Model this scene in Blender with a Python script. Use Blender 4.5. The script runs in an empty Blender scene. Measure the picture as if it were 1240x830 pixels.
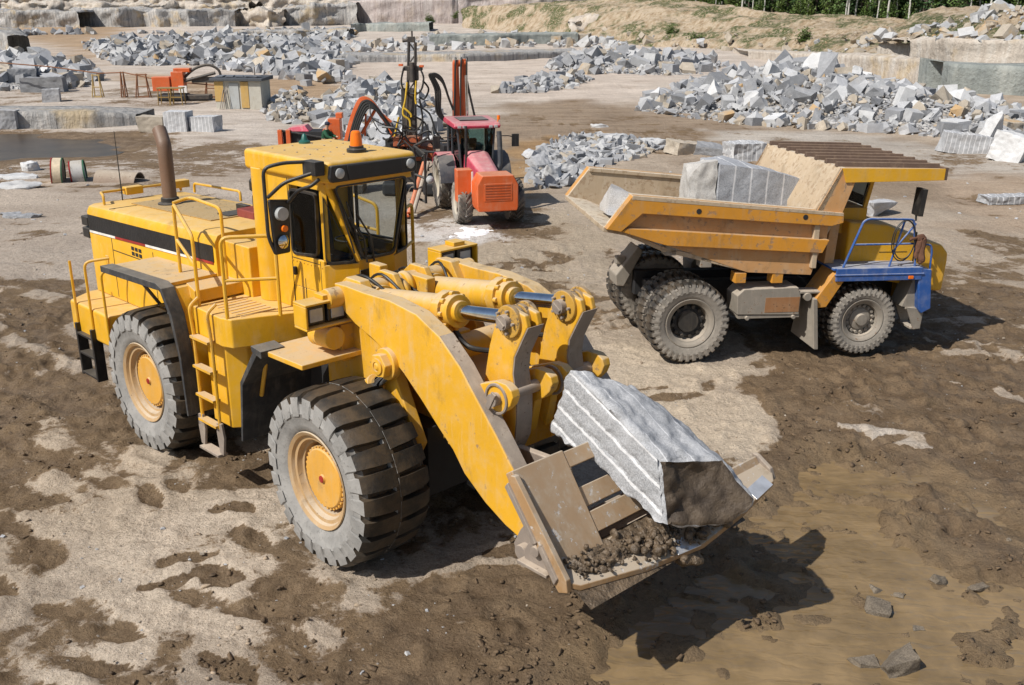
import bpy, bmesh, math, random
import numpy as np
from mathutils import Vector, Matrix, Euler
random.seed(7)
S = bpy.context.scene
COL = S.collection
PI = math.pi
# ------------------------------------------------------------ camera
FPX, PITCH, CAMH = 1203.0, 0.3281, 6.76
cd = bpy.data.cameras.new('camera'); cam = bpy.data.objects.new('camera', cd); COL.objects.link(cam)
cam.location = (0, 0, CAMH); cam.rotation_euler = (PI/2-PITCH, 0, 0)
cd.sensor_width = 36; cd.lens = 36*FPX/1240; cd.clip_start = .1; cd.clip_end = 3000
S.camera = cam
S.render.resolution_x = 1024; S.render.resolution_y = 685
S.view_settings.view_transform = 'Standard'; S.view_settings.look = 'None'
S.view_settings.exposure = 0; S.view_settings.gamma = 1
_c, _s = math.cos(PITCH), math.sin(PITCH)
def ray(u, v):                       # direction of a photo point (1240 x 830) in the world
    a, b = (u-620)/FPX, (v-415)/FPX
    return Vector((a, _c-b*_s, -_s-b*_c))
def proj(P):
    d = Vector(P)-Vector((0, 0, CAMH)); z = d.y*_c-d.z*_s
    return 620+FPX*d.x/z, 415+FPX*(-d.y*_s-d.z*_c)/z, z
def at_y(u, v, Y):                   # where that direction reaches depth Y
    d = ray(u, v); t = Y/d.y; return Vector((d.x*t, Y, CAMH+d.z*t))
def at_z(u, v, z=0.):
    d = ray(u, v); t = (z-CAMH)/d.z; return Vector((d.x*t, d.y*t, z))
def on(M, u, v, axis, val):          # local coordinates on a plane of a frame M
    Mi = M.inverted(); o = Mi @ Vector((0, 0, CAMH)); d = Mi.to_3x3() @ ray(u, v)
    t = (val-o[axis])/d[axis]; return o+d*t
# ------------------------------------------------------------ mesh builder
class MB:
    def __init__(s, M=None): s.bm = bmesh.new(); s.M = M
    def box(s, c, size, R=None):
        m = Matrix.Translation(c)
        if R is not None: m = m @ (R.to_matrix().to_4x4() if isinstance(R, Euler) else R.to_4x4())
        m = m @ Matrix.Diagonal((size[0], size[1], size[2], 1))
        bmesh.ops.create_cube(s.bm, size=1, matrix=m); return s
    def bb(s, x0, x1, y0, y1, z0, z1):
        return s.box(((x0+x1)/2, (y0+y1)/2, (z0+z1)/2), (abs(x1-x0), abs(y1-y0), abs(z1-z0)))
    def poly(s, lo, hi):             # two matching loops -> closed solid
        a = [s.bm.verts.new(p) for p in lo]; b = [s.bm.verts.new(p) for p in hi]; n = len(a)
        fs = [s.bm.faces.new(a), s.bm.faces.new(b[::-1])]
        for i in range(n):
            j = (i+1) % n
            fs.append(s.bm.faces.new((a[j], a[i], b[i], b[j])))
        bmesh.ops.recalc_face_normals(s.bm, faces=fs); return s
    def prism(s, pts, y0, y1):       # outline in x,z extruded along y
        return s.poly([(p[0], y0, p[1]) for p in pts], [(p[0], y1, p[1]) for p in pts])
    def prismz(s, pts, z0, z1):
        return s.poly([(p[0], p[1], z0) for p in pts], [(p[0], p[1], z1) for p in pts])
    def prismx(s, pts, x0, x1):
        return s.poly([(x0, p[0], p[1]) for p in pts], [(x1, p[0], p[1]) for p in pts])
    def cyl(s, p0, p1, r, r1=None, n=20):
        p0, p1 = Vector(p0), Vector(p1); d = p1-p0; L = d.length
        m = Matrix.Translation((p0+p1)/2) @ d.to_track_quat('Z', 'Y').to_matrix().to_4x4()
        bmesh.ops.create_cone(s.bm, cap_ends=True, segments=n, radius1=r, radius2=r if r1 is None else r1, depth=L, matrix=m); return s
    def tube(s, pts, r, n=8, cyclic=False):
        pts = [Vector(p) for p in pts]; rings = []; N = len(pts)
        up = Vector((0, 0, 1)); prev = None
        for i, p in enumerate(pts):
            if cyclic: t = pts[(i+1) % N]-pts[i-1]
            else: t = pts[min(i+1, N-1)]-pts[max(i-1, 0)]
            t.normalize()
            if prev is None:
                a = t.orthogonal().normalized()
            else:
                a = (prev-t*prev.dot(t))
                a = a.normalized() if a.length > 1e-5 else t.orthogonal().normalized()
            prev = a; b = t.cross(a)
            rr = r[i] if isinstance(r, (list, tuple)) else r
            rings.append([s.bm.verts.new(p+(a*math.cos(2*PI*k/n)+b*math.sin(2*PI*k/n))*rr) for k in range(n)])
        for i in range(N if cyclic else N-1):
            A, B = rings[i], rings[(i+1) % N]
            for k in range(n):
                s.bm.faces.new((A[k], A[(k+1) % n], B[(k+1) % n], B[k]))
        if not cyclic:
            s.bm.faces.new(rings[0][::-1]); s.bm.faces.new(rings[-1])
        return s
    def lathe(s, prof, c, axis='y', n=48, close=False):   # prof: (radius, along axis)
        rings = []
        for (r, a) in prof:
            ring = []
            for k in range(n):
                t = 2*PI*k/n
                if axis == 'y': v = (c[0]+r*math.cos(t), c[1]+a, c[2]+r*math.sin(t))
                elif axis == 'z': v = (c[0]+r*math.cos(t), c[1]+r*math.sin(t), c[2]+a)
                else: v = (c[0]+a, c[1]+r*math.cos(t), c[2]+r*math.sin(t))
                ring.append(s.bm.verts.new(v))
            rings.append(ring)
        fs = []
        m = len(rings)
        for i in range(m if close else m-1):
            A, B = rings[i], rings[(i+1) % m]
            for k in range(n): fs.append(s.bm.faces.new((A[k], A[(k+1) % n], B[(k+1) % n], B[k])))
        if not close:
            fs.append(s.bm.faces.new(rings[0])); fs.append(s.bm.faces.new(rings[-1]))
        bmesh.ops.recalc_face_normals(s.bm, faces=fs); return s
    def hexa(s, q):                  # 8 points: bottom 4, top 4
        return s.poly(q[:4], q[4:])
    def build(s, name, m, parent=None, bevel=0, seg=2, ang=32, M=None):
        bm = s.bm
        T = M if M is not None else s.M
        if T is not None: bmesh.ops.transform(bm, matrix=T, verts=bm.verts)
        bm.normal_update()
        for f in bm.faces: f.smooth = True
        th = math.radians(ang)
        for e in bm.edges:
            if len(e.link_faces) == 2 and e.calc_face_angle(0) > th: e.smooth = False
        me = bpy.data.meshes.new(name); bm.to_mesh(me); bm.free()
        o = bpy.data.objects.new(name, me); COL.objects.link(o)
        for mm in (m if isinstance(m, (list, tuple)) else [m]): me.materials.append(mm)
        if parent is not None: o.parent = parent
        if bevel:
            b = o.modifiers.new('bevel', 'BEVEL'); b.width = bevel; b.segments = seg; b.limit_method = 'ANGLE'
            b.angle_limit = math.radians(30); b.harden_normals = True
        return o
def arc(cx, cy, r, a0, a1, n=8):
    return [(cx+r*math.cos(math.radians(a0+(a1-a0)*i/n)), cy+r*math.sin(math.radians(a0+(a1-a0)*i/n))) for i in range(n+1)]
def smooth_path(pts, n=6):           # Catmull-Rom
    P = [Vector(p) for p in pts]; out = []
    for i in range(len(P)-1):
        a, b, c, d = P[max(i-1, 0)], P[i], P[i+1], P[min(i+2, len(P)-1)]
        for k in range(n):
            t = k/n
            out.append(.5*((2*b)+(c-a)*t+(2*a-5*b+4*c-d)*t*t+(3*b-a-3*c+d)*t**3))
    out.append(P[-1]); return out
def rounded(pts, r, n=4):            # fillet an open 3-D polyline
    P = [Vector(p) for p in pts]; out = [P[0]]
    for i in range(1, len(P)-1):
        a, b, c = P[i-1], P[i], P[i+1]
        rr = min(r, (a-b).length*.45, (c-b).length*.45)
        p, q = b+(a-b).normalized()*rr, b+(c-b).normalized()*rr
        for k in range(n+1):
            t = k/n; out.append(p*(1-t)**2+b*2*t*(1-t)+q*t*t)
    out.append(P[-1]); return out
def tag(o, label=None, cat=None, group=None, kind=None):
    if label: o['label'] = label
    if cat: o['category'] = cat
    if group: o['group'] = group
    if kind: o['kind'] = kind
    return o
def empty(name, loc, rz=0, label=None, cat=None, group=None):
    o = bpy.data.objects.new(name, None); COL.objects.link(o); o.location = loc; o.rotation_euler = (0, 0, rz)
    o.empty_display_size = .2
    return tag(o, label, cat, group)
def copy_tree(o, parent=None):
    c = o.copy(); COL.objects.link(c)
    if parent is not None: c.parent = parent
    for ch in [x for x in bpy.data.objects if x.parent == o]: copy_tree(ch, c)
    return c
# ------------------------------------------------------------ numpy noise
def _hash(ix, iy, seed):
    h = (ix.astype(np.int64)*374761393+iy.astype(np.int64)*668265263+seed*974634777) & 0xffffffff
    h = ((h ^ (h >> 13))*1274126177) & 0xffffffff
    return ((h ^ (h >> 16)) & 0xffff)/65535.
def vnoise(x, y, seed=0):
    ix, iy = np.floor(x), np.floor(y); fx, fy = x-ix, y-iy
    fx = fx*fx*fx*(fx*(fx*6-15)+10); fy = fy*fy*fy*(fy*(fy*6-15)+10)
    a, b, c, d = _hash(ix, iy, seed), _hash(ix+1, iy, seed), _hash(ix, iy+1, seed), _hash(ix+1, iy+1, seed)
    return (a*(1-fx)+b*fx)*(1-fy)+(c*(1-fx)+d*fx)*fy
def fbm(x, y, seed=0, o=5, g=.5):
    t = 0; a = 1; n = 0
    for i in range(o):
        t = t+a*vnoise(x, y, seed+i*17); n += a; a *= g; x = x*2.03+13.7; y = y*2.03+7.1
    return t/n
def inpoly(x, y, poly):
    ins = np.zeros(np.shape(x), bool); n = len(poly)
    for i in range(n):
        x0, y0 = poly[i]; x1, y1 = poly[(i+1) % n]
        c = ((y0 > y) != (y1 > y)) & (x < (x1-x0)*(y-y0)/((y1-y0) if abs(y1-y0) > 1e-9 else 1e-9)+x0)
        ins ^= c
    return ins
def sdist(x, y, poly):               # >0 inside, metres
    d = np.full(np.shape(x), 1e9); n = len(poly)
    for i in range(n):
        x0, y0 = poly[i]; x1, y1 = poly[(i+1) % n]; dx, dy = x1-x0, y1-y0
        t = np.clip(((x-x0)*dx+(y-y0)*dy)/(dx*dx+dy*dy+1e-9), 0, 1)
        d = np.minimum(d, np.hypot(x-x0-t*dx, y-y0-t*dy))
    return np.where(inpoly(x, y, poly), d, -d)
def sst(a, b, x):
    t = np.clip((x-a)/(b-a), 0, 1); return t*t*(3-2*t)
def gpoly(pts, z=0):
    return [tuple(at_z(u, v, z)[:2]) for u, v in pts]
# ------------------------------------------------------------ materials
class NT:
    def __init__(s, name):
        s.m = bpy.data.materials.new(name); s.m.use_nodes = True; s.t = s.m.node_tree; s.t.nodes.clear()
        s.out = s.t.nodes.new('ShaderNodeOutputMaterial'); s.b = s.t.nodes.new('ShaderNodeBsdfPrincipled')
        s.t.links.new(s.b.outputs[0], s.out.inputs[0])
    def n(s, typ, **kw):
        k = s.t.nodes.new('ShaderNode'+typ)
        for a, v in kw.items(): setattr(k, a, v)
        return k
    def l(s, a, b): s.t.links.new(a, b)
    def set(s, inp, v):
        i = s.b.inputs[inp]
        if hasattr(v, 'is_linked'): s.l(v, i)
        else: i.default_value = (*v, 1) if isinstance(v, tuple) and len(v) == 3 else v
    def pos(s): return s.n('NewGeometry').outputs['Position']
    def nz(s):
        x = s.n('SeparateXYZ'); s.l(s.n('NewGeometry').outputs['Normal'], x.inputs[0]); return x.outputs[2]
    def obj(s): return s.n('TexCoord').outputs['Object']
    def mapp(s, vec, scale=(1, 1, 1), rot=(0, 0, 0)):
        k = s.n('Mapping'); s.l(vec, k.inputs[0]); k.inputs['Scale'].default_value = scale; k.inputs['Rotation'].default_value = rot; return k.outputs[0]
    def noise(s, vec, scale, detail=5, rough=.55, dist=0):
        k = s.n('TexNoise'); s.l(vec, k.inputs['Vector']); k.inputs['Scale'].default_value = scale
        k.inputs['Detail'].default_value = detail; k.inputs['Roughness'].default_value = rough; k.inputs['Distortion'].default_value = dist
        return k.outputs['Fac']
    def vor(s, vec, scale, feature='F1'):
        k = s.n('TexVoronoi', feature=feature); s.l(vec, k.inputs['Vector']); k.inputs['Scale'].default_value = scale; return k
    def ramp(s, f, stops):
        k = s.n('ValToRGB'); s.l(f, k.inputs[0]); e = k.color_ramp.elements
        while len(e) < len(stops): e.new(.5)
        for el, (p, c) in zip(e, stops):
            el.position = p; el.color = (c, c, c, 1) if not isinstance(c, tuple) else (*c, 1)
        return k.outputs[0]
    def math(s, op, a, b=0., c=None, clamp=False):
        k = s.n('Math', operation=op, use_clamp=clamp)
        for i, v in enumerate((a, b, c)):
            if v is None: continue
            if hasattr(v, 'is_linked'): s.l(v, k.inputs[i])
            else: k.inputs[i].default_value = v
        return k.outputs[0]
    def step(s, a, b, x):
        k = s.n('MapRange', interpolation_type='SMOOTHSTEP'); s.l(x, k.inputs[0])
        k.inputs[1].default_value = a; k.inputs[2].default_value = b; return k.outputs[0]
    def mix(s, f, a, b, mode='MIX'):
        k = s.n('Mix', data_type='RGBA', blend_type=mode)
        for i, v in ((0, f), (6, a), (7, b)):
            if hasattr(v, 'is_linked'): s.l(v, k.inputs[i])
            else: k.inputs[i].default_value = (*v, 1) if isinstance(v, tuple) else v
        return k.outputs[2]
    def bump(s, h, dist=.02, strength=1.):
        k = s.n('Bump'); s.l(h, k.inputs['Height']); k.inputs['Distance'].default_value = dist; k.inputs['Strength'].default_value = strength
        s.l(k.outputs[0], s.b.inputs['Normal']); return k
def plain(name, col, rough=.6, metal=0., bump=0, bscale=30, vary=.15):
    n = NT(name); p = n.pos()
    f = n.noise(p, 6, 6)
    n.set('Base Color', n.mix(n.step(.3, .7, f), tuple(c*(1-vary) for c in col), tuple(min(1, c*(1+vary)) for c in col)))
    n.set('Roughness', rough); n.set('Metallic', metal)
    if bump: n.bump(n.noise(p, bscale, 4), bump)
    return n.m
def paint(name, col, dustc=(.45, .36, .25), dust=.5, chipc=(.10, .055, .03), chip=.06, rough=.42, fine=9., bump=.0015):
    n = NT(name); p = n.pos()
    big = n.noise(p, 1.1, 6, .6); mid = n.noise(p, 4.5, 7, .65); sm = n.noise(p, fine*2.4, 6, .7)
    up = n.step(.35, .95, n.nz())
    streak = n.noise(n.mapp(p, (7, 7, .7)), 1.6, 5, .6)
    base = n.mix(n.step(.3, .75, big), col, tuple(c*.86 for c in col))
    d1 = n.math('MULTIPLY', n.step(.42, .8, mid), dust*.55)
    d2 = n.math('MULTIPLY', up, n.math('MULTIPLY_ADD', mid, dust*1.0, dust*.62))
    d3 = n.math('MULTIPLY', n.step(.5, .78, streak), dust*.5)
    d = n.math('ADD', n.math('ADD', d1, d2), d3, clamp=True)
    c = n.mix(d, base, dustc)
    gm = n.math('MULTIPLY', n.step(.54, .70, n.noise(n.mapp(p, (1, 1, .55)), 1.9, 9, .72, .3)), min(.55, dust*.6)); c = n.mix(gm, c, (.17, .115, .06))
    ch = n.step(.685-chip, .70-chip*.85, n.math('MULTIPLY_ADD', mid, .35, n.math('MULTIPLY', sm, .65)))
    c = n.mix(n.math('MULTIPLY', ch, .85), c, chipc)
    n.set('Base Color', c)
    n.set('Roughness', n.math('MULTIPLY_ADD', d, .35, rough, clamp=True))
    n.bump(n.math('ADD', sm, n.math('MULTIPLY', ch, -.6)), bump*2)
    return n.m
def glassmat(name, tint=(.30, .36, .38), ior=1.2):
    m = bpy.data.materials.new(name); m.use_nodes = True; t = m.node_tree; t.nodes.clear()
    o = t.nodes.new('ShaderNodeOutputMaterial'); mx = t.nodes.new('ShaderNodeMixShader'); tr = t.nodes.new('ShaderNodeBsdfTransparent')
    g = t.nodes.new('ShaderNodeBsdfGlossy'); lw = t.nodes.new('ShaderNodeFresnel'); lw.inputs[0].default_value = ior
    tr.inputs[0].default_value = (*tint, 1); g.inputs['Roughness'].default_value = .03
    t.links.new(lw.outputs[0], mx.inputs[0]); t.links.new(tr.outputs[0], mx.inputs[1]); t.links.new(g.outputs[0], mx.inputs[2]); t.links.new(mx.outputs[0], o.inputs[0])
    return m
def rubber(name, tread=(.022, .021, .019), dustc=(.30, .27, .235), axis_dust=.8, mud=(.085, .066, .045), mudf=.5):
    # dusty side walls, muddy tread: the object's y axis is the axle
    n = NT(name); p = n.obj(); w = n.pos()
    sp = n.n('SeparateXYZ'); g = n.n('TexCoord'); n.l(g.outputs['Normal'], sp.inputs[0])
    side = n.step(.45, .85, n.math('ABSOLUTE', sp.outputs[1]))
    a = n.noise(w, 3.2, 7, .62); b = n.noise(w, 17, 6, .65)
    tr = n.mix(n.math('MULTIPLY', n.step(.35, .65, a), mudf), tread, mud)
    sd = n.mix(n.step(.28, .72, a), tuple(c*.68 for c in dustc), dustc)
    sd = n.mix(n.math('MULTIPLY', n.step(.55, .7, b), .35), sd, tread)
    n.set('Base Color', n.mix(n.math('MULTIPLY', side, axis_dust), tr, sd))
    n.set('Roughness', n.math('MULTIPLY_ADD', side, .35, .5)); n.bump(b, .008)
    return n.m
def granite(name, light=(.47, .475, .49), dark=(.27, .275, .285), stain=(.40, .31, .2), st=.25, groove=None, gscale=1., ncol=.0):
    n = NT(name); p = n.obj(); w = n.pos()
    sp = n.noise(w, 55, 3, .8); mid = n.noise(w, 2.2, 7, .65); big = n.noise(w, .45, 4)
    c = n.mix(n.step(.38, .62, sp), dark, light)
    c = n.mix(n.math('MULTIPLY', n.step(.4, .75, mid), .55), c, tuple(x*1.18 for x in light))
    c = n.mix(n.math('MULTIPLY', n.step(.55, .68, big), st), c, stain)
    oi = n.n('ObjectInfo'); k = n.math('MULTIPLY_ADD', oi.outputs['Random'], .34, .80)
    c = n.mix(1., c, n.math('MULTIPLY', k, 1.0), 'MULTIPLY')
    h = n.math('MULTIPLY_ADD', mid, 1.0, n.math('MULTIPLY', sp, .12))
    if groove:
        ax, per, wd, off = groove
        s3 = n.n('SeparateXYZ'); n.l(p, s3.inputs[0])
        q = n.math('MULTIPLY_ADD', n.noise(p, 2.5, 5), .05, s3.outputs[ax])
        fr = n.math('FRACT', n.math('MULTIPLY_ADD', q, 1/per, off))
        dd = n.math('ABSOLUTE', n.math('SUBTRACT', fr, .5))
        wv = n.math('MULTIPLY_ADD', n.noise(w, 9, 5), wd*.9, wd*.5)
        ln = n.math('LESS_THAN', dd, wv)
        c = n.mix(n.math('MULTIPLY', ln, .8), c, (.66, .66, .67))
    n.set('Base Color', c); n.set('Roughness', .85); n.bump(h, .035, .8)
    return n.m
# ============================================================ terrain
WATER_Z = -.035
PUD = gpoly([(585,900),(690,800),(700,745),(790,700),(870,640),(935,590),(965,556),(1010,548),(1078,560),(1112,600),(1118,640),(1150,668),(1250,700),(1330,720),(1400,1000),(800,1000)])
FRINGE = gpoly([(1085,572),(1130,566),(1180,590),(1250,640),(1250,662),(1190,628),(1140,592),(1095,585)])
POND = gpoly([(-120,158),(60,160),(150,163),(196,172),(150,180),(120,190),(60,187),(0,196),(-120,200)])
def height(x, y):
    x = np.asarray(x, float); y = np.asarray(y, float)
    h = (fbm(x*.16, y*.16, 3, 4)-.5)*.30+(fbm(x*.9, y*.9, 11, 4)-.5)*.10
    near = sst(60, 30, y)
    dp = sdist(x, y, PUD)+(fbm(x*.8, y*.8, 21, 4)-.5)*1.3
    df = sdist(x, y, FRINGE)+(fbm(x*1.5, y*1.5, 22, 4)-.5)*.5
    dq = sdist(x, y, POND)+(fbm(x*.25, y*.25, 23, 4)-.5)*5
    flat = sst(-3.5, .3, dp)
    h = h*(1-.85*flat)
    h = h-.11*sst(-.15, .7, dp)*near-.07*sst(-.1, .25, df)*near-.25*sst(-2, 4, dq)
    lum = sst(.56, .72, fbm(x*1.7, y*1.7, 31, 4))*.10*sst(-.6, .4, dp)*sst(2.4, .8, dp)
    h = h+lum
    # pads the machines stand on
    for cx, cy, r, z in ((-3, 14, 4.6, .0), (-1.3, 33.5, 3.5, .0)):
        w = np.exp(-(((x-cx)**2+(y-cy)**2)/r**2)**2); h = h*(1-w)+w*(z+(h*.25))
    w = np.exp(-(((x-4.9)**2+(y-20.1)**2)/4.8**2)**3); h = h*(1-w)+w*(.155-.022*((x-3.12)*.986+(y-19.75)*.164))
    far = np.maximum(0, y-115); h = h+far*.011+(fbm(x*.02, y*.02, 5, 4)-.5)*1.6*sst(60, 140, y)
    return h
def hz(x, y): return float(height(np.array([x]), np.array([y]))[0])
def gp(u, v):                        # photo point on the terrain
    z = 0.
    for _ in range(6):
        p = at_z(u, v, z); z = hz(p.x, p.y)
    return at_z(u, v, z)
def axis_coords(lo, hi, st, far_lo, far_hi, gr):
    a = list(np.arange(lo, hi+1e-6, st)); d = st
    while a[-1] < far_hi: d *= gr; a.append(a[-1]+d)
    d = st
    while a[0] > far_lo: d *= gr; a.insert(0, a[0]-d)
    return np.array(a)
GX = axis_coords(-11.5, 13.5, .052, -420, 420, 1.075)
GY = axis_coords(7.4, 21.5, .052, -60, 900, 1.032)
X, Y = np.meshgrid(GX, GY)
Z = height(X, Y)
ZONES = [  # outline in the photo, soil colour, soft edge in metres
    ([(-200,20),(1400,20),(1400,110),(900,95),(760,128),(600,140),(440,150),(380,210),(320,260),(-200,300)], (.53,.475,.425), 6),
    ([(420,80),(640,70),(830,90),(760,125),(640,122),(440,120)], (.56,.49,.43), 3),
    ([(600,125),(700,122),(900,150),(1300,190),(1300,260),(1120,250),(960,215),(760,178),(660,176),(640,215),(600,215)], (.30,.235,.175), 2.5),
    ([(0,28),(180,30),(110,80),(230,95),(420,100),(420,118),(240,120),(130,92),(60,62),(0,50)], (.38,.28,.19), 4),
    ([(860,158),(1000,158),(1120,172),(1300,205),(1300,222),(1100,196),(980,180),(860,170)], (.46,.42,.375), 1.2),
    ([(1150,200),(1300,240),(1300,250),(1150,215)], (.44,.39,.34), .8),
    ([(1005,516),(1080,524),(1135,548),(1080,540)], (.52,.46,.40), .35),
    ([(620,170),(720,160),(640,190),(640,240),(610,230)], (.36,.24,.13), 1),
    ([(1140,215),(1300,215),(1300,300),(1180,280)], (.42,.33,.25), 2),
    ([(480,270),(700,250),(760,300),(720,420),(600,350),(500,320)], (.43,.355,.27), 1.4),
    ([(690,400),(790,425),(900,470),(955,528),(940,555),(850,585),(740,520),(690,470)], (.58,.49,.385), .8),
    ([(100,630),(330,545),(400,640),(440,720),(350,790),(180,840),(60,860)], (.56,.475,.385), .9),
    ([(-100,470),(120,480),(330,560),(200,630),(-100,720)], (.47,.39,.305), 1.0),
    ([(-100,220),(320,200),(300,260),(90,330),(-100,380)], (.44,.375,.315), 2.0),
    ([(490,268),(540,262),(620,272),(610,292),(500,296)], (.60,.57,.54), .5)]
base = np.empty(X.shape+(3,)); base[:] = (.42, .35, .28)
for pl_, colr, soft in ZONES:
    d = sdist(X, Y, gpoly(pl_))+(fbm(X*.9/soft, Y*.9/soft, int(soft*10)+41, 4)-.5)*2.6*soft
    w = sst(-soft*.7, soft*.7, d)[..., None]; base = base*(1-w)+w*np.array(colr)
# damp soil: 0 dry .. 1 wet mud
WETZ = [
    ([(880,480),(930,425),(1090,448),(1300,400),(1300,900),(520,900),(500,760),(450,725),(640,690),(760,725),(860,650),(950,560),(958,525)], .95, .8),
    ([(300,900),(360,800),(450,720),(600,690),(760,720),(700,900)], .9, .7),
    ([(420,700),(520,690),(660,640),(600,560),(480,560)], .55, .8),
    ([(-100,470),(120,470),(330,548),(330,600),(120,580),(-100,580)], .80, .7),
    ([(-100,330),(90,345),(120,480),(-100,500)], .74, .7),
    ([(-100,700),(90,740),(180,830),(-100,900)], .72, .8),
    ([(-100,560),(100,600),(90,700),(-100,720)], .50, .8),
    ([(150,830),(220,770),(200,900),(100,900)], .7, .5),
    ([(380,620),(420,690),(460,720),(410,790),(330,800),(330,700),(290,640)], .56, .6),
    ([(960,330),(1150,330),(1240,360),(1240,440),(1100,450),(920,440),(870,440),(900,400)], .74, 1.2),
    ([(640,300),(760,300),(740,360),(700,440),(680,400)], .5, .8),
    ([(510,250),(660,250),(690,285),(620,300),(500,300),(480,275)], .52, .8),
    ([(1150,280),(1300,270),(1300,340),(1180,340)], .52, 1.5),
    ([(-120,150),(200,160),(330,180),(300,205),(120,215),(-120,215)], .62, 4.),
    ([(640,120),(900,150),(1300,200),(1300,240),(900,180),(640,150)], .42, 3.),
    ([(-50,100),(240,108),(330,128),(-50,128)], .5, 3.)]
wet = np.full(X.shape, .30)
for pl_, v_, soft in WETZ:
    d = sdist(X, Y, gpoly(pl_))+(fbm(X*.8/soft, Y*.8/soft, int(v_*100), 4)-.5)*2.2*soft
    w = sst(-soft*.6, soft*.6, d); wet = wet*(1-w)+w*v_
wet = wet+(fbm(X*.7, Y*.7, 77, 5)-.5)*.55*sst(1., .7, wet)
wet = np.maximum(wet, sst(-.9, .1, sdist(X, Y, PUD)))
wet = np.maximum(wet, .9*sst(-3, 1, sdist(X, Y, POND)))
# tyre-lug prints pressed into the soil along the wheel tracks
for pl_, sft in (([(1005,516),(1080,524),(1140,550),(1075,541)], .35), ([(1130,455),(1240,480),(1250,490),(1140,466)], .4), ([(1090,600),(1235,684),(1250,695),(1095,612)], .25), ([(560,690),(620,655),(640,660),(590,700)], .35)):
    d = sdist(X, Y, gpoly(pl_))+(fbm(X*2.2, Y*2.2, 55, 4)-.5)*1.2*sft*2; wet = wet*(1-.8*sst(-sft*.3, sft*.5, d))
rng = np.random.RandomState(3)
def lugs(path, sep, ang, depth, wv, skip=.25, step=.55, ln=.52, wd=.17):
    global Z, wet
    pts = [np.array(at_z(u, v, 0)[:2]) for u, v in path]
    for i in range(len(pts)-1):
        a, b = pts[i], pts[i+1]; L = np.hypot(*(b-a)); t = (b-a)/L; nn = np.array([-t[1], t[0]])
        for k in range(int(L/step)):
            for sd in (-1, 1):
                if rng.rand() < skip: continue
                c = a+t*(k*step+(.27 if sd > 0 else 0)+rng.normal(0, .05))+nn*sd*sep*(1+rng.normal(0, .1))
                th = math.atan2(nn[1], nn[0])+ang*sd+rng.normal(0, .15)
                lx, wx = ln*rng.uniform(.6, 1.15), wd*rng.uniform(.7, 1.5)
                i0, i1 = np.searchsorted(GX, [c[0]-1, c[0]+1]); j0, j1 = np.searchsorted(GY, [c[1]-1, c[1]+1])
                if i1-i0 < 2 or j1-j0 < 2: continue
                dx, dy = X[j0:j1, i0:i1]-c[0], Y[j0:j1, i0:i1]-c[1]
                p, q = dx*math.cos(th)+dy*math.sin(th), -dx*math.sin(th)+dy*math.cos(th)
                r = np.sqrt((p/lx)**2+(q/wx)**2)+(fbm(X[j0:j1, i0:i1]*5, Y[j0:j1, i0:i1]*5, 5, 3)-.5)*.7
                m = sst(1.1, .75, r); rim = np.exp(-((r-1.25)/.22)**2)
                Z[j0:j1, i0:i1] += depth*(-m+.45*rim)
                wet[j0:j1, i0:i1] = np.maximum(wet[j0:j1, i0:i1], wv*m*rng.uniform(.75, 1.1))
lugs([(120,820),(215,720),(275,650),(330,590)], .30, .35, .035, .80, .45)
lugs([(-40,700),(60,640),(160,590),(250,560)], .42, .45, .04, .72, .35)
lugs([(-60,560),(60,520),(130,500)], .42, .5, .05, .8, .25)
lugs([(-60,470),(50,440),(110,420)], .42, .5, .05, .8, .2)
lugs([(-40,360),(40,350),(90,345)], .42, .5, .05, .75, .2)
lugs([(330,770),(400,700),(440,690)], .42, .4, .045, .8, .3)
lugs([(20,840),(100,760),(150,700)], .5, .3, .04, .75, .4)
lugs([(240,800),(300,740),(330,660)], .35, .3, .035, .75, .5)
lugs([(500,800),(620,720),(700,640)], .45, .5, .035, .9, .3)
lugs([(880,760),(1010,690),(1120,600)], .5, .6, .06, .95, .35)
lugs([(1000,600),(1120,610),(1240,640)], .45, .6, .06, .95, .25)
lugs([(960,480),(1080,470),(1240,500)], .45, .6, .05, .9, .3)
lugs([(960,540),(1080,520),(1240,550)], .45, .6, .05, .95, .3)
lugs([(1120,420),(1180,430),(1260,440)], .4, .5, .05, .85, .3)
lugs([(700,470),(800,470),(900,500)], .4, .5, .03, .6, .6)
lugs([(640,300),(700,350),(740,420)], .4, .5, .03, .66, .5)
lugs([(560,330),(640,320),(700,300)], .4, .5, .03, .62, .5)
# long wheel ruts
def ruts(poly, ang, amp, soft, seed, per=2.2):
    global Z, wet
    d = sdist(X, Y, gpoly(poly)); m = sst(-soft*.5, soft, d+(fbm(X*.6, Y*.6, seed, 3)-.5)*2); ca_, sa_ = math.cos(ang), math.sin(ang)
    u_, w_ = X*ca_+Y*sa_, -X*sa_+Y*ca_; w_ = w_+(fbm(X*.25, Y*.25, seed+1, 3)-.5)*1.6
    r = fbm(u_*.22, w_*per, seed+2, 4)-.5; lug_ = (fbm(u_*2.6+w_*1.5, w_*1.1, seed+3, 3)-.5)
    Z = Z+m*amp*(r*1.9+lug_*.75); wet = np.clip(wet-m*(r*1.1+lug_*.55), 0, 1.05)
ruts([(-200,340),(100,345),(120,430),(135,500),(330,560),(330,600),(60,620),(-200,700)], -.62, .085, 1.0, 201)
ruts([(-200,600),(100,600),(120,700),(160,860),(-200,900)], -.75, .06, 1.0, 206)
ruts([(930,400),(1150,330),(1400,330),(1400,640),(1240,650),(1100,590),(1060,550),(960,545),(900,500)], -.30, .075, 1.2, 211)
ruts([(640,290),(760,300),(760,420),(690,420)], 1.9, .05, .8, 215)
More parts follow.
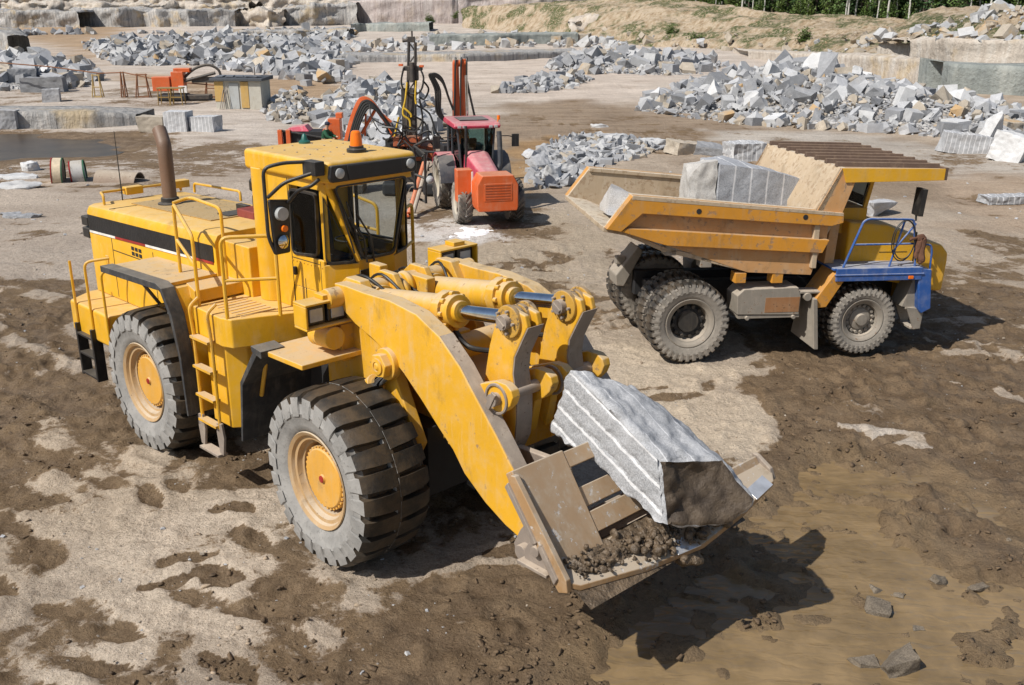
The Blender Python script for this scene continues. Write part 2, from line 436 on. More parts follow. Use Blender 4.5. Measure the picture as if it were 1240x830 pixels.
ruts([(500,300),(680,280),(690,400),(560,345)], .2, .05, .8, 219)
ruts([(640,140),(900,170),(1300,215),(1400,330),(1160,320),(1140,240),(760,190),(660,230)], -.12, .10, 2., 223, 1.2)
ruts([(-200,210),(300,215),(110,250),(90,330),(-200,340)], .1, .06, 1.5, 227, 1.4)
ruts([(420,700),(640,690),(700,760),(560,860),(300,860),(330,780)], -.3, .05, .7, 231)
# clods on the mud
clod = sst(.60, .74, fbm(X*3.1, Y*3.1, 61, 4))*.055*sst(.45, .8, wet)*sst(40, 20, Y)
Z = Z+clod+((fbm(X*5, Y*5, 71, 3)-.5)*.035+(fbm(X*11, Y*11, 72, 2)-.5)*.022+np.maximum(0, fbm(X*3.3, Y*3.3, 73, 3)-.56)*.22)*sst(40, 15, Y)*sst(-.9, -.1, -sdist(X, Y, PUD))
shore = sst(-.9, .25, sdist(X, Y, PUD)+(fbm(X*1.3, Y*1.3, 91, 5)-.5)*1.8); shore = np.maximum(shore, sst(-.5, .2, sdist(X, Y, FRINGE)+(fbm(X*2, Y*2, 92, 4)-.5)*.8))
wet = np.clip(wet, 0, 1)+.5*shore
ny, nx = X.shape
V = np.stack([X, Y, Z], -1).reshape(-1, 3)
I = (np.arange(ny-1)[:, None]*nx+np.arange(nx-1)[None]).reshape(-1)
F = np.stack([I, I+1, I+nx+1, I+nx], -1)
def np_mesh(name, V, F):
    me = bpy.data.meshes.new(name); k = F.shape[1]
    me.vertices.add(len(V)); me.vertices.foreach_set('co', V.astype(np.float32).ravel())
    me.loops.add(F.size); me.loops.foreach_set('vertex_index', F.astype(np.int32).ravel())
    me.polygons.add(len(F)); me.polygons.foreach_set('loop_start', np.arange(0, F.size, k, dtype=np.int32))
    me.polygons.foreach_set('loop_total', np.full(len(F), k, np.int32))
    me.update(calc_edges=True); me.validate(); return me
me = np_mesh('ground', V, F)
me.polygons.foreach_set('use_smooth', np.ones(len(F), bool))
ca = me.color_attributes.new('soil', 'FLOAT_COLOR', 'POINT')
ca.data.foreach_set('color', np.concatenate([base, np.clip(wet, 0, 1.6)[..., None]], -1).astype(np.float32).ravel())
ground = bpy.data.objects.new('ground', me); COL.objects.link(ground); tag(ground, kind='structure')
def ground_mat():
    n = NT('soil'); p = n.pos()
    at = n.n('Attribute', attribute_name='soil'); dry, w = at.outputs['Color'], at.outputs['Alpha']
    a = n.noise(p, 1.7, 8, .62, .4); b = n.noise(p, 7, 8, .68); c = n.noise(p, 38, 5, .7); big = n.noise(p, .23, 5)
    shore = n.step(1.0, 1.5, w); w = n.math('MINIMUM', w, 1.0)
    wv = n.math('ADD', w, n.math('ADD', n.math('MULTIPLY_ADD', a, .75, -.375), n.math('MULTIPLY_ADD', b, .55, -.275)))
    g2 = n.noise(p, 22, 8, .78); wv = n.math('ADD', wv, n.math('MULTIPLY_ADD', g2, .5, -.25)); wm = n.step(.46, .60, wv)
    d = n.mix(1., dry, n.ramp(b, [(.25, (.70, .68, .66)), (.5, (.97, .97, .97)), (.75, (1.16, 1.15, 1.14))]), 'MULTIPLY')
    d = n.mix(1., d, n.ramp(g2, [(.30, (.62, .58, .54)), (.47, (.96, .955, .95)), (.60, (1.10, 1.10, 1.10)), (.75, (1.28, 1.28, 1.28))]), 'MULTIPLY')
    d = n.mix(1., d, n.ramp(big, [(.3, (.86, .84, .82)), (.7, (1.10, 1.10, 1.09))]), 'MULTIPLY')
    d = n.mix(n.math('MULTIPLY', n.step(.60, .72, c), .5), d, (.17, .125, .085))
    mud = n.mix(n.step(.3, .7, a), (.105, .067, .036), (.195, .134, .077))
    mud = n.mix(n.math('MULTIPLY', n.step(.62, .72, n.noise(p, 13, 6, .7)), .45), mud, (.26, .19, .115))
    mud = n.mix(n.math('MULTIPLY', n.step(.56, .70, b), .6), mud, (.060, .039, .022))
    mud = n.mix(1., mud, n.ramp(g2, [(.30, (.66, .63, .60)), (.5, (1., 1., 1.)), (.72, (1.35, 1.33, 1.30))]), 'MULTIPLY')
    mud = n.mix(n.math('MULTIPLY', shore, n.math('MULTIPLY_ADD', b, .6, .05), clamp=True), mud, (.255, .175, .088))
    col = n.mix(n.math('MULTIPLY', wm, .93), d, mud)
    v = n.vor(p, 5.5); st = n.math('MULTIPLY', n.step(.13, .08, v.outputs['Distance']), n.step(.56, .62, n.noise(p, .9, 4)))
    col = n.mix(n.math('MULTIPLY', st, .6), col, (.46, .44, .41))
    sk = n.noise(n.mapp(p, (.16, .62, 1), (0, 0, .06)), 1., 7, .66, 1.6); sp = n.n('SeparateXYZ'); n.l(p, sp.inputs[0])
    fa = n.step(24, 48, sp.outputs[1]); col = n.mix(n.math('MULTIPLY', fa, .85), col, n.mix(1., col, n.ramp(sk, [(.30, (.72, .67, .62)), (.48, (.99, .98, .97)), (.66, (1.22, 1.21, 1.20))]), 'MULTIPLY'))
    n.set('Base Color', col)
    deep = n.step(.62, 1.05, wv)
    n.set('Roughness', n.math('MULTIPLY_ADD', deep, -.40, .95)); n.set('Specular IOR Level', n.math('MULTIPLY_ADD', deep, .15, .14))
    h = n.math('ADD', n.math('MULTIPLY', a, .9), n.math('ADD', n.math('MULTIPLY', b, .5), n.math('MULTIPLY', c, .13)))
    e = n.noise(p, 15, 6, .72); h = n.math('ADD', h, n.math('MULTIPLY', e, .42)); h = n.math('ADD', h, n.math('MULTIPLY', g2, .30)); h = n.math('ADD', h, n.math('MULTIPLY', wm, -.10)); h = n.math('ADD', h, n.math('MULTIPLY', st, .12))
    n.bump(h, .11, .9)
    return n.m
me.materials.append(ground_mat())
def water_mat(name, col, ripple, rough=.07):
    n = NT(name); p = n.pos()
    f = n.noise(n.mapp(p, (1, 1, 1)), .55, 5); g = n.noise(p, 3, 5)
    c = n.mix(n.step(.35, .65, n.math('MULTIPLY_ADD', g, .4, n.math('MULTIPLY', f, .6))), col, tuple(x*.62 for x in col))
    n.set('Base Color', c); n.set('Roughness', rough); n.set('IOR', 1.33)
    wv = n.noise(n.mapp(p, (2.1, 4.6, 1), (0, 0, .35)), 1.3, 2.2, .5, .5)
    n.bump(wv, ripple); return n.m
def sheet(name, x0, x1, y0, y1, z, m):
    mb = MB(); v = [mb.bm.verts.new(q) for q in ((x0, y0, z), (x1, y0, z), (x1, y1, z), (x0, y1, z))]; mb.bm.faces.new(v)
    o = mb.build(name, m); tag(o, kind='structure'); return o
def poly_sheet(name, poly, z, m):
    mb = MB(); mb.bm.faces.new([mb.bm.verts.new((x, y, z)) for x, y in poly]); bmesh.ops.triangulate(mb.bm, faces=mb.bm.faces[:])
    return tag(mb.build(name, m), kind='structure')
def grow(poly, k):
    cx = sum(p[0] for p in poly)/len(poly); cy = sum(p[1] for p in poly)/len(poly)
    return [(cx+(x-cx)*k, cy+(y-cy)*k) for x, y in poly]
poly_sheet('puddle', grow(PUD, 1.03), WATER_Z-.028, water_mat('muddy_water', (.265, .185, .098), .034, .03))
poly_sheet('puddle', grow(FRINGE, 1.05), WATER_Z-.02, bpy.data.materials['muddy_water'])
poly_sheet('pond', grow(POND, 1.02), -.15, water_mat('pond_water', (.10, .072, .045), .012, .30))
# ============================================================ light
def world(el, az_to_sun):
    w = bpy.data.worlds.new('World'); S.world = w; w.use_nodes = True; t = w.node_tree
    sk = t.nodes.new('ShaderNodeTexSky'); sk.sky_type = 'NISHITA'; sk.sun_disc = False
    sk.sun_elevation = el; sk.sun_rotation = PI/2-az_to_sun; sk.air_density = 1.1; sk.dust_density = 1.5
    t.links.new(sk.outputs[0], t.nodes['Background'].inputs[0]); t.nodes['Background'].inputs[1].default_value = .085
    d = Vector((math.cos(el)*math.cos(az_to_sun), math.cos(el)*math.sin(az_to_sun), math.sin(el)))
    L = bpy.data.lights.new('sun', 'SUN'); L.energy = 5.0; L.angle = math.radians(.55); L.color = (1, .955, .88)
    o = bpy.data.objects.new('sun', L); COL.objects.link(o); o.rotation_euler = d.to_track_quat('Z', 'Y').to_euler()
world(math.radians(47.5), math.radians(180+38))
# ============================================================ wheel loader
YEL = paint('yellow_paint', (.72, .385, .011), (.60, .44, .22), .50, (.24, .14, .06), .05, .45, fine=3.5)
YELD = paint('worn_yellow_paint', (.69, .365, .018), (.54, .40, .23), .78, (.30, .19, .10), .09, .52, fine=3.5)
BLK = paint('black_paint', (.014, .014, .016), (.20, .17, .13), .30, (.08, .07, .06), .03, .4)
STRIPE = plain('black_stripe', (.010, .010, .012), .5, 0, .006, 22, .3)
RUBF = paint('rubber_flap', (.028, .030, .034), (.22, .20, .17), .55, (.02, .02, .02), .02, .7)
TYRE = rubber('loader_tyre', axis_dust=.92, dustc=(.335, .325, .31), mud=(.095, .068, .042), mudf=.8)
RIMM = paint('rim_paint', (.66, .34, .05), (.55, .40, .22), .6, (.22, .13, .07), .06, .5)
RIMD = paint('rim_dusty', (.44, .28, .13), (.48, .40, .30), .8, (.16, .10, .06), .09, .6)
CHROME = plain('chrome_rod', (.62, .64, .68), .09, 1.)
STEEL = paint('bare_steel', (.24, .20, .17), (.46, .38, .30), .7, (.12, .075, .05), .09, .55)
RUST = paint('rusty_pipe', (.17, .10, .065), (.25, .19, .14), .35, (.05, .03, .02), .08, .5)
GLASS = glassmat('cab_glass', (.90, .93, .94), 1.22); LENS = plain('lamp_lens', (.40, .41, .41), .10)
DARK = plain('dark_interior', (.018, .018, .020), .7); SEAT = plain('seat_fabric', (.03, .032, .04), .85)
AMBER = NT('amber_plastic'); AMBER.set('Base Color', (.80, .17, .008)); AMBER.set('Roughness', .2); AMBER = AMBER.m
RED = plain('red_plastic', (.30, .02, .015), .35); WHITE = plain('white_paint', (.72, .70, .66), .5)
HOSE = plain('black_hose', (.02, .019, .018), .5)
MUD = plain('wet_mud', (.115, .082, .052), .5, 0, .05, 14, .35)
LX, LY, LYAW, ART = -2.779, 14.135, -.7703, -.0493
LM = Matrix.Translation((LX, LY, 0)) @ Matrix.Rotation(LYAW, 4, 'Z')
FR = Matrix.Rotation(ART, 4, 'Z'); FM = LM @ FR
loader = empty('wheel_loader', (LX, LY, 0), LYAW, 'big yellow wheel loader holding up a grey stone slab in its bucket', 'wheel loader')
def P(name, mb, m, bevel=.012, parent=None, front=False, seg=2):
    return mb.build(name, m, parent or loader, bevel, seg, M=FR if front and parent is None else mb.M)
def tyre_mesh(R, W, r, nl, lug=.085, kind='loader'):
    mb = MB(); h = W/2
    # carcass: sidewalls bulge a little, beads meet the rim
    prof = [(r, -h*.74), (r+.03, -h*.86), (r+(R-r)*.25, -h*.97), (r+(R-r)*.5, -h*1.0), (r+(R-r)*.74, -h*.97), (R-lug*1.5, -h*.90), (R-lug, -h*.80),
            (R-lug, h*.80), (R-lug*1.5, h*.90), (r+(R-r)*.74, h*.97), (r+(R-r)*.5, h*1.0), (r+(R-r)*.25, h*.97), (r+.03, h*.86), (r, h*.74)]
    prof.insert(4, (r+(R-r)*.53, -h*1.0)); prof.insert(4, (r+(R-r)*.515, -h*1.012))
    mb.lathe(prof, (0, 0, 0), 'y', 96, close=True)
    if kind == 'loader': mb.lathe([(R-lug*1.6, -h*.10), (R-.010, -h*.075), (R-.010, h*.075), (R-lug*1.6, h*.10)], (0, 0, 0), 'y', 96, close=True)
    bm = mb.bm
    rg = random.Random(4)
    for side in (-1, 1):
        for i in range(nl):
            t0 = 2*PI*(i+(.5 if side > 0 else 0))/nl; pw = 2*PI/nl
            st = []
            if kind == 'loader':   # long bars, wide blocks, narrow slots
                cols = [(.02, 0., .42), (.25, .0, .40), (.5, .02, .39), (.80, .05, .37), (.97, .07, .35), (1.03, .08, .30)]
                rad = [R, R+.004, R, R-.012, R-.06, R-lug*2.5]
            elif kind == 'truck':
                cols = [(.05, -.10, .33), (.3, .0, .30), (.55, .08, .30), (.82, .10, .31), (.98, .10, .28), (1.02, .10, .22)]
                rad = [R, R, R-.004, R-.015, R-.055, R-lug*2.4]
            else:                  # chevron farm bars
                cols = [(.0, -.55, .20), (.25, -.2, .19), (.5, .15, .19), (.8, .45, .22), (.98, .55, .22), (1.02, .58, .18)]
                rad = [R, R, R-.006, R-.02, R-.05, R-lug*2.0]
            for (a, off, hw), rr in zip(cols, rad):
                y = side*a*h; rb = rr-lug*1.35 if a < .9 else rr-lug*1.0
                jit = rg.uniform(-.012, .012) if kind == 'loader' else 0
                row = []
                for dt, rad_ in ((-hw-.03, rb), (-hw+.02, rr), (hw-.02, rr), (hw+.03, rb)):
                    t = t0+(off+dt+jit)*pw; row.append(bm.verts.new((rad_*math.cos(t), y, rad_*math.sin(t))))
                st.append(row)
            fs = []
            for A, B in zip(st[:-1], st[1:]):
                for k in range(3): fs.append(bm.faces.new((A[k], A[k+1], B[k+1], B[k])))
                fs.append(bm.faces.new((A[3], A[0], B[0], B[3])))
            fs.append(bm.faces.new(st[0])); fs.append(bm.faces.new(st[-1]))
            bmesh.ops.recalc_face_normals(bm, faces=fs)
    return mb
def loader_wheel(parent, loc, out, M=None, label=None):   # out = -1: outer face towards -y
    R, W, r = 1.15, 1.0, .60
    h = W/2; o = out
    hub = MB()
    hub.lathe([(.02, o*h*.70), (.375, o*h*.70), (.39, o*h*.67), (.39, o*h*.48), (.41, o*h*.42), (.41, -o*h*.5)], (0, 0, 0), 'y', 48)
    hub.lathe([(.05, o*h*.74), (.06, o*h*.70), (.05, o*h*.6)], (0, 0, 0), 'y', 20)
    for k in range(34):
        t = 2*PI*k/34; hub.cyl((.40*math.cos(t), o*h*.4, .40*math.sin(t)), (.40*math.cos(t), o*h*.66, .40*math.sin(t)), .022, n=8)
    w = hub.build('wheel', RIMM, parent, 0); w.location = loc
    w.rotation_euler = (0, random.uniform(0, 6), ART if M else 0)
    if label: w['label'] = label
    t = tyre_mesh(R, W, r, 24).build('tyre', TYRE, w, 0, ang=38)
    rm = MB()
    rm.lathe([(r-.005, o*h*.76), (r+.045, o*h*.90), (r+.035, o*h*.93), (r-.01, o*h*.88), (r-.03, o*h*.80), (r-.075, o*h*.79), (r-.085, o*h*.72), (r-.10, o*h*.66), (r-.13, o*h*.64), (r-.14, o*h*.36), (.42, o*h*.34), (.42, -o*h*.3), (r-.1, -o*h*.4), (r-.02, -o*h*.76), (r+.03, -o*h*.9), (r+.0, -o*h*.8)], (0, 0, 0), 'y', 64, close=True)
    rm.build('rim', RIMD, w, 0)
    MB().lathe([(.01, o*h*.77), (.045, o*h*.76), (.05, o*h*.70)], (.0, 0, 0), 'y', 16).build('hub_cap', RED, w, 0)
    return w
yc = 1.35
loader_wheel(loader, (-2.43, -yc, 1.15), -1); loader_wheel(loader, (-2.43, yc, 1.15), 1)
for sgn in (-1, 1):
    q = FR @ Vector((2.43, sgn*yc, 1.15)); loader_wheel(loader, q, sgn, True)
# ---- rear frame
m = MB(); m.bb(-5.3, .1, -.62, .62, .75, 1.9); m.bb(-2.8, -2.1, -.9, .9, .85, 1.45); m.cyl((-2.43, -1.1, 1.15), (-2.43, 1.1, 1.15), .33)
m.bb(-.25, .45, -.45, .45, .7, 2.3); P('chassis', m, DARK)
m = MB(); m.prismz([(-5.75, -1.1), (-5.45, -1.58), (-3.95, -1.58), (-3.85, -1.0), (-3.85, 1.0), (-3.95, 1.58), (-5.45, 1.58), (-5.75, 1.1)], 1.28, 1.85); P('counterweight', m, YEL, .05)
# hood, a touch higher at its front
HT0, HT1 = 3.42, 3.56
def hood_z(x): return HT0+(HT1-HT0)*(x+5.65)/4.4
m = MB(); sec = [(-.98, 1.86), (-.98, 3.30), (-.93, 3.39), (-.84, 3.42), (.84, 3.42), (.93, 3.39), (.98, 3.30), (.98, 1.86)]
A = [(-5.65, y, z) for y, z in sec]; B = [(-1.28, y, z+(HT1-HT0 if z > 2 else .0)) for y, z in sec]
m.poly(A, B); hood = P('engine_hood', m, YEL, .015)
m = MB()
def hs(x, z0, z1, y=-.986): return [(x, y, z0), (x, y, z1)]
for y0, y1 in ((-.990, -.975), (.975, .990)):
    m.poly([(-5.62, y0, 2.97), (-1.34, y0, 3.13), (-1.34, y0, 3.36), (-1.36, y0, 3.38), (-5.62, y0, 3.25)], [(-5.62, y1, 2.97), (-1.34, y1, 3.13), (-1.34, y1, 3.36), (-1.36, y1, 3.38), (-5.62, y1, 3.25)])
m.bb(-5.668, -5.64, -.9, .9, 2.97, 3.26)
P('stripe', m, STRIPE, 0, hood)
for y0, y1 in ((-.996, -.98),):
    for (a, b, mat, nm) in ((-5.6, -4.6, WHITE, 'white_trim'), (-4.6, -3.5, RED, 'red_trim'), (-3.5, -1.9, WHITE, 'white_trim'), (-1.9, -1.36, RED, 'red_trim')):
        za, zb = 2.955+.16*(a+5.62)/4.28, 2.955+.16*(b+5.62)/4.28
        m = MB(); m.poly([(a, y0, za-.02), (b, y0, zb-.02), (b, y0, zb+.018), (a, y0, za+.018)], [(a, y1, za-.02), (b, y1, zb-.02), (b, y1, zb+.018), (a, y1, za+.018)])
        P(nm, m, mat, 0, hood)
m = MB()                                           # door seams, handles and the vented inspection cover
for x in (-4.78, -3.3): m.bb(x-.008, x+.008, -.9835, -.97, 1.9, 2.95)
m.bb(-4.78, -1.4, -.9835, -.97, 2.74, 2.755)
m.bb(-4.785, -4.775, -.95, .95, 3.445, 3.455)
P('door_seam', m, DARK, 0, hood)
m = MB()
for x in (-5.05,): m.bb(x-.05, x+.05, -1.0, -.97, 2.45, 2.6)
P('door_latch', m, YELD, .01, hood)
m = MB()
for i in range(3):
    for j in range(2): m.bb(-4.05+i*.13, -3.96+i*.13, -.988, -.97, 2.78+j*.09, 2.84+j*.09)
P('vent', m, DARK, 0, hood)
m = MB()                                           # dusty grate and the dark top panel round the stack
m.poly([(-5.0, -.45, 3.46), (-2.3, -.45, 3.545), (-2.3, .7, 3.545), (-5.0, .7, 3.46)], [(-5.0, -.45, 3.40), (-2.3, -.45, 3.48), (-2.3, .7, 3.48), (-5.0, .7, 3.40)])
P('top_panel', m, paint('dusty_top_panel', (.36, .20, .04), (.40, .29, .15), .75, (.05, .04, .03), .12, .7), .004, hood)
m = MB(); pts = smooth_path([(-4.35, -.05, 3.42), (-4.35, -.05, 4.0), (-4.35, -.05, 4.42), (-4.42, -.03, 4.56), (-4.58, .01, 4.72)], 6)
m.tube(pts, .12, 20); st = P('exhaust_pipe', m, RUST, 0)
m = MB(); m.lathe([(.21, 0), (.21, .03), (.155, .05), (.15, .12), (.124, .13)], (-4.35, -.05, 3.47), 'z', 24); P('collar', m, BLK, .005, st)
m = MB(); m.lathe([(.17, 0), (.17, .30), (.12, .36), (.20, .40), (.20, .55), (.14, .62), (.03, .64)], (-2.35, .55, 3.5), 'z', 24); P('air_cleaner', m, BLK, .01)
m = MB(); m.bb(-2.35, -1.85, .05, .35, 3.52, 3.66); P('tool_box', m, plain('dull_red_box', (.20, .04, .03), .7), .02)
m = MB(); m.bb(-2.7, -2.35, -.1, .3, 3.52, 3.56); m.box((-2.55, .3, 3.6), (.3, .1, .12)); P('filler_plate', m, BLK, .008)
# hood rails with the two small lamp boxes
for pts in ([(-5.3, -.80, 3.44), (-5.3, -.80, 3.6), (-5.62, -.70, 3.6), (-5.62, .80, 3.6), (-5.6, .82, 3.44)], [(-5.2, .88, 3.45), (-5.2, .88, 3.62), (-3.6, .88, 3.67), (-3.6, .88, 3.5)]):
    m = MB(); m.tube(rounded(pts, .07), .024); P('hood_rail', m, YEL, 0)
for y in (-.1, .82):
    m = MB(); m.bb(-5.72, -5.54, y-.16, y+.16, 3.5, 3.64); lb = P('lamp_box', m, YEL, .015)
    m = MB(); m.bb(-5.735, -5.72, y-.12, y+.12, 3.53, 3.62); P('lamp', m, LENS, .004, lb)
m = MB(); m.tube([(-5.55, -.35, 3.42), (-5.55, -.35, 4.65)], [.012, .006], 6); P('antenna', m, HOSE, 0)
for y in (-.86, .86):
    m = MB(); m.bb(-5.92, -5.66, y-.13, y+.13, 3.02, 3.19); m.bb(-5.95, -5.68, y-.12, y+.12, 2.80, 2.98); P('rear_lamp', m, BLK, .02)
m = MB()
for k in range(14): m.bb(-5.70, -5.66, -.75, .75, 1.98+k*.068, 2.01+k*.068)
P('grille', m, DARK, 0)
# bulkhead between hood and cab
m = MB(); m.bb(-1.30, -.55, -.86, .86, 2.0, 3.46); P('bulkhead', m, YEL, .02)
# ---- decks and steps on both sides
for s in (-1, 1):
    def sy(pts): return [(x, y*s) for x, y in pts]
    m = MB(); m.prismz(sy([(-.80, .70), (-.80, 1.68), (.0, 1.72), (.18, 1.66), (.62, .55), (.62, .3), (-.8, .3)]), 2.30, 2.72); dk = P('deck', m, YEL, .02)
    m = MB()
    for i in range(8): m.bb(-.7+i*.12, -.66+i*.12, s*(.95), s*(1.5), 2.722, 2.728)
    P('tread_plate', m, YELD, 0, dk)
    m = MB(); m.prismz(sy([(-1.95, .85), (-1.95, 1.30), (-.82, 1.62), (-.80, 1.0), (-.80, .75)]), 2.74, 2.92); P('step_plate', m, YELD, .015)
    m = MB(); m.prismz(sy([(-.66, .7), (-.66, 1.60), (-.16, 1.60), (.02, 1.36), (.02, .7)]), 1.0, 2.30); P('side_tank', m, YEL, .02)
    # rear fender: a plate on two struts with a rubber edge running down in front of the wheel
    m = MB(); m.prism([(-3.15, 2.86), (-1.30, 2.92), (-1.30, 2.97), (-3.15, 2.91)], s*.98, s*1.72); fd = P('rear_fender', m, YELD, .01)
    pr = [(-3.15, 2.84), (-1.36, 2.90), (-1.20, 2.85), (-.98, 2.5), (-.84, 1.9), (-.80, 1.0), (-.84, 1.0), (-.90, 1.9), (-1.05, 2.48), (-1.26, 2.82), (-1.36, 2.80), (-3.15, 2.74)]
    m = MB(); m.prism([(x, z+.09) for x, z in pr], s*1.72, s*1.93); P('rubber_edge', m, RUBF, .01, fd)
    m = MB(); m.prism([(-1.32, 2.9), (-1.2, 2.9), (-.98, 2.5), (-.84, 1.9), (-.80, 1.1), (-.83, 1.1), (-.88, 1.9), (-1.03, 2.46), (-1.24, 2.84)], s*.95, s*1.72); P('splash_plate', m, YEL, .004, fd)
    m = MB(); m.tube([(-2.6, s*1.65, 2.86), (-3.0, s*1.0, 2.0)], .028); m.tube([(-2.1, s*1.65, 2.88), (-2.45, s*1.0, 2.05)], .028); P('strut', m, STEEL, 0, fd)
# rails by the right-hand deck (the side in view) and mirrored
def rail(pts, r=.027, extra=()):
    m = MB(); m.tube(rounded(pts, .12), r)
    for e in extra: m.tube(e, r*.9)
    return P('handrail', m, YEL, 0)
for s in (-1, 1):
    rail([(.10, s*1.66, 2.72), (.10, s*1.66, 3.84), (.50, s*1.08, 3.84), (.50, s*1.08, 2.72)], .027, ([(.10, s*1.66, 3.25), (.5, s*1.08, 3.25)],))
    rail([(-.72, s*1.62, 2.72), (-.72, s*1.62, 3.72), (-1.80, s*1.30, 4.0), (-1.80, s*1.30, 2.92)], .027, ([(-.72, s*1.62, 3.3), (-1.80, s*1.30, 3.45)],))
    rail([(-.95, s*1.02, 2.92), (-.95, s*1.02, 4.0), (-1.80, s*1.02, 4.05), (-1.80, s*1.30, 4.0)], .025)
    for x in (-5.15, -4.55, -3.95):
        rail([(x, s*1.60, 1.45), (x, s*1.60, 2.62), (x+.22, s*1.3, 2.68)] if x > -4 else [(x, s*1.60, 1.2), (x, s*1.60, 2.6 if x < -5 else 2.68)]+([] if x < -5 else [(x+.2, s*1.25, 2.72)]), .024)
    # rear step hung under the counterweight
    m = MB()
    for x in (-5.15, -4.55):
        m.prism([(x-.03, 1.5), (x+.03, 1.5), (x+.05, .55), (x-.01, .55)], s*1.48, s*1.66)
    for z in (1.32, .97, .60): m.bb(-5.13, -4.55, s*1.48, s*1.66, z-.02, z+.02)
    P('rear_step', m, BLK, .008)
    # ladder
    m = MB(); yy = s*1.76
    for x in (-.70, -.22):
        m.tube(rounded([(x, s*1.64, 2.85), (x, yy+s*.03, 2.75), (x, yy, 2.35), (x, yy, 1.02)], .1), .026)
    for z in (2.32, 1.88, 1.45, 1.06): m.bb(-.70, -.22, yy-.07, yy+.05, z-.018, z+.018)
    ld = P('ladder', m, YELD, .0)
    m = MB()
    for x in (-.72, -.20): m.prism([(x-.09, 1.1), (x+.05, 1.12), (x+.09, .9), (x+.03, .62), (x-.06, .64), (x-.10, .95)], yy-.02, yy+.02)
    m.bb(-.72, -.2, yy-.09, yy+.07, .60, .64); P('bottom_step', m, STEEL, .006, ld)
# ---- cab
CZ0, CZ1 = 2.74, 4.60
def cab_side(s): return s*.72
plan = [(-.55, -.70), (1.08, -.72), (1.30, -.30), (1.30, .30), (1.08, .72), (-.55, .70)]
m = MB()
m.prismz([(x, y) for x, y in plan], 2.62, 3.06)                        # lower skirt
def wallz(a, b, z0, z1, th=.05):
    a, b = Vector((*a, 0)), Vector((*b, 0)); d = (b-a).normalized(); nn = Vector((d.y, -d.x, 0))
    q = [a, b, b-nn*th, a-nn*th]; m.poly([(p.x, p.y, z0) for p in q], [(p.x, p.y, z1) for p in q])
for s in (-1, 1):
    wallz((.32, s*.716) if s < 0 else (1.08, .72), (1.08, -.72) if s < 0 else (-.1, .716), 3.06, 3.52)
    wallz(*(((1.08, -.72), (1.30, -.30)) if s < 0 else ((1.30, .30), (1.08, .72))), 3.06, 3.46)
wallz((1.30, -.30), (1.30, .30), 3.06, 3.50)
wallz((-.55, .70), (-.55, -.70), 3.06, 3.5)
for s in (-1, 1):                                                       # pillars
    m.cyl((-.33, s*.58, 2.72), (-.33, s*.58, 4.62), .235, n=32)
    m.bb(-.33, .33, s*.55, s*.70, 3.06, 3.50) if s > 0 else m.bb(-.33, .33, s*.55, s*.715, 2.72, 4.6)
    m.hexa([(.98, s*.64, 3.5), (1.08, s*.72, 3.5), (1.13, s*.64, 3.5), (1.03, s*.58, 3.5), (.98, s*.64, 4.6), (1.06, s*.72, 4.6), (1.15, s*.66, 4.6), (1.03, s*.58, 4.6)])
    if s < 0: m.bb(.28, .36, s*.66, s*.718, 3.06, 4.6)
    m.bb(.30 if s < 0 else -.1, 1.06, s*.66, s*.716, 4.46, 4.6)
m.hexa([(1.27, -.34, 3.48), (1.31, -.30, 3.48), (1.31, -.26, 3.48), (1.26, -.28, 3.48), (1.12, -.70, 4.55), (1.18, -.68, 4.55), (1.18, -.62, 4.55), (1.1, -.64, 4.55)])
m.hexa([(1.26, .28, 3.48), (1.31, .26, 3.48), (1.31, .32, 3.48), (1.27, .36, 3.48), (1.12, .62, 4.55), (1.18, .60, 4.55), (1.18, .68, 4.55), (1.12, .70, 4.55)])
m.hexa([(1.2, -.7, 4.5), (1.26, -.7, 4.5), (1.26, .7, 4.5), (1.2, .7, 4.5), (1.17, -.7, 4.6), (1.24, -.7, 4.6), (1.24, .7, 4.6), (1.17, .7, 4.6)])
cab = P('cab', m, YEL, .012)
m = MB(); m.prismz([(-.62, -.78), (1.22, -.80), (1.36, -.74), (1.36, .70), (1.22, .74), (-.62, .74)], 4.58, 4.86); roof = P('cab_roof', m, YEL, .06, cab, seg=4)
m = MB()
for i in range(5):
    for j in range(4): m.lathe([(.015, 0), (.012, .012)], (-.3+i*.3, -.5+j*.33, 4.858), 'z', 8)
P('roof_bolt', m, STEEL, 0, roof)
m = MB()
for i in range(9):
    for z in (2.82, 3.42): m.lathe([(.011, 0), (.009, -.010)], (.36+i*.085, -.719, z), 'y', 6)
P('rivet', m, YELD, 0, cab)
m = MB(); m.bb(.335, .343, -.7235, -.71, 2.75, 4.55); m.bb(1.0, 1.008, -.7235, -.71, 2.75, 3.5); m.bb(.34, 1.0, -.7235, -.71, 3.455, 3.462); m.bb(.62, .628, -.7225, -.71, 2.9, 3.2); P('door_seam', m, DARK, 0, cab)
m = MB(); m.box((.42, -.74, 3.28), (.05, .04, .12)); P('door_handle', m, BLK, .01, cab)
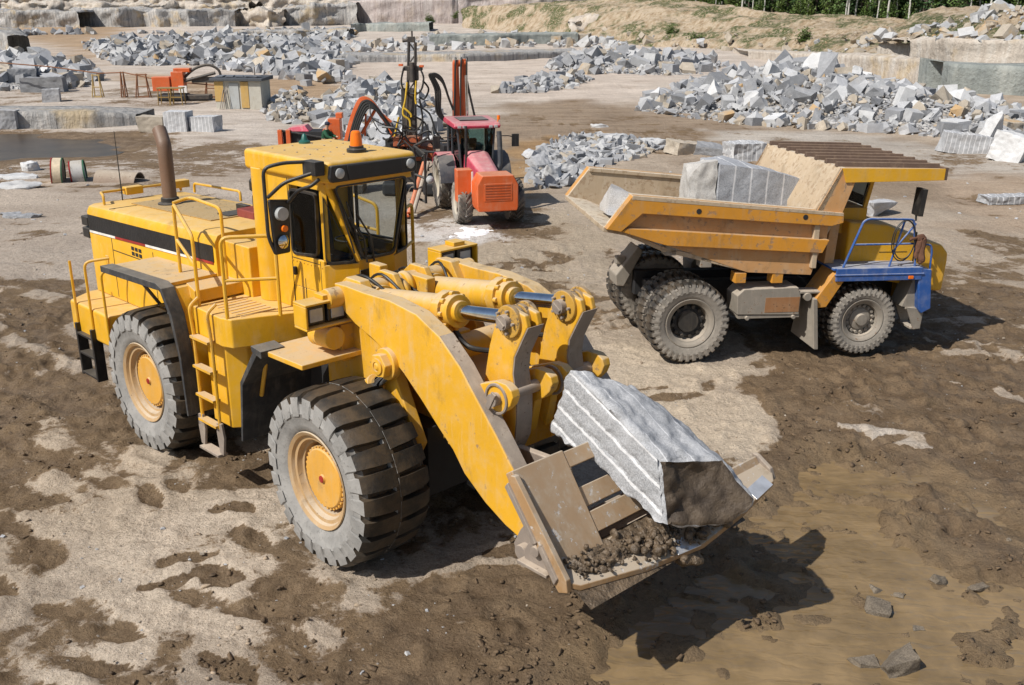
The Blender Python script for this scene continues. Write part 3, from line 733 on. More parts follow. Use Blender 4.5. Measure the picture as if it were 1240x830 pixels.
def pane(name, pts, nrm, m_=GLASS, seal=.035):
    pts = [Vector(p) for p in pts]; n_ = Vector(nrm).normalized(); c = sum(pts, Vector())/len(pts)
    # rounded corners
    rp = []; N = len(pts)
    for i in range(N):
        a, b, d = pts[i-1], pts[i], pts[(i+1) % N]
        rr = min(.09, (a-b).length*.3, (d-b).length*.3); p, q = b+(a-b).normalized()*rr, b+(d-b).normalized()*rr
        for k in range(5):
            t = k/4; rp.append(p*(1-t)**2+b*2*t*(1-t)+q*t*t)
    inner = [p+(c-p).normalized()*seal for p in rp]
    fr = MB(); bm = fr.bm; L = len(rp)
    o0 = [bm.verts.new(p+n_*.014) for p in rp]; i0 = [bm.verts.new(p+n_*.014) for p in inner]; o1 = [bm.verts.new(p-n_*.03) for p in rp]; i1 = [bm.verts.new(p-n_*.03) for p in inner]
    fs = []
    for k in range(L):
        j = (k+1) % L
        fs += [bm.faces.new((o0[k], o0[j], i0[j], i0[k])), bm.faces.new((i1[k], i1[j], o1[j], o1[k])), bm.faces.new((i0[k], i0[j], i1[j], i1[k])), bm.faces.new((o1[k], o1[j], o0[j], o0[k]))]
    bmesh.ops.recalc_face_normals(bm, faces=fs)
    f = P(name, fr, BLK, 0, cab)
    g = MB(); g.poly([p-n_*.002 for p in inner], [p-n_*.010 for p in inner]); P('pane', g, m_, 0, f)
    return f
pane('windshield', [(1.318, -.24, 3.49), (1.318, .30, 3.49), (1.245, .62, 4.53), (1.245, -.62, 4.53)], (1, 0, .07))
pane('corner_window', [(1.10, -.705, 3.47), (1.295, -.335, 3.47), (1.13, -.690, 4.35), (1.11, -.70, 4.4)], (.88, -.47, .1))
pane('corner_window', [(1.295, .335, 3.47), (1.10, .705, 3.47), (1.11, .70, 4.4), (1.13, .690, 4.35)], (.88, .47, .1))
pane('door_window', [(.37, -.722, 3.50), (.97, -.722, 3.56), (1.0, -.722, 4.42), (.37, -.722, 4.42)], (0, -1, 0))
pane('side_window', [(-.06, .722, 3.50), (.95, .722, 3.54), (.97, .722, 4.44), (-.06, .722, 4.44)], (0, 1, 0))
m = MB(); m.bb(1.3, 1.315, -.30, .12, 3.16, 3.36); P('floor_window', m, BLK, .05, cab)
m = MB(); m.bb(-.1, .42, -.26, .26, 3.0, 3.35); m.box((-.12, 0, 3.72), (.16, .5, .85), Euler((0, -.12, 0))); m.box((-.17, 0, 4.2), (.12, .3, .2)); m.bb(0., .4, -.36, -.28, 3.35, 3.5); P('driver_seat', m, SEAT, .05, cab)
m = MB(); m.bb(.95, 1.22, -.4, .4, 3.0, 3.44); m.tube([(.95, 0, 3.3), (.75, 0, 3.62)], .03); m.lathe([(.21, -.015), (.225, 0), (.21, .015), (.195, 0)], (.72, 0, 3.66), 'z', 28, close=True); P('steering_column', m, DARK, .01, cab)
m = MB(); m.bb(-.5, -.44, -.60, .60, 3.05, 4.55); m.bb(-.44, -.04, .60, .645, 3.05, 4.55); m.bb(-.04, 1.05, .60, .645, 3.05, 3.52); m.bb(-.04, 1.05, .60, .645, 4.42, 4.55); m.bb(-.44, .30, -.645, -.56, 3.05, 4.55); m.bb(-.45, 1.2, -.6, .6, 3.02, 3.06); m.bb(-.5, 1.15, -.62, .62, 4.54, 4.575); P('cab_lining', m, DARK, 0, cab)
m = MB(); m.bb(.5, .85, .3, .5, 3.06, 3.42); m.tube([(.7, -.35, 3.1), (.74, -.35, 3.5)], .025); P('lever_console', m, DARK, .02, cab)
for y0, y1, z in ((.02, .12, 4.0), (-.1, .02, 3.95)):
    m = MB(); m.tube([(1.34, y0-.1, 3.46), (1.345, y0-.14, 3.8), (1.325, y0-.35, z+.15)], .014, 6); m.tube([(1.34, y0-.30, 3.62), (1.328, y0-.50, 4.32)], .012, 6); P('wiper', m, HOSE, 0, cab)
m = MB(); m.prismx([(-.74, 4.60), (.66, 4.60), (.69, 4.66), (.67, 4.80), (-.74, 4.82), (-.77, 4.66)], 1.33, 1.40); vz = P('light_bar', m, BLK, .02, cab)
m = MB(); m.prismx([(-.48, 4.615), (.42, 4.615), (.40, 4.80), (-.50, 4.80)], 1.36, 1.415); P('sun_visor', m, plain('matt_black_panel', (.02, .02, .022), .55), .008, vz)
for y in (-.62, .555):
    m = MB(); m.lathe([(.066, 0), (.066, .03), (.03, .045)], (1.395, y, 4.715), 'x', 20); P('work_lamp', m, LENS, 0, vz)
m = MB(); m.lathe([(.135, 0), (.135, .05), (.10, .06), (.10, .09)], (.83, .10, 4.855), 'z', 24); bc = P('beacon', m, BLK, .005, cab)
m = MB(); m.lathe([(.085, .09), (.08, .18), (.066, .27), (.045, .29), (.01, .295)], (.83, .10, 4.855), 'z', 24); P('beacon_lens', m, AMBER, 0, bc)
m = MB(); m.lathe([(.085, 0), (.085, .03), (.05, .05), (.03, .12), (.01, .14)], (-.42, .12, 4.86), 'z', 16); P('roof_antenna', m, plain('teal_plastic', (.02, .12, .10), .4), 0, cab)
# mirror: bracket on the roof edge, bent tubes, big plate with lamps
m = MB(); m.bb(1.05, 1.33, -.94, -.79, 4.70, 4.88)
for pts in ([(1.1, -.9, 4.86), (.95, -1.15, 4.86), (.80, -1.36, 4.80), (.80, -1.36, 3.9), (.82, -1.28, 3.68)], [(1.25, -.9, 4.74), (1.0, -1.20, 4.62), (.82, -1.34, 4.42)], [(1.3, -.86, 4.66), (1.28, -.98, 4.58), (1.1, -1.05, 4.52), (.85, -1.06, 4.32)]):
    m.tube(rounded(pts, .1), .026, 8)
mi = P('mirror_bracket', m, BLK, .01, cab)
m = MB(); R_ = Matrix.Rotation(math.radians(-24), 3, 'Z')
m.prismx([(-1.30, 3.66), (-1.06, 3.66), (-1.02, 4.36), (-1.34, 4.40)], .79, .85); P('mirror', m, BLK, .03, mi)
dv = Vector((1, 0, 0))
def on_mirror(y, z, r, mat, nm, d=.05):
    c = Vector((.84, -1.18+y, z))
    mm = MB(); mm.cyl(c, c+dv*d, r, r*.9, 18); P(nm, mm, mat, .004, mi)
on_mirror(-.0, 4.20, .095, LENS, 'mirror_lamp', .07); on_mirror(.03, 4.00, .048, AMBER, 'turn_signal', .05)
mm = MB(); mm.lathe([(.05, 0), (.09, .02), (.04, .05)], (.86, -1.18, 3.83), 'x', 12); P('reflector', mm, CHROME, 0, mi)
# ============================================================ loader front half (frame FM)
def fr_pts(px, y): return [(lambda q: (q.x, q.z))(on(FM, u, v, 1, y)) for u, v in px]
def F(name, mb, m, bevel=.012, parent=None, seg=2):
    o = mb.build(name, m, parent or loader, bevel, seg, M=FR); return o
m = MB(); m.bb(1.0, 3.1, -.55, .55, .75, 1.7); m.cyl((2.43, -1.1, 1.15), (2.43, 1.1, 1.15), .34); m.bb(.6, 1.3, -.5, .5, .8, 2.0); F('front_frame', m, DARK)
tower = [(1.30, 1.5), (1.30, 2.5), (1.62, 3.30), (1.85, 3.48), (2.15, 3.48), (2.30, 3.25), (2.75, 2.55), (3.25, 1.6), (3.0, 1.2), (1.5, 1.2)]
m = MB(); m.prism(tower, -.82, -.66); m.prism(tower, .66, .82); m.prism([(x, z) for x, z in tower[:-2]]+[(3.0, 1.4), (1.5, 1.4)], -.30, -.20); m.prism(tower, .20, .30)
m.cyl((1.95, -1.2, 3.28), (1.95, 1.2, 3.28), .13); m.bb(1.5, 2.9, -.7, .7, 1.3, 1.6); F('tower', m, YELD, .02)
ARM = [(404,343),(419,347),(440,355),(470,364),(503,381),(531,408),(556,445),(578,487),(600,528),(620,568),(640,612),(655,645),(655,668),(640,662),(611,636),(587,609),(562,574),(548,545),(531,519),(510,485),(488,452),(472,432),(450,410),(430,393),(417,378)]
arm = fr_pts(ARM, -1.0)
for s in (-1, 1):
    m = MB(); m.prism(arm, s*.78, s*1.0); ar = F('lift_arm', m, YELD, .018)
    edge = fr_pts([(531,408),(556,445),(578,487),(600,528),(620,568),(640,612),(655,645)], -1.0)
    m = MB(); off = [(x+.012, z+.008) for x, z in edge]; m.prism(edge+off[::-1], s*.80, s*.98); F('worn_edge', m, STEEL, 0, ar)
    pv = on(FM, 471, 440, 1, -1.0)
    m = MB(); m.cyl((pv.x, s*.95, pv.z), (pv.x, s*1.07, pv.z), .20, n=28); m.prism([(pv.x+.16*math.cos(a_), pv.z+.16*math.sin(a_)) for a_ in np.linspace(.2, 2*PI+.2, 7)[:-1]]+[], s*1.06, s*1.17)
    pb = F('pivot_boss', m, YELD, .015, ar)
    m = MB(); m.lathe([(.10, 0), (.10, s*.02), (.06, s*.025), (.06, s*.01), (.03, s*.03), (.005, s*.03)], (pv.x, s*1.17, pv.z), 'y', 20); F('pin', m, YELD, 0, pb)
    # lift cylinder underneath
    a_, b_ = Vector((1.9, s*.95, 1.75)), Vector((pv.x+.05, s*.90, pv.z-.05))
    m = MB(); c_ = a_.lerp(b_, .6); m.cyl(a_, c_, .13); lc = F('lift_cylinder', m, YELD, .01)
    m = MB(); m.cyl(c_, b_, .075); F('rod', m, CHROME, 0, lc)
# cross tube joining the arms, carrying the lever brackets
m = MB(); m.cyl((4.25, -.85, 2.0), (4.25, .85, 2.0), .26, n=32); m.cyl((3.3, -.85, 2.75), (3.3, .85, 2.75), .16)
m.bb(3.8, 4.5, -.80, .80, 1.8, 2.15); m.hexa([(2.9, -.35, 2.2), (3.9, -.55, 1.9), (3.9, .55, 1.9), (2.9, .35, 2.2), (2.9, -.35, 2.6), (3.9, -.55, 2.3), (3.9, .55, 2.3), (2.9, .35, 2.6)]); F('cross_tube', m, YELD, .02)
YA = (-.50, .36)
KNK = paint('muddy_knuckle', (.50, .28, .04), (.30, .22, .14), .8, (.10, .07, .045), .15, .6)
for yl in YA:
    top, piv = on(FM, 626, 386, 1, -.5), on(FM, 604, 482, 1, -.5)
    # bell-crank lever, banana shaped
    LV = [(608,392),(612,380),(622,373),(634,374),(645,380),(648,395),(640,412),(632,430),(630,450),(634,480),(634,505),(632,528),(624,545),(610,552),(600,540),(596,520),(592,500),(594,470),(598,440),(602,415)]
    pts = fr_pts(LV, -.5)
    m = MB(); m.prism(pts, yl-.12, yl-.045); m.prism(pts, yl+.045, yl+.12); lv = F('bell_crank', m, YELD, .02)
    web = fr_pts([(614,400),(630,400),(622,430),(621,450),(626,480),(626,505),(622,530),(612,540),(602,520),(600,495),(604,460),(608,430)], -.5)
    m = MB(); m.prism(web, yl-.05, yl+.05)
    edge = fr_pts([(648,395),(640,412),(632,430),(630,450),(634,480),(634,505),(632,528),(624,545)], -.5)
    m.prism(edge+[(x+.02, z+.005) for x, z in edge][::-1], yl-.118, yl+.118); F('worn_edge', m, STEEL, 0, lv)
    m = MB()
    for k in (-.13, -.045, .045, .13): m.cyl((top.x+.02, yl+k-.032, top.z), (top.x+.02, yl+k+.032, top.z), .185 if abs(k) > .1 else .165, n=28)
    F('knuckle', m, KNK, .015, lv)
    m = MB(); m.cyl((top.x, yl-.24, top.z), (top.x, yl+.24, top.z), .085, n=16); m.box((top.x, yl-.25, top.z), (.13, .02, .04), Euler((0, .6, 0)))
    for k in range(5): m.cyl((top.x+.13*math.cos(k*1.256), yl-.21, top.z+.13*math.sin(k*1.256)), (top.x+.13*math.cos(k*1.256), yl-.17, top.z+.13*math.sin(k*1.256)), .018, n=8)
    F('pin', m, STEEL, .004, lv)
    # pivot lugs on the cross tube
    L_ = fr_pts([(568,500),(570,466),(604,461),(615,465),(622,473),(624,482),(621,491),(614,498),(604,502),(598,540)], -.82); piv = on(FM, 605, 482, 1, -.82)-Vector((.09, 0, 0))
    m = MB(); m.prism(L_, yl-.36, yl-.24); m.prism(L_, yl+.24, yl+.36); bk = F('lever_bracket', m, YELD, .015)
    m = MB(); m.cyl((piv.x+.09, yl-.45, piv.z), (piv.x+.09, yl+.45, piv.z), .075, n=18); m.box((piv.x+.09, yl-.45, piv.z), (.07, .03, .22), Euler((0, .5, 0)))
    m.lathe([(.15, -.382), (.18, -.38), (.18, -.35), (.15, -.35)], (piv.x+.09, yl, piv.z), 'y', 24, close=True); F('pin', m, STEEL, .006, bk)
    # tilt cylinder: barrel, gland with bolts, rod
    rear, hd = Vector((1.95, yl, 3.12)), on(FM, 548, 374, 1, -.5); hd = Vector((hd.x, yl, hd.z)); tp = Vector((top.x, yl, top.z)); d = (tp-rear).normalized()
    hd = rear+d*(hd-rear).dot(d)
    m = MB(); m.cyl(rear, hd-d*.10, .185, n=32); m.cyl(rear-d*.05, rear+d*.28, .22, n=24); m.cyl((rear.x, yl-.2, rear.z), (rear.x, yl+.2, rear.z), .2, n=24); cy = F('tilt_cylinder', m, YELD, .012)
    m = MB(); m.cyl(hd-d*.14, hd, .245, n=12); m.cyl(hd, hd+d*.12, .20, n=24); m.cyl(hd+d*.1, hd+d*.18, .13, n=24)
    u_ = d.orthogonal().normalized(); w_ = d.cross(u_)
    for k in range(8):
        q = hd+(u_*math.cos(k*PI/4)+w_*math.sin(k*PI/4))*.205; m.cyl(q-d*.16, q+d*.05, .035, n=8)
    F('gland', m, YELD, .01, cy)
    m = MB(); m.cyl(hd+d*.15, tp, .085, n=24); F('rod', m, CHROME, 0, cy)
    m = MB(); o_ = Vector((0, 0, .20)); m.tube([rear+d*.3-o_, hd-d*.1-o_*1.15, hd+d*.05-o_*1.0], .028, 8)
    m.tube(smooth_path([hd-o_, hd+Vector((.2, .08, -.42)), hd+Vector((.75, .15, -.38)), hd+Vector((.9, .2, -.6))]), .032, 8); F('hydraulic_line', m, HOSE, 0, cy)
# hoses bunched at the foot of the cab
rg = random.Random(5)
m = MB()
for k in range(7):
    y0 = -.55+k*.17+rg.uniform(-.05, .05); m.tube(smooth_path([(1.15, y0*.6, 2.75+rg.uniform(-.1, .1)), (1.55, y0, 3.2+rg.uniform(-.25, .2)), (2.0, y0*1.1, 3.38+rg.uniform(-.2, .1)), (2.5, y0*.8, 3.15), (2.9, y0*.7, 2.9)]), rg.uniform(.014, .022), 7)
F('hydraulic_hose', m, HOSE, 0)
m = MB(); m.bb(1.5, 1.75, -.22, -.08, 3.15, 3.5); m.bb(2.0, 2.4, .05, .2, 2.95, 3.4); m.lathe([(.17, -.06), (.20, 0), (.17, .06), (.10, .06), (.10, -.06)], (2.0, .0, 3.25), 'y', 24, close=True); m.lathe([(.17, -.06), (.20, 0), (.17, .06), (.10, .06), (.10, -.06)], (2.1, -.15, 3.2), 'y', 24, close=True); m.bb(2.6, 3.3, -.16, .02, 2.7, 2.95); F('valve_block', m, YELD, .02)
# front fenders with headlights on stalks
for s in (-1, 1):
    tp = [(1.08, 2.46), (2.12, 2.50), (2.12, 2.57), (1.06, 2.53)]
    m = MB(); m.prism(tp, s*.60, s*1.70); fd = F('front_fender', m, YELD, .015)
    sl = [(1.08, 2.53), (.62, 1.95), (.50, 1.05), (.54, 1.05), (.68, 1.92), (1.14, 2.46)]
    m = MB(); m.prism(sl, s*.70, s*1.78); m.prism([(1.06, 2.50), (1.30, 2.46), (1.30, 2.56), (1.04, 2.58)], s*1.45, s*1.80); F('mud_flap', m, RUBF, .008, fd)
    m = MB(); m.tube([(1.0, s*1.55, 2.40), (.66, s*1.5, 1.7)], .03); F('brace', m, YEL, 0, fd)
    m = MB(); m.bb(1.55, 1.95, s*1.0, s*.8, 2.4, 2.9); m.cyl((1.62, s*1.15, 2.75), (2.05, s*1.15, 2.78), .15, n=18); m.tube(rounded([(1.7, s*.9, 2.5), (1.7, s*1.05, 3.0), (1.72, s*1.2, 3.1)], .1), .05); hb = F('headlight_bracket', m, YELD, .015)
    c = Vector((1.90, s*1.22, 3.12)) if s < 0 else Vector((1.72, 1.05, 3.40))
    m = MB(); m.bb(c.x-.13, c.x+.16, c.y-.34, c.y+.34, c.z-.17, c.z-.14); m.bb(c.x-.13, c.x+.16, c.y-.34, c.y+.34, c.z+.14, c.z+.17); m.bb(c.x-.13, c.x+.16, c.y-.34, c.y-.31, c.z-.14, c.z+.14); m.bb(c.x-.13, c.x+.16, c.y+.31, c.y+.34, c.z-.14, c.z+.14); m.bb(c.x-.13, c.x-.10, c.y-.31, c.y+.31, c.z-.14, c.z+.14); m.bb(c.x-.1, c.x+.1, c.y-.05, c.y+.15, c.z+.17, c.z+.23); hl = F('headlight_housing', m, YEL, .01, hb)
    for q in (-.155, .155):
        m = MB(); m.bb(c.x-.09, c.x+.09, c.y+q-.14, c.y+q+.14, c.z-.125, c.z+.125); k = F('headlight', m, BLK, .02, hb)
        m = MB(); m.bb(c.x+.085, c.x+.105, c.y+q-.095, c.y+q+.095, c.z-.085, c.z+.085); F('lamp', m, LENS, .02, k)
# ---- bucket: a sloping skeleton of plates behind a spade-shaped lip
BK = paint('bucket_plate', (.36, .215, .10), (.42, .345, .26), .95, (.50, .47, .44), .12, .55, fine=3.2)
bucket_c = .12
Pn = lambda t, h=0.: (5.93+.66*t-.82*h*0, 2.60-1.0*t)       # along the slope, t = 0 top .. 1 lip seam
def slab(mb, t0, t1, y0, y1, th=.07, lift=0.):
    a, b = Vector((5.60+.66*t0, 0, 2.28-.92*t0)), Vector((5.60+.66*t1, 0, 2.28-.92*t1)); n_ = Vector((.92, 0, .66)).normalized()
    a, b = a+n_*lift, b+n_*lift; c, d = b-n_*th, a-n_*th
    mb.prism([(a.x, a.z), (b.x, b.z), (c.x, c.z), (d.x, d.z)], y0, y1); return mb
m = MB(); YL, YR = -1.42, 2.20
slab(m, -.02, .94, YL, YL+.74, .12)
bucket = F('bucket', m, BK, .015)
m = MB(); slab(m, .84, .95, YR-.62, YR-.04, .08); F('back_plate', m, BK, .015, bucket)
m = MB(); slab(m, 0.02, .94, .26, .6, .09); F('back_plate', m, BK, .015, bucket)
m = MB(); slab(m, 0.0, .16, YL+.74, YR-1.3, .10, -.01); F('top_rail', m, BK, .012, bucket)
m = MB(); slab(m, .36, .55, YL+.74, YR-1.1, .06, -.05); F('cross_bar', m, BK, .01, bucket)
m = MB(); slab(m, .60, .80, YL+.74, YR-.62, .07, -.012); F('cross_bar', m, BK, .01, bucket)
m = MB(); m.prism([(5.60, 2.26), (5.66, 2.27), (6.40, 1.40), (6.42, 1.27), (6.30, 1.22), (6.16, 1.36), (5.56, 2.18)], YL-.03, YL+.04); F('side_plate', m, BK, .012, bucket)
m = MB(); m.prism([(6.10, 1.52), (6.16, 1.52), (6.36, 1.40), (6.42, 1.27), (6.28, 1.20), (6.1, 1.34)], YR-.04, YR+.03); F('side_plate', m, STEEL, .012, bucket)
m = MB(); m.prism([(5.54, 2.12), (5.58, 2.18), (6.0, 1.66), (5.96, 1.62)], YL-.06, YL+.10); m.prism([(6.02, 1.62), (6.06, 1.68), (6.30, 1.38), (6.26, 1.30)], YL-.06, YL+.02); F('wear_strip', m, STEEL, .01, bucket)
# lip plate (spade nose), slightly flatter than the back
def lipz(x): return 1.43-(x-6.20)*.42
lp = [(6.16, YL), (6.36, YL), (6.46, YL+.12), (6.62, -.45), (6.70, .40), (6.62, 1.25), (6.48, YR-.12), (6.38, YR), (6.16, YR)]
m = MB(); m.poly([(x, y, lipz(x)-.07) for x, y in lp], [(x, y, lipz(x)) for x, y in lp]); lip = F('lip', m, BK, .015, bucket)
for ya, yb, xa, xb in ((-.02, .34, 6.66, 6.69), (YR-.62, YR-.2, 6.56, 6.50)):
    m = MB(); m.poly([(xa-.14, ya, lipz(xa-.14)+.002), (xa+.02, ya, lipz(xa+.02)+.002), (xb+.02, yb, lipz(xb+.02)+.002), (xb-.14, yb, lipz(xb-.14)+.002)], [(xa-.14, ya, lipz(xa-.14)+.012), (xa+.02, ya, lipz(xa+.02)+.012), (xb+.02, yb, lipz(xb+.02)+.012), (xb-.14, yb, lipz(xb-.14)+.012)])
    F('bright_edge', m, plain('polished_steel', (.75, .75, .76), .25, .6), .003, lip)
# curved shell below and the hinge lugs
m = MB(); m.prism([(5.60, 2.18), (5.36, 1.99), (5.28, 1.6), (5.35, 1.22), (5.65, 1.06), (6.28, 1.24), (6.3, 1.30)], YL+.46, YL+.52); m.prism([(5.60, 2.20), (5.42, 1.95), (5.34, 1.6), (5.40, 1.28), (5.65, 1.12), (6.1, 1.24), (6.3, 1.30), (6.3, 1.22), (6.1, 1.16), (5.65, 1.04), (5.33, 1.22), (5.26, 1.6), (5.34, 1.99), (5.55, 2.25)], YL+.45, YL+.72); m.prism([(5.40, 1.28), (5.65, 1.12), (6.0, 1.22), (6.0, 1.14), (5.65, 1.04), (5.33, 1.22)], YL+.45, YR-1.); F('floor_plate', m, STEEL, .01, bucket)
for y in (-1.06, -.72, .72, 1.06):
    m = MB(); m.prism([(5.35, 1.02), (5.28, 1.22), (5.38, 1.42), (5.55, 1.65), (5.8, 1.25), (5.6, 1.02)], y-.045, y+.045); F('hinge_lug', m, STEEL, .01, bucket)
for y in (-1.2, .62): m = MB(); m.cyl((5.48, y, 1.22), (5.48, y+.58, 1.22), .085); F('hinge_pin', m, STEEL, .008, bucket)
sp = on(FM, 655, 665, 1, -1.2)
m = MB(); m.prism([(sp.x-.20, sp.z-.20), (sp.x-.22, sp.z-.1), (sp.x-.02, sp.z+.24), (sp.x+.10, sp.z+.20), (sp.x+.16, sp.z-.1), (sp.x+.12, sp.z-.2)], -1.24, -1.16); m.cyl((sp.x, -1.3, sp.z), (sp.x, -1.1, sp.z), .06); m.bb(sp.x-.24, sp.x+.2, -1.32, -1.06, sp.z-.22, sp.z-.18); F('shackle', m, STEEL, .01, bucket)
for y in (-.50, .36):     # tilt links from the levers down to the bucket
    m = MB(); m.prism([(4.55, 1.80), (4.6, 2.0), (5.45, 2.05), (5.55, 1.95), (5.45, 1.80), (4.7, 1.72)], y-.05, y+.05); F('tilt_link', m, STEEL, .02, bucket)
# ---- the slab in the bucket (world mesh placed through its own frame)
from mathutils import noise as mnoise
def rough_rock(mb, faces, amp_fn, fine=.07, limit=30000):
    bm = mb.bm
    bmesh.ops.triangulate(bm, faces=bm.faces[:])
    for _ in range(7):
        es = [e for e in bm.edges if e.calc_length() > fine]
        if not es or len(bm.verts) > limit: break
        bmesh.ops.subdivide_edges(bm, edges=es, cuts=1); bmesh.ops.triangulate(bm, faces=bm.faces[:])
    bm.normal_update()
    mv = [(v, amp_fn(v.co, v.normal)) for v in bm.verts]
    for v, d in mv: v.co += d
# local axes of the slab: x along its length (forward and down), y across, z up
SL = [on(FM, 690, 447, 1, -.30), on(FM, 798, 556, 1, -.30), on(FM, 806, 640, 1, -.30), on(FM, 664, 517, 1, -.30)]
ex = (SL[1]-SL[0]).normalized(); ey = Vector((0, 1, 0)); ez = ex.cross(ey).normalized()
ORG = SL[3].copy()
SM = Matrix(((ex.x, ey.x, ez.x, ORG.x), (ex.y, ey.y, ez.y, ORG.y), (ex.z, ey.z, ez.z, ORG.z), (0, 0, 0, 1)))
Li = SM.inverted()
q = [Li @ p for p in SL]     # top-rear, top-front, bottom-front, bottom-rear on the face in view
topf = [Li @ on(FM, 905, 603, 1, 1.05), Li @ on(FM, 740, 458, 1, .30)]
q0, q1, q2, q3 = q
mb = MB(); bm = mb.bm
def V_(x, y, z): return bm.verts.new((x, y, z))
L0, L1 = min(q0.x, q3.x), max(q1.x, q2.x)
Hh = max(q0.z, q1.z)
a0, a1, a2, a3 = V_(*q0), V_(*q1), V_(*q2), V_(*q3)
SW_ = FM @ SM
B0, B1, C0, C1, D1 = on(SW_, 744, 456, 2, q0.z-.03), on(SW_, 872, 556, 2, q1.z-.08), on(SW_, 800, 496, 2, q3.z+.40), on(SW_, 914, 604, 2, q2.z+.34), on(SW_, 884, 638, 2, q2.z+.05)
b0, b1, c0, c1 = V_(*B0), V_(*B1), V_(*C0), V_(*C1)
d0, d1 = V_(q3.x+.2, C0.y-.1, q3.z-.02), V_(*D1)
fs = [bm.faces.new(f) for f in ((a0, a1, a2, a3), (a0, b0, b1, a1), (b0, c0, c1, b1), (c0, d0, d1, c1), (a3, a2, d1, d0), (a1, b1, c1, d1, a2), (a0, a3, d0, c0, b0))]
bmesh.ops.recalc_face_normals(bm, faces=fs)
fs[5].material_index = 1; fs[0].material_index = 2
bmesh.ops.bevel(bm, geom=bm.edges[:], offset=.03, segments=1, affect='EDGES')
GP = .235
def amp(co, n):
    k = mnoise.fractal(co*1.7, 1.0, 2.0, 5)
    f = mnoise.fractal(co*7.0, 1.0, 2.0, 4)
    if n.y < -.8:                                   # drilled face: half-round grooves along x
        t = ((co.z+.03*mnoise.noise(co*1.5))/GP) % 1.0; g = max(0, 1-abs(t-.5)/.14)
        return n*(-.020*g*g*(3-2*g)+.010*f+.012*k)
    if n.z > .6:
        t = (co.y/.30+.25*mnoise.noise(co*2)) % 1.0
        return n*(.05*k+.02*f+.035*min(1, 4*t)*(1-t))
    return n*(.07*k+.03*f)
rough_rock(mb, None, amp, .05)
GSLAB = granite('drilled_slab', light=(.39, .395, .41), dark=(.22, .225, .235), stain=(.36, .33, .29), st=.2, groove=(2, GP, .062, 0.0))
GTOP = granite('split_slab_top', light=(.40, .405, .42), dark=(.25, .255, .265), stain=(.42, .40, .36), st=.4, groove=(1, .31, .022, .1))
# end turned from the sun: its shade is painted in as dark brown
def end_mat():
    n = NT('shaded_stone_end'); p = n.pos(); a = n.noise(p, 5, 7, .65); b = n.noise(p, 30, 5, .7)
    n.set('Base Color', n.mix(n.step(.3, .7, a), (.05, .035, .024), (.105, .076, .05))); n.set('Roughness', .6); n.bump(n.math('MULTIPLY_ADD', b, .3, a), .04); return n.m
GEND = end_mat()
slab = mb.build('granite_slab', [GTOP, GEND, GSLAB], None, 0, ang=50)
slab.matrix_world = FM @ SM
tag(slab, 'grey granite slab with white drill grooves tilted in the raised loader bucket', 'stone slab', 'granite blocks')
# mud heaped on the lip and clods hanging below it
mb = MB(); rg = random.Random(8)
for i in range(420):
    y = rg.uniform(YL+.15, .95); xm = 6.27+.28*(1-abs((y-.4)/1.9)); x = rg.gauss(xm, .085); r = (.008+.045*rg.random()**2.5)*(1.3 if y > -.5 else .8)
    mm = Matrix.Translation((x, y, lipz(x)+r*.5+rg.uniform(0, .05))) @ Euler((rg.uniform(0, 6), rg.uniform(0, 6), 0)).to_matrix().to_4x4() @ Matrix.Diagonal((r, r*rg.uniform(.6, 1.1), r*rg.uniform(.5, .9), 1))
    bmesh.ops.create_icosphere(mb.bm, subdivisions=2 if r > .05 else 1, radius=1, matrix=mm)
for v in mb.bm.verts: v.co += mnoise.noise_vector(v.co*14)*.02
xs_, ys_ = np.linspace(6.08, 6.66, 46), np.linspace(YL+.06, 1.25, 210); gx, gy = np.meshgrid(xs_, ys_)
edge_ = sst(YL+.05, YL+.3, gy)*sst(1.25, .9, gy)*sst(6.08, 6.2, gx)*sst(6.60, 6.44, gx+.14*np.abs(gy-.4)/1.6+(fbm(gx*4, gy*4, 3, 3)-.5)*.25)
gz = 1.43-(gx-6.20)*.42-.02+edge_*(.015+.06*fbm(gx*5, gy*5, 7, 5)**1.5+.05*np.maximum(0, fbm(gx*13, gy*13, 9, 4)-.45)*2)-.05*(1-edge_)
I = (np.arange(209)[:, None]*46+np.arange(45)[None]).reshape(-1)
tmp = np_mesh('tmp', np.stack([gx, gy, gz], -1).reshape(-1, 3), np.stack([I, I+1, I+47, I+46], -1)); mb.bm.from_mesh(tmp); bpy.data.meshes.remove(tmp)
o = mb.build('mud', MUD, None, 0, ang=60, M=None); o.matrix_world = FM; tag(o, 'wet brown mud heaped along the lip of the loader bucket', 'mud', None, 'stuff')
def clod(p, r, label, seed):
    mb = MB(); bmesh.ops.create_icosphere(mb.bm, subdivisions=3, radius=1)
    for v in mb.bm.verts:
        v.co = v.co*(1+.45*mnoise.fractal(v.co*1.3+Vector((seed, 0, 0)), 1, 2, 4)); v.co.x *= r*1.1; v.co.y *= r; v.co.z *= r*.8
    o = mb.build('mud_clod', MUD, None, 0, ang=50); o.location = p; return tag(o, label, 'mud clod')
cl = FM @ Vector((6.60, .25, lipz(6.60)-.17)); clod(cl, .14, 'lump of wet mud hanging under the middle of the bucket lip', 3)
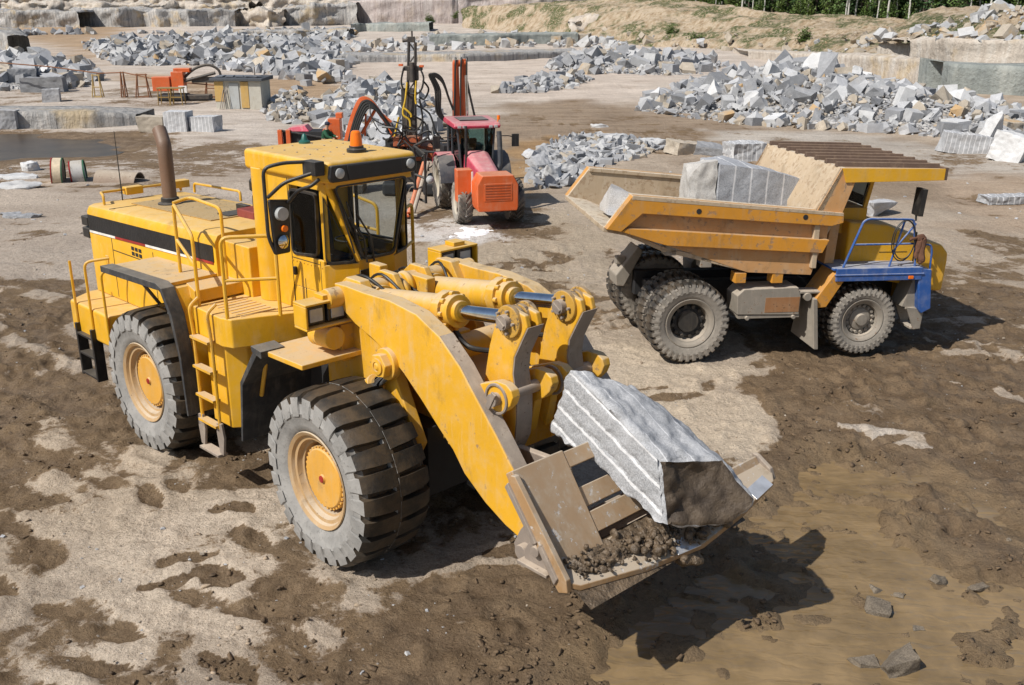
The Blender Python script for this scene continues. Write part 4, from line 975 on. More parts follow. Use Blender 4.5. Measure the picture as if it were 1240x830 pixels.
# ============================================================ dump truck
TORG, TYAW, TPIT = Vector((3.12, 19.75, .16)), .165, .022
TM = Matrix.Translation(TORG) @ Matrix.Rotation(TYAW, 4, 'Z') @ Matrix.Rotation(TPIT, 4, 'Y')
truck = empty('dump_truck', TORG, 0, 'yellow quarry dump truck with a blue front deck, carrying stone in its open dump body', 'dump truck')
truck.rotation_euler = TM.to_euler()
ORG_P = paint('ochre_truck_paint', (.62, .27, .025), (.44, .31, .19), .62, (.33, .20, .11), .13, .55, fine=3.2)
OCH = paint('faded_ochre_panel', (.56, .30, .12), (.54, .42, .29), .85, (.30, .20, .13), .12, .6, fine=4.5)
BEDIN = paint('dump_body_inside', (.48, .37, .25), (.58, .50, .39), .9, (.34, .24, .15), .15, .7, fine=4.)
CAN = paint('canopy_plate', (.36, .22, .12), (.46, .34, .23), .6, (.10, .06, .04), .10, .6)
DKRIB = paint('canopy_rib', (.11, .07, .05), (.26, .18, .12), .6, (.05, .035, .025), .1, .6)
BLUE = paint('blue_deck_paint', (.022, .095, .34), (.38, .38, .39), .62, (.10, .07, .05), .05, .5)
TYEL = paint('truck_yellow', (.72, .38, .015), (.52, .38, .20), .6, (.16, .09, .04), .05, .45)
GREYP = paint('dusty_grey_steel', (.27, .24, .20), (.44, .38, .31), .7, (.20, .11, .06), .10, .65)
TTYRE = rubber('truck_tyre', (.026, .024, .022), (.35, .315, .27), .9, (.105, .08, .056), .8)
def Q(name, mb, m, bevel=.01, parent=None, seg=2): return mb.build(name, m, parent or truck, bevel, seg)
def tpt(px, y=-1.75):
    r = []
    for u, v in px:
        p = on(TM, u, v, 1, y); r.append((p.x, p.z))
    return r
def truck_wheel(loc, out, R, W, spin, front=False):
    h = W/2; r = R*.56; o = out; z = 0
    hb = MB()
    if front:
        hb.lathe([(.01, o*h*.80), (.11, o*h*.78), (.12, o*h*.5), (.21, o*h*.42), (.22, o*h*.3), (.33, o*h*.25), (.34, -o*h*.3)], (0, 0, 0), 'y', 32)
        for k in range(16): t = 2*PI*k/16; hb.cyl((.27*math.cos(t), o*h*.2, .27*math.sin(t)), (.27*math.cos(t), o*h*.5, .27*math.sin(t)), .03, n=8)
    else:
        hb.lathe([(.01, o*h*.52), (.20, o*h*.50), (.22, o*h*.30), (.24, o*h*.10), (.36, o*h*.05), (.36, -o*h*.4)], (0, 0, 0), 'y', 32)
        for k in range(12): t = 2*PI*k/12; hb.cyl((.30*math.cos(t), 0, .30*math.sin(t)), (.30*math.cos(t), o*h*.40, .30*math.sin(t)), .035, n=8)
    w = hb.build('wheel', GREYP if front else paint('greasy_hub', (.03, .028, .026), (.25, .2, .15), .4, (.1, .06, .04), .08, .5), truck, 0); w.location = loc; w.rotation_euler = (0, spin, 0)
    tyre_mesh(R, W, r, 34, .06, 'truck').build('tyre', TTYRE, w, 0, ang=38)
    rm = MB(); rm.lathe([(r-.005, o*h*.76), (r+.035, o*h*.9), (r+.02, o*h*.92), (r-.03, o*h*.84), (r-.05, o*h*.74), (r-.075, o*h*.70), (r-.09, o*h*.2), (.35, o*h*.05), (.35, -o*h*.2), (r-.05, -o*h*.6), (r, -o*h*.8)], (0, 0, 0), 'y', 48, close=True)
    rm.build('rim', GREYP, w, 0)
WB = 3.60
for s in (-1, 1):
    truck_wheel((0, s*1.42, .815), s, .815, .54, .3, False); truck_wheel((0, s*.80, .815), s, .815, .54, .7, False)
    truck_wheel((WB, s*1.36, .745), s, .725, .52, .2, True)
m = MB(); m.bb(-.55, 4.6, -.52, -.30, .85, 1.35); m.bb(-.55, 4.6, .30, .52, .85, 1.35); m.cyl((0, -1.5, .815), (0, 1.5, .815), .30); m.cyl((WB, -1.3, .745), (WB, 1.3, .745), .18); m.bb(-.4, .4, -.5, .5, .6, 1.2); m.bb(3.0, 5.0, -.6, .6, .7, 1.6); Q('chassis', m, DARK)
m = MB(); m.prism([(-.95, 1.25), (-.50, 1.85), (-.38, 1.75), (-.75, 1.0), (-.92, 1.02)], .38, .95); m.bb(-.92, -.70, .5, .68, 1.45, 1.62); Q('axle_housing', m, GREYP, .03)
# ---- dump body
SIDE = tpt([(734,278),(766,238),(1021,259),(996,307),(985,335),(908,332),(806,298),(757,287)])
tip, rim0, rim1, f_low, f_bot, k_low, k_mid, t_low = SIDE
FT = tpt([(1021,204)])[0]; FB = tpt([(989,258)])[0]; CF = tpt([(1146,206)])[0]
fl_tail, fl_mid, fl_front = (tip[0]-.02, tip[1]+.02), (k_low[0]-.1, k_low[1]+.12), (f_bot[0]-.05, f_bot[1]+.15)
HWD = 1.72
m = MB()
for s in (-1, 1): m.prism(SIDE, s*(HWD-.20), s*(HWD-.13))
floor = [fl_tail, (t_low[0]+.05, t_low[1]+.08), (k_mid[0], k_mid[1]-.05), fl_mid, fl_front]
m.prism(floor+[(x, z-.09) for x, z in floor[::-1]], -HWD+.1, HWD-.1)
body = Q('dump_body', m, BEDIN, .01)
hd = -(rim1[1]-f_low[1])
for s in (-1, 1):
    def band(px, y0, y1, nm, mat, bv=.012):
        mm = MB(); mm.prism(tpt(px), s*y0, s*y1); return Q(nm, mm, mat, bv, body)
    band([(734,278),(766,237),(1022,258),(1021,270),(1007,274),(778,259),(752,281)], HWD-.13, HWD+.05, 'top_rail', ORG_P)
    band([(752,281),(760,277),(1005,291),(996,307),(808,298),(790,293)], HWD-.13, HWD+.03, 'side_ledge', ORG_P)
    band([(778,259),(1007,274),(1005,291),(760,277)], HWD-.14, HWD-.10, 'side_panel', OCH, .003)
    band([(806,298),(996,307),(985,335),(908,332)], HWD-.14, HWD-.09, 'lower_panel', OCH, .003)
    band([(766,237),(1021,258),(1021,262),(765,242)], HWD-.24, HWD+.055, 'rim_cap', BEDIN, .006)
    for u, v in ((846,256),(975,263)):
        c = tpt([(u, v)])[0]; mm = MB(); mm.cyl((c[0], s*(HWD+.05), c[1]), (c[0], s*(HWD+.056), c[1]), .05, n=14); Q('hole', mm, DARK, 0, body)
    for u in (815, 858, 900, 945):
        v = 298+(u-806)*.34 if u < 900 else 335
        c = tpt([(u, v)])[0]; mm = MB(); mm.bb(c[0]-.10, c[0]+.12, s*(HWD-.35), s*(HWD-.10), c[1]-.17, c[1]+.03); Q('floor_beam', mm, ORG_P if u > 890 else GREYP, .01, body)
# front wall and canopy
m = MB(); m.prism([fl_front, (FB[0], FB[1]), FT, (FT[0]+.09, FT[1]), (FB[0]+.12, FB[1]-.02), (fl_front[0]+.1, fl_front[1])], -HWD, HWD); Q('front_wall', m, BEDIN, .01, body)
for s in (-1, 1):
    m = MB(); m.prism([FB, (FT[0], FT[1]), (FT[0]+.32, FT[1]-.20), rim1, (FB[0]+.1, FB[1]-.1)], s*(HWD-.08), s*HWD); Q('wall_gusset', m, OCH, .006, body)
m = MB(); m.prism([FT, CF, (CF[0], CF[1]-.05), (FT[0], FT[1]-.05)], -HWD, HWD); canopy = Q('canopy', m, CAN, .004, body)
for s in (-1, 1):
    m = MB(); m.prism([FT, (CF[0]+.01, CF[1]+.02), (CF[0]+.01, CF[1]-.20), (FT[0]+.1, FT[1]-.27)], s*HWD, s*(HWD+.03)); Q('canopy_skirt', m, TYEL, .006, canopy)
m = MB(); m.prism([(CF[0]-.02, CF[1]+.04), (CF[0]+.05, CF[1]+.04), (CF[0]+.05, CF[1]-.20), (CF[0]-.02, CF[1]-.20)], -HWD-.03, HWD+.03); Q('canopy_edge', m, DKRIB, .008, canopy)
sl = (CF[1]-FT[1])/(CF[0]-FT[0])
for k in range(8):
    y = -HWD+.22+k*(2*HWD-.4)/7; m = MB(); x0, x1 = FT[0]-.02, CF[0]-.01
    m.poly([(x0, y-.055, FT[1]), (x0, y+.055, FT[1]), (x0, y+.03, FT[1]+.085), (x0, y-.03, FT[1]+.085)], [(x1, y-.055, CF[1]), (x1, y+.055, CF[1]), (x1, y+.03, CF[1]+.085), (x1, y-.03, CF[1]+.085)]); Q('canopy_rib', m, DKRIB, .006, canopy)
# ---- nose: hood, cab under the canopy, blue deck and fender
hp = tpt([(1028,268),(1075,272),(1113,289),(1140,296),(1147,306),(1146,316),(1139,352),(1130,352),(1020,330)], -1.1)
m = MB(); m.prism(hp, -1.15, 1.15); hood2 = Q('hood', m, TYEL, .06, seg=3)
m = MB(); x_ = tpt([(1107,292)], -1.1)[0][0]; m.bb(x_-.012, x_+.012, -1.157, -1.14, 1.75, 2.42); m.bb(4.0, 4.6, -1.157, -1.14, 2.02, 2.03); Q('hood_seam', m, DARK, 0, hood2)
c0 = tpt([(1024,268)], -.9)[0]; cx, cz = 3.05, 2.6
m = MB(); CABY0, CABY1 = -.85, 1.25
m.bb(cx, cx+.75, CABY0, CABY1, 2.35, 2.86)
for x, y in ((cx+.04, CABY0+.04), (cx+.04, CABY1-.04)): m.bb(x-.05, x+.05, y-.04, y+.04, 2.86, 3.68)
for y in (CABY0+.04, CABY1-.04): m.hexa([(cx+.66, y-.04, 2.86), (cx+.74, y-.04, 2.86), (cx+.74, y+.04, 2.86), (cx+.66, y+.04, 2.86), (cx+.80, y-.04, 3.68), (cx+.88, y-.04, 3.68), (cx+.88, y+.04, 3.68), (cx+.80, y+.04, 3.68)])
m.bb(cx, cx+.9, CABY0, CABY1, 3.62, 3.70); cab2 = Q('cab', m, TYEL, .012)
m = MB(); m.prism([(cx+.09, 2.88), (cx+.66, 2.88), (cx+.79, 3.62), (cx+.09, 3.62)], CABY0+.03, CABY0+.045); Q('side_window', m, GLASS, 0, cab2)
m = MB(); m.poly([(cx+.71, CABY0+.09, 2.88), (cx+.71, CABY1-.09, 2.88), (cx+.84, CABY1-.09, 3.62), (cx+.84, CABY0+.09, 3.62)], [(cx+.72, CABY0+.09, 2.88), (cx+.72, CABY1-.09, 2.88), (cx+.85, CABY1-.09, 3.62), (cx+.85, CABY0+.09, 3.62)]); Q('windshield', m, GLASS, 0, cab2)
m = MB(); m.prism([(cx+.09, 3.30), (cx+.66, 3.10), (cx+.74, 3.62), (cx+.09, 3.62)], CABY0+.06, CABY0+.075); Q('sun_blind', m, plain('grey_blind', (.40, .39, .36), .8), 0, cab2)
m = MB(); m.bb(cx+.1, cx+.5, -.1, .5, 2.5, 2.95); m.bb(cx+.08, cx+.2, -.1, .5, 2.95, 3.4); Q('driver_seat', m, SEAT, .03, cab2)
m = MB(); m.hexa([(2.78, -1.3, 1.85), (2.98, -1.3, 1.85), (2.98, -.4, 1.85), (2.78, -.4, 1.85), (2.82, -1.3, 2.85), (3.02, -1.3, 2.85), (3.02, -.4, 2.85), (2.82, -.4, 2.85)]); Q('bulkhead', m, OCH, .012)
for s in (-1, 1):
    pts = tpt([(1020,323),(1124,331),(1131,334),(1140,338),(1141,379),(1127,383),(1124,345),(1018,341)], -1.6)
    top = tpt([(1020,324),(1124,331)], -1.6); z_ = top[0][1]
    dk = [(2.80, s*.95), (2.80, s*1.68), (4.62, s*1.68), (4.70, s*1.5), (4.70, s*.95)]
    m = MB(); m.prismz(dk, z_-.05, z_); deck2 = Q('front_deck', m, BLUE, .012)
    m = MB(); m.bb(2.86, 4.66, s*1.66, s*1.70, z_-.26, z_-.005); m.bb(2.84, 4.7, s*1.655, s*1.715, z_-.15, z_-.12); Q('deck_skirt', m, BLUE, .01, deck2)
    m = MB(); m.prism([(4.60, z_-.02), (4.86, z_-.06), (4.97, z_-.86), (4.78, z_-.96), (4.70, z_-.85), (4.62, z_-.30)], s*1.30, s*1.69); Q('corner_guard', m, BLUE, .02, deck2)
    m = MB(); m.box((4.42, s*1.715, z_-.20), (.10, .03, .06)); Q('marker_lamp', m, AMBER, .005, deck2)
    # rear part of the fender, wheel-arch plate and mud flap
    m = MB(); m.prism([(2.90, z_-.03), (3.12, z_-.06), (3.08, z_-.22), (2.75, z_-.78), (2.50, z_-.80), (2.46, z_-.70)], s*1.05, s*1.66); Q('fender', m, OCH if s > 0 else ORG_P, .012)
    m = MB(); m.poly([(2.44, s*1.1, 1.25), (2.52, s*1.1, 1.25), (2.52, s*1.72, 1.25), (2.44, s*1.72, 1.25)], [(2.32, s*1.15, .42), (2.38, s*1.15, .42), (2.66, s*1.72, .22), (2.58, s*1.72, .22)]); Q('mud_flap', m, paint('flap_grey', (.26, .23, .19), (.42, .36, .29), .7, (.1, .08, .06), .04, .8), .006)
    m = MB(); m.cyl((2.35, s*1.2, 1.28), (2.35, s*1.66, 1.28), .08, n=14); m.bb(2.2, 2.7, s*1.3, s*1.62, 1.34, 1.38); Q('step_plate', m, GREYP, .008)
    # hanging front step
    m = MB(); m.prism([(4.42, 1.0), (4.60, 1.6), (4.72, 1.55), (4.72, .95)], s*1.1, s*1.55); fs_ = Q('bumper_bracket', m, GREYP, .01)
    m = MB()
    for y in (1.12, 1.58): m.prism([(4.50, 1.0), (4.88, .95), (4.86, .55), (4.72, .53)], s*(y-.02), s*(y+.02))
    m.bb(4.66, 4.88, s*1.12, s*1.58, .53, .57); m.bb(4.5, 4.88, s*1.12, s*1.58, .95, .99); Q('front_step', m, GREYP, .006, fs_)
    # rail, mirror
    yy = s*1.62
    m = MB(); m.tube(rounded([(3.02, yy, z_), (3.32, yy, z_+.90), (3.42, yy, z_+.95), (4.36, yy, z_+.93), (4.52, yy, z_+.15), (4.52, yy, z_)], .08), .024); m.tube([(3.16, yy, z_+.45), (4.42, yy, z_+.45)], .02); m.tube([(3.98, yy, z_), (4.18, yy, z_+.93)], .02); m.tube([(4.0, yy, z_+.30), (4.42, yy, z_+.85)], .018)
    m.tube(rounded([(4.52, yy, z_+.45), (4.80, yy, z_+.42), (4.84, yy, z_+.3), (4.88, yy, z_-.62)], .1), .02)
    rl = Q('handrail', m, BLUE, 0)
    m = MB(); m.tube([(4.40, yy, z_+.90), (4.40, yy-s*.03, z_+1.05)], .02); m.box((4.42, yy, z_+1.27), (.09, .28, .52), Euler((0, .05, 0))); Q('mirror', m, BLK, .035, rl)
yy = -1.66
m = MB(); zc = z_+.52
m.tube([(4.18+.24*math.cos(t), yy, zc+.40*math.sin(t)) for t in np.linspace(0, 2*PI, 33)[:-1]], .012, 6, True); m.tube([(4.19+.22*math.cos(t), yy-.02, zc+.02+.38*math.sin(t)) for t in np.linspace(0, 2*PI, 33)[:-1]], .012, 6, True); o = m.build('cable_loop', HOSE); o.matrix_world = TM; tag(o, 'black cable loop hung over the blue rail of the dump truck', 'cable')
m = MB(); m.tube(smooth_path([(4.30, yy, zc+.02), (4.45, yy-.02, zc+.06), (4.58, yy, zc+.04), (4.56, yy-.03, zc-.18), (4.60, yy-.02, zc-.46)]), [.03]*6+[.06]*6+[.075]*6+[.07]*6+[.025], 8); m.tube(smooth_path([(4.52, yy, zc+.06), (4.50, yy-.03, zc-.15), (4.48, yy, zc-.36)]), [.06]*6+[.05]*6+[.02], 8)
for v in m.bm.verts: v.co += mnoise.noise_vector(v.co*9)*.03
o = m.build('rag', plain('brown_cloth', (.13, .06, .035), .9, 0, .01)); o.matrix_world = TM; tag(o, 'brown rag tied to the blue rail of the dump truck', 'rag')
for s in (-1, 1):
    m = MB(); m.prism([(.95, .95), (.92, 1.32), (1.05, 1.45), (2.15, 1.47), (2.22, 1.30), (2.22, .92)], s*1.05, s*1.62); tk = Q('fuel_tank', m, GREYP, .012)
    m = MB(); m.bb(.98, 2.24, s*1.1, s*1.60, .86, .93); m.cyl((1.15, s*1.58, .88), (1.15, s*1.66, .88), .04, n=10); m.cyl((2.1, s*1.58, .88), (2.1, s*1.66, .88), .04, n=10); Q('tank_bracket', m, GREYP, .006, tk)
    m = MB(); m.bb(1.5, 2.2, s*1.621, s*1.626, .98, 1.28); Q('rusty_plate', m, paint('rusty_plate', (.32, .15, .06), (.4, .3, .2), .5, (.12, .06, .03), .1, .7), .002, tk)
m = MB(); m.bb(4.72, 4.86, -1.3, 1.3, .95, 1.35); Q('front_bumper', m, TYEL, .03)
# ---- stone in the dump body
def hull_rock(pts, fine, k, seed, rid=.5):
    mb = MB(); bm = mb.bm
    for p in pts: bm.verts.new(p)
    r = bmesh.ops.convex_hull(bm, input=bm.verts[:]); 
    ii = [g for g in r['geom_interior'] if isinstance(g, bmesh.types.BMVert)]
    if ii: bmesh.ops.delete(bm, geom=ii, context='VERTS')
    def amp(co, n):
        q = co+Vector((seed*3.7, seed*1.3, seed*.7)); return n*(k*mnoise.fractal(q*1.6, 1, 2, 5)+k*.35*mnoise.fractal(q*7, 1, 2, 3))
    rough_rock(mb, None, amp, fine, 6000); return mb
B_ = [on(TM, u, v, 1, -.45) for u, v in ((873,193),(905,196),(973,213),(969,250),(873,262))]
x0, x1 = B_[0].x, B_[2].x; zt0, zt1 = B_[0].z-.10, B_[2].z-.02
mb = hull_rock([(x0, -.45, 2.0), (x1-.03, -.42, 2.0), (x1, -.45, zt1-.05), ((x0+x1)/2, -.48, (zt0+zt1)/2+.03), (x0, -.45, zt0), (x0-.05, .75, 2.0), (x1, .8, 2.0), (x1+.05, .7, zt1-.1), (x0+.02, .7, zt0-.05), (x0+.5, .75, zt0)], .09, .022, 2)
o = mb.build('granite_block', granite('bed_slab', groove=(0, .345, .05, .2), st=.05, light=(.37, .38, .405), dark=(.21, .22, .24)), None, 0, ang=45); o.matrix_world = TM; tag(o, 'large granite block with pale drill lines in the dump truck body', 'stone block', 'granite blocks')
mb = hull_rock([(x0-.02, -.40, 2.1), (x0-.5, -.30, 2.1), (x0-.55, -.25, zt0-.28), (x0-.35, -.35, zt0+.02), (x0-.03, -.42, zt0+.08), (x0-.03, .5, 2.1), (x0-.5, .5, 2.1), (x0-.45, .45, zt0-.1), (x0-.03, .4, zt0)], .08, .05, 5)
GB1 = granite('pale_granite', light=(.50, .485, .46), dark=(.36, .34, .32), st=.35)
o = mb.build('granite_block', GB1, None, 0, ang=45); o.matrix_world = TM; tag(o, 'pale rough block wedged against the big block in the dump truck body', 'stone block', 'granite blocks')
tb = on(TM, 756, 240, 1, -.55)
mb = hull_rock([(tb.x-.35, -.7, tb.z-.3), (tb.x+.55, -.9, tb.z-.38), (tb.x+.5, -.1, tb.z-.35), (tb.x-.3, .1, tb.z-.3), (tb.x-.25, -.4, tb.z+.22), (tb.x-.1, .05, tb.z+.18), (tb.x+.5, -.5, tb.z-.05)], .08, .03, 9)
GB2 = granite('blue_granite')
o = mb.build('granite_block', GB2, None, 0, ang=45); o.matrix_world = TM; tag(o, 'small grey wedge of stone lying on the tail of the dump truck body', 'stone block', 'granite blocks')
# ============================================================ red tractor with a folded boom
RX, RY, RYAW = -1.45, 34.9, math.radians(-76)
RZ = hz(-.8, 32.5)
RM = Matrix.Translation((RX, RY, RZ)) @ Matrix.Rotation(RYAW, 4, 'Z')
tractor = empty('tractor', (RX, RY, RZ), RYAW, 'red tractor with an orange front ballast box and a folded orange boom behind its cab', 'tractor')
TRED = paint('tractor_red', (.52, .035, .085), (.56, .36, .34), .5, (.12, .05, .04), .02, .32)
TORA = paint('orange_paint', (.64, .115, .025), (.52, .33, .22), .42, (.22, .09, .05), .05, .42)
DGREY = paint('dark_grey_plastic', (.05, .055, .065), (.28, .25, .22), .4, (.05, .05, .05), .02, .5)
FTYRE = rubber('tractor_tyre', (.05, .047, .043), (.38, .345, .30), .85, (.22, .19, .155), .8)
SLOTM = plain('dark_orange_slot', (.30, .055, .015), .6)
TGL = glassmat('tractor_glass', (.62, .76, .78), 1.7)
def T_(name, mb, m, bevel=.015, parent=None, seg=2): return mb.build(name, m, parent or tractor, bevel, seg)
def farm_wheel(loc, R, W, o):
    mb = MB(); h = W/2; r = R*.55
    mb.lathe([(.02, o*h*.5), (.12, o*h*.48), (.14, o*h*.2), (r-.06, o*h*.15), (r-.04, o*h*.7), (r+.02, o*h*.88), (r+.01, -o*h*.8), (r-.1, -o*h*.3)], (0, 0, 0), 'y', 32)
    w = mb.build('wheel', paint('pale_rim', (.5, .46, .38), (.45, .38, .3), .6), tractor, 0); w.location = loc
    tyre_mesh(R, W, r, 20, .05, 'farm').build('tyre', FTYRE, w, 0, ang=38)
for s in (-1, 1):
    farm_wheel((0, s*.95, .92), .92, .58, s); farm_wheel((2.75, s*.86, .70), .70, .48, s)
m = MB(); m.bb(-.4, 3.3, -.28, .28, .6, 1.25); m.cyl((0, -.9, .92), (0, .9, .92), .18); m.cyl((2.75, -.8, .70), (2.75, .8, .70), .12); T_('chassis', m, DARK)
m = MB(); m.poly([(1.0, -.48, 1.2), (1.0, .48, 1.2), (1.0, .42, 2.0), (1.0, .25, 2.10), (1.0, -.25, 2.10), (1.0, -.42, 2.0)], [(3.15, -.36, 1.2), (3.15, .36, 1.2), (3.15, .33, 1.62), (3.15, .2, 1.72), (3.15, -.2, 1.72), (3.15, -.33, 1.62)]); hd_ = T_('hood', m, TRED, .05, seg=3)
m = MB(); m.bb(3.12, 3.19, -.3, .3, 1.25, 1.62); T_('grille', m, plain('pale_grille', (.5, .5, .5), .5), .01, hd_)
m = MB()
for s in (-1, 1):
    m.bb(-.55, -.45, s*.62, s*.72, 1.3, 2.85); m.hexa([(1.0, s*.52-.03, 1.3), (1.08, s*.52-.03, 1.3), (1.08, s*.52+.03, 1.3), (1.0, s*.52+.03, 1.3), (.92, s*.64-.03, 2.85), (1.0, s*.64-.03, 2.85), (1.0, s*.64+.03, 2.85), (.92, s*.64+.03, 2.85)]); m.bb(.2, .26, s*.66, s*.71, 1.5, 2.85)
m.bb(-.55, 1.05, -.55, .55, 1.05, 1.35); cb = T_('cab', m, DGREY, .01)
m = MB(); m.poly([(1.06, -.46, 1.4), (1.06, .46, 1.4), (.99, .58, 2.8), (.99, -.58, 2.8)], [(1.05, -.46, 1.4), (1.05, .46, 1.4), (.98, .58, 2.8), (.98, -.58, 2.8)]); T_('windshield', m, TGL, 0, cb)
for s in (-1, 1):
    m = MB(); m.poly([(-.42, s*.69, 1.6), (1.0, s*.56, 1.35), (.92, s*.66, 2.82), (-.42, s*.69, 2.82)], [(-.42, s*.68, 1.6), (1.0, s*.55, 1.35), (.92, s*.65, 2.82), (-.42, s*.68, 2.82)]); T_('side_window', m, TGL, 0, cb)
m = MB(); m.bb(-.52, -.51, -.6, .6, 1.5, 2.8); T_('rear_window', m, TGL, 0, cb)
m = MB(); m.prism([(-.75, 2.86), (1.20, 2.84), (1.28, 2.92), (1.15, 3.03), (-.6, 3.08), (-.78, 3.0)], -.80, .80); rf = T_('roof', m, TRED, .05, cb, 3)
m = MB(); m.bb(-.3, .7, -.5, .5, 3.06, 3.09); T_('roof_hatch', m, DGREY, .01, rf)
for y in (-.62, -.45, .45, .62):
    m = MB(); m.bb(1.22, 1.30, y-.06, y+.06, 2.87, 2.95); T_('work_lamp', m, LENS, .01, rf)
m = MB(); m.bb(-.3, .2, -.28, .28, 1.35, 1.75); m.bb(-.35, -.2, -.28, .28, 1.75, 2.35); T_('driver_seat', m, SEAT, .04, cb)
m = MB(); m.tube([(.9, 0, 1.4), (.6, 0, 1.85)], .035); m.lathe([(.19, -.012), (.2, 0), (.19, .012), (.175, 0)], (.58, 0, 1.88), 'z', 20, close=True); T_('steering_wheel', m, DARK, 0, cb)
m = MB(); m.tube([(1.0, .70, 2.95), (1.0, .78, 3.12)], .02); m.cyl((1.0, .78, 3.1), (1.0, .78, 3.24), .055, n=12); T_('beacon', m, AMBER, .004, cb)
for s in (-1, 1):
    m = MB(); fp = [(1.02*math.cos(t), .92+1.02*math.sin(t)) for t in np.linspace(.15, 2.6, 12)]; ip = [(.97*math.cos(t), .92+.97*math.sin(t)) for t in np.linspace(.15, 2.6, 12)]
    m.prism(fp+ip[::-1], s*.66, s*1.22); fd = T_('rear_fender', m, TRED if s < 0 else DGREY, .015)
    m = MB(); m.prism([(1.03*math.cos(t), .92+1.03*math.sin(t)) for t in np.linspace(.1, 1.2, 8)]+[(.99*math.cos(t), .92+.99*math.sin(t)) for t in np.linspace(1.2, .1, 8)], s*.70, s*1.24); T_('fender_edge', m, DGREY, .005, fd)
    m = MB(); m.tube(rounded([(.95, s*.7, 2.55), (1.0, s*1.15, 2.55), (1.0, s*1.30, 2.5)], .1), .018); m.box((1.0, s*1.36, 2.40), (.08, .24, .42)); T_('mirror', m, BLK, .03, cb)
m = MB(); m.cyl((1.35, -.42, 1.6), (1.35, -.42, 2.72), .05, n=14); m.tube([(1.35, -.42, 2.72), (1.32, -.42, 2.95)], .045, 12); T_('exhaust_pipe', m, BLK, 0)
m = MB(); m.tube(rounded([(1.5, .50, 1.3), (1.45, .72, 1.6), (1.35, .74, 2.2), (1.30, .72, 2.75)], .2), .085, 14); T_('air_intake', m, DGREY, 0)
m = MB(); m.prismx([(-.62, .62), (.62, .62), (.66, .75), (.66, 1.45), (.50, 1.75), (-.50, 1.75), (-.66, 1.45), (-.66, .75)], 3.30, 4.20); bx = T_('ballast_box', m, TORA, .04, seg=3)
m = MB(); m.bb(4.19, 4.215, -.45, .45, .95, 1.5); T_('front_panel', m, TORA, .01, bx)
for k in range(6): m = MB(); m.bb(4.214, 4.222, -.40, .40, 1.0+k*.085, 1.03+k*.085); T_('slot', m, SLOTM, 0, bx)
for y in (-.24, .24): m = MB(); m.bb(3.13, 3.20, y-.09, y+.09, 1.48, 1.60); T_('headlight', m, LENS, .01, hd_)
m = MB(); m.bb(2.85, 3.30, -1.12, -.62, .78, 1.82); T_('side_box', m, TORA, .03)
m = MB(); m.bb(2.9, 3.25, -1.08, -.68, .40, .77); m.tube([(3.3, -.85, .7), (3.32, -.85, .32)], .05); T_('jack_foot', m, CHROME, .02)
m = MB(); m.bb(3.25, 3.32, -.66, -.60, .8, 1.75); T_('white_post', m, WHITE, .005)
m = MB(); m.bb(3.0, 3.3, .7, .95, .9, 1.25); m.cyl((3.2, .85, .55), (3.2, .95, .55), .15); T_('tool_rack', m, DARK, .02)
# boom folded upright behind the cab, with looping hoses
bp_ = lambda x, y, z: Vector((x, y, z))
m = MB()
for y, zt in ((-.16, 4.85), (.14, 4.95)): m.hexa([(-1.75, y-.16, 1.2), (-1.45, y-.16, 1.2), (-1.45, y+.13, 1.2), (-1.75, y+.13, 1.2), (-1.65, y-.11, zt), (-1.48, y-.11, zt), (-1.48, y+.09, zt), (-1.65, y+.09, zt)])
m.cyl((-1.57, -.25, 4.8), (-1.57, .22, 4.8), .12, n=14); bo = T_('boom', m, TORA, .015)
m = MB()
for k in (0, 2, 4): m.tube(smooth_path([(-1.4, -.3+k*.12, 2.4), (-1.42, -.26+k*.11, 3.4), (-1.42, -.2+k*.1, 4.8), (-1.55, -.16+k*.1, 4.98)]), .035, 7)
T_('boom_hose', m, HOSE, 0, bo)
m = MB()
for k in range(3): m.tube(smooth_path([(-1.4, -.25-k*.02, 2.6), (-1.4, -.75-k*.07, 3.1), (-1.4, -.78-k*.08, 3.9), (-1.4, -1.02-k*.06, 4.45), (-1.4, -.7, 4.3-k*.05), (-1.45, -.45, 3.6), (-1.45, -.3, 3.2)]), .04, 7)
m.tube(smooth_path([(-1.4, .2, 4.2), (-1.4, .32, 3.6), (-1.4, .5, 2.8)]), .04, 7); T_('hose_loop', m, HOSE, 0, bo)
m = MB(); m.tube([(-1.4, .2, 2.4), (-1.4, .17, 4.4)], .06, 10); T_('boom_cylinder', m, CHROME, 0, bo)
m = MB(); m.bb(-2.0, -.6, -.6, .6, .9, 1.6); m.bb(-1.9, -1.2, -.75, .75, 1.5, 2.0); T_('boom_base', m, DARK, .04)
# black frame and stabiliser bars on the tractor's right-hand side
m = MB()
for a, b in (((.9, -1.75, .35), (.9, -1.75, 2.0)), ((.55, -2.05, .5), (.55, -2.05, 2.25)), ((.9, -1.75, 2.0), (.55, -2.05, 2.25)), ((.9, -1.75, 1.6), (-.2, -1.5, 1.9)), ((.55, -2.05, 2.2), (-1.2, -1.3, 2.3)), ((.9, -1.75, .4), (.55, -2.05, .5)), ((.9, -1.75, 1.2), (.55, -2.05, 1.3))): m.tube([a, b], .045, 8)
m.tube(rounded([(.55, -2.05, 2.25), (.7, -1.8, 2.4), (.4, -1.2, 2.4)], .2), .04); af = T_('access_frame', m, BLK, 0)
m = MB(); m.lathe([(.14, 0), (.12, .05), (.04, .1)], (.92, -1.6, 1.15), 'x', 16); T_('frame_lamp', m, LENS, 0, af)
for dy, mt, l in ((0, TORA, 0), (.14, GREYP, .1)):
    m = MB(); m.tube([(1.6, -2.45+dy, .16), (-.9, -1.5+dy, 1.45)], .075, 10); m.bb(1.45, 1.85, -2.62+dy, -2.35+dy, .10, .16); T_('stabiliser', m, mt, .0)
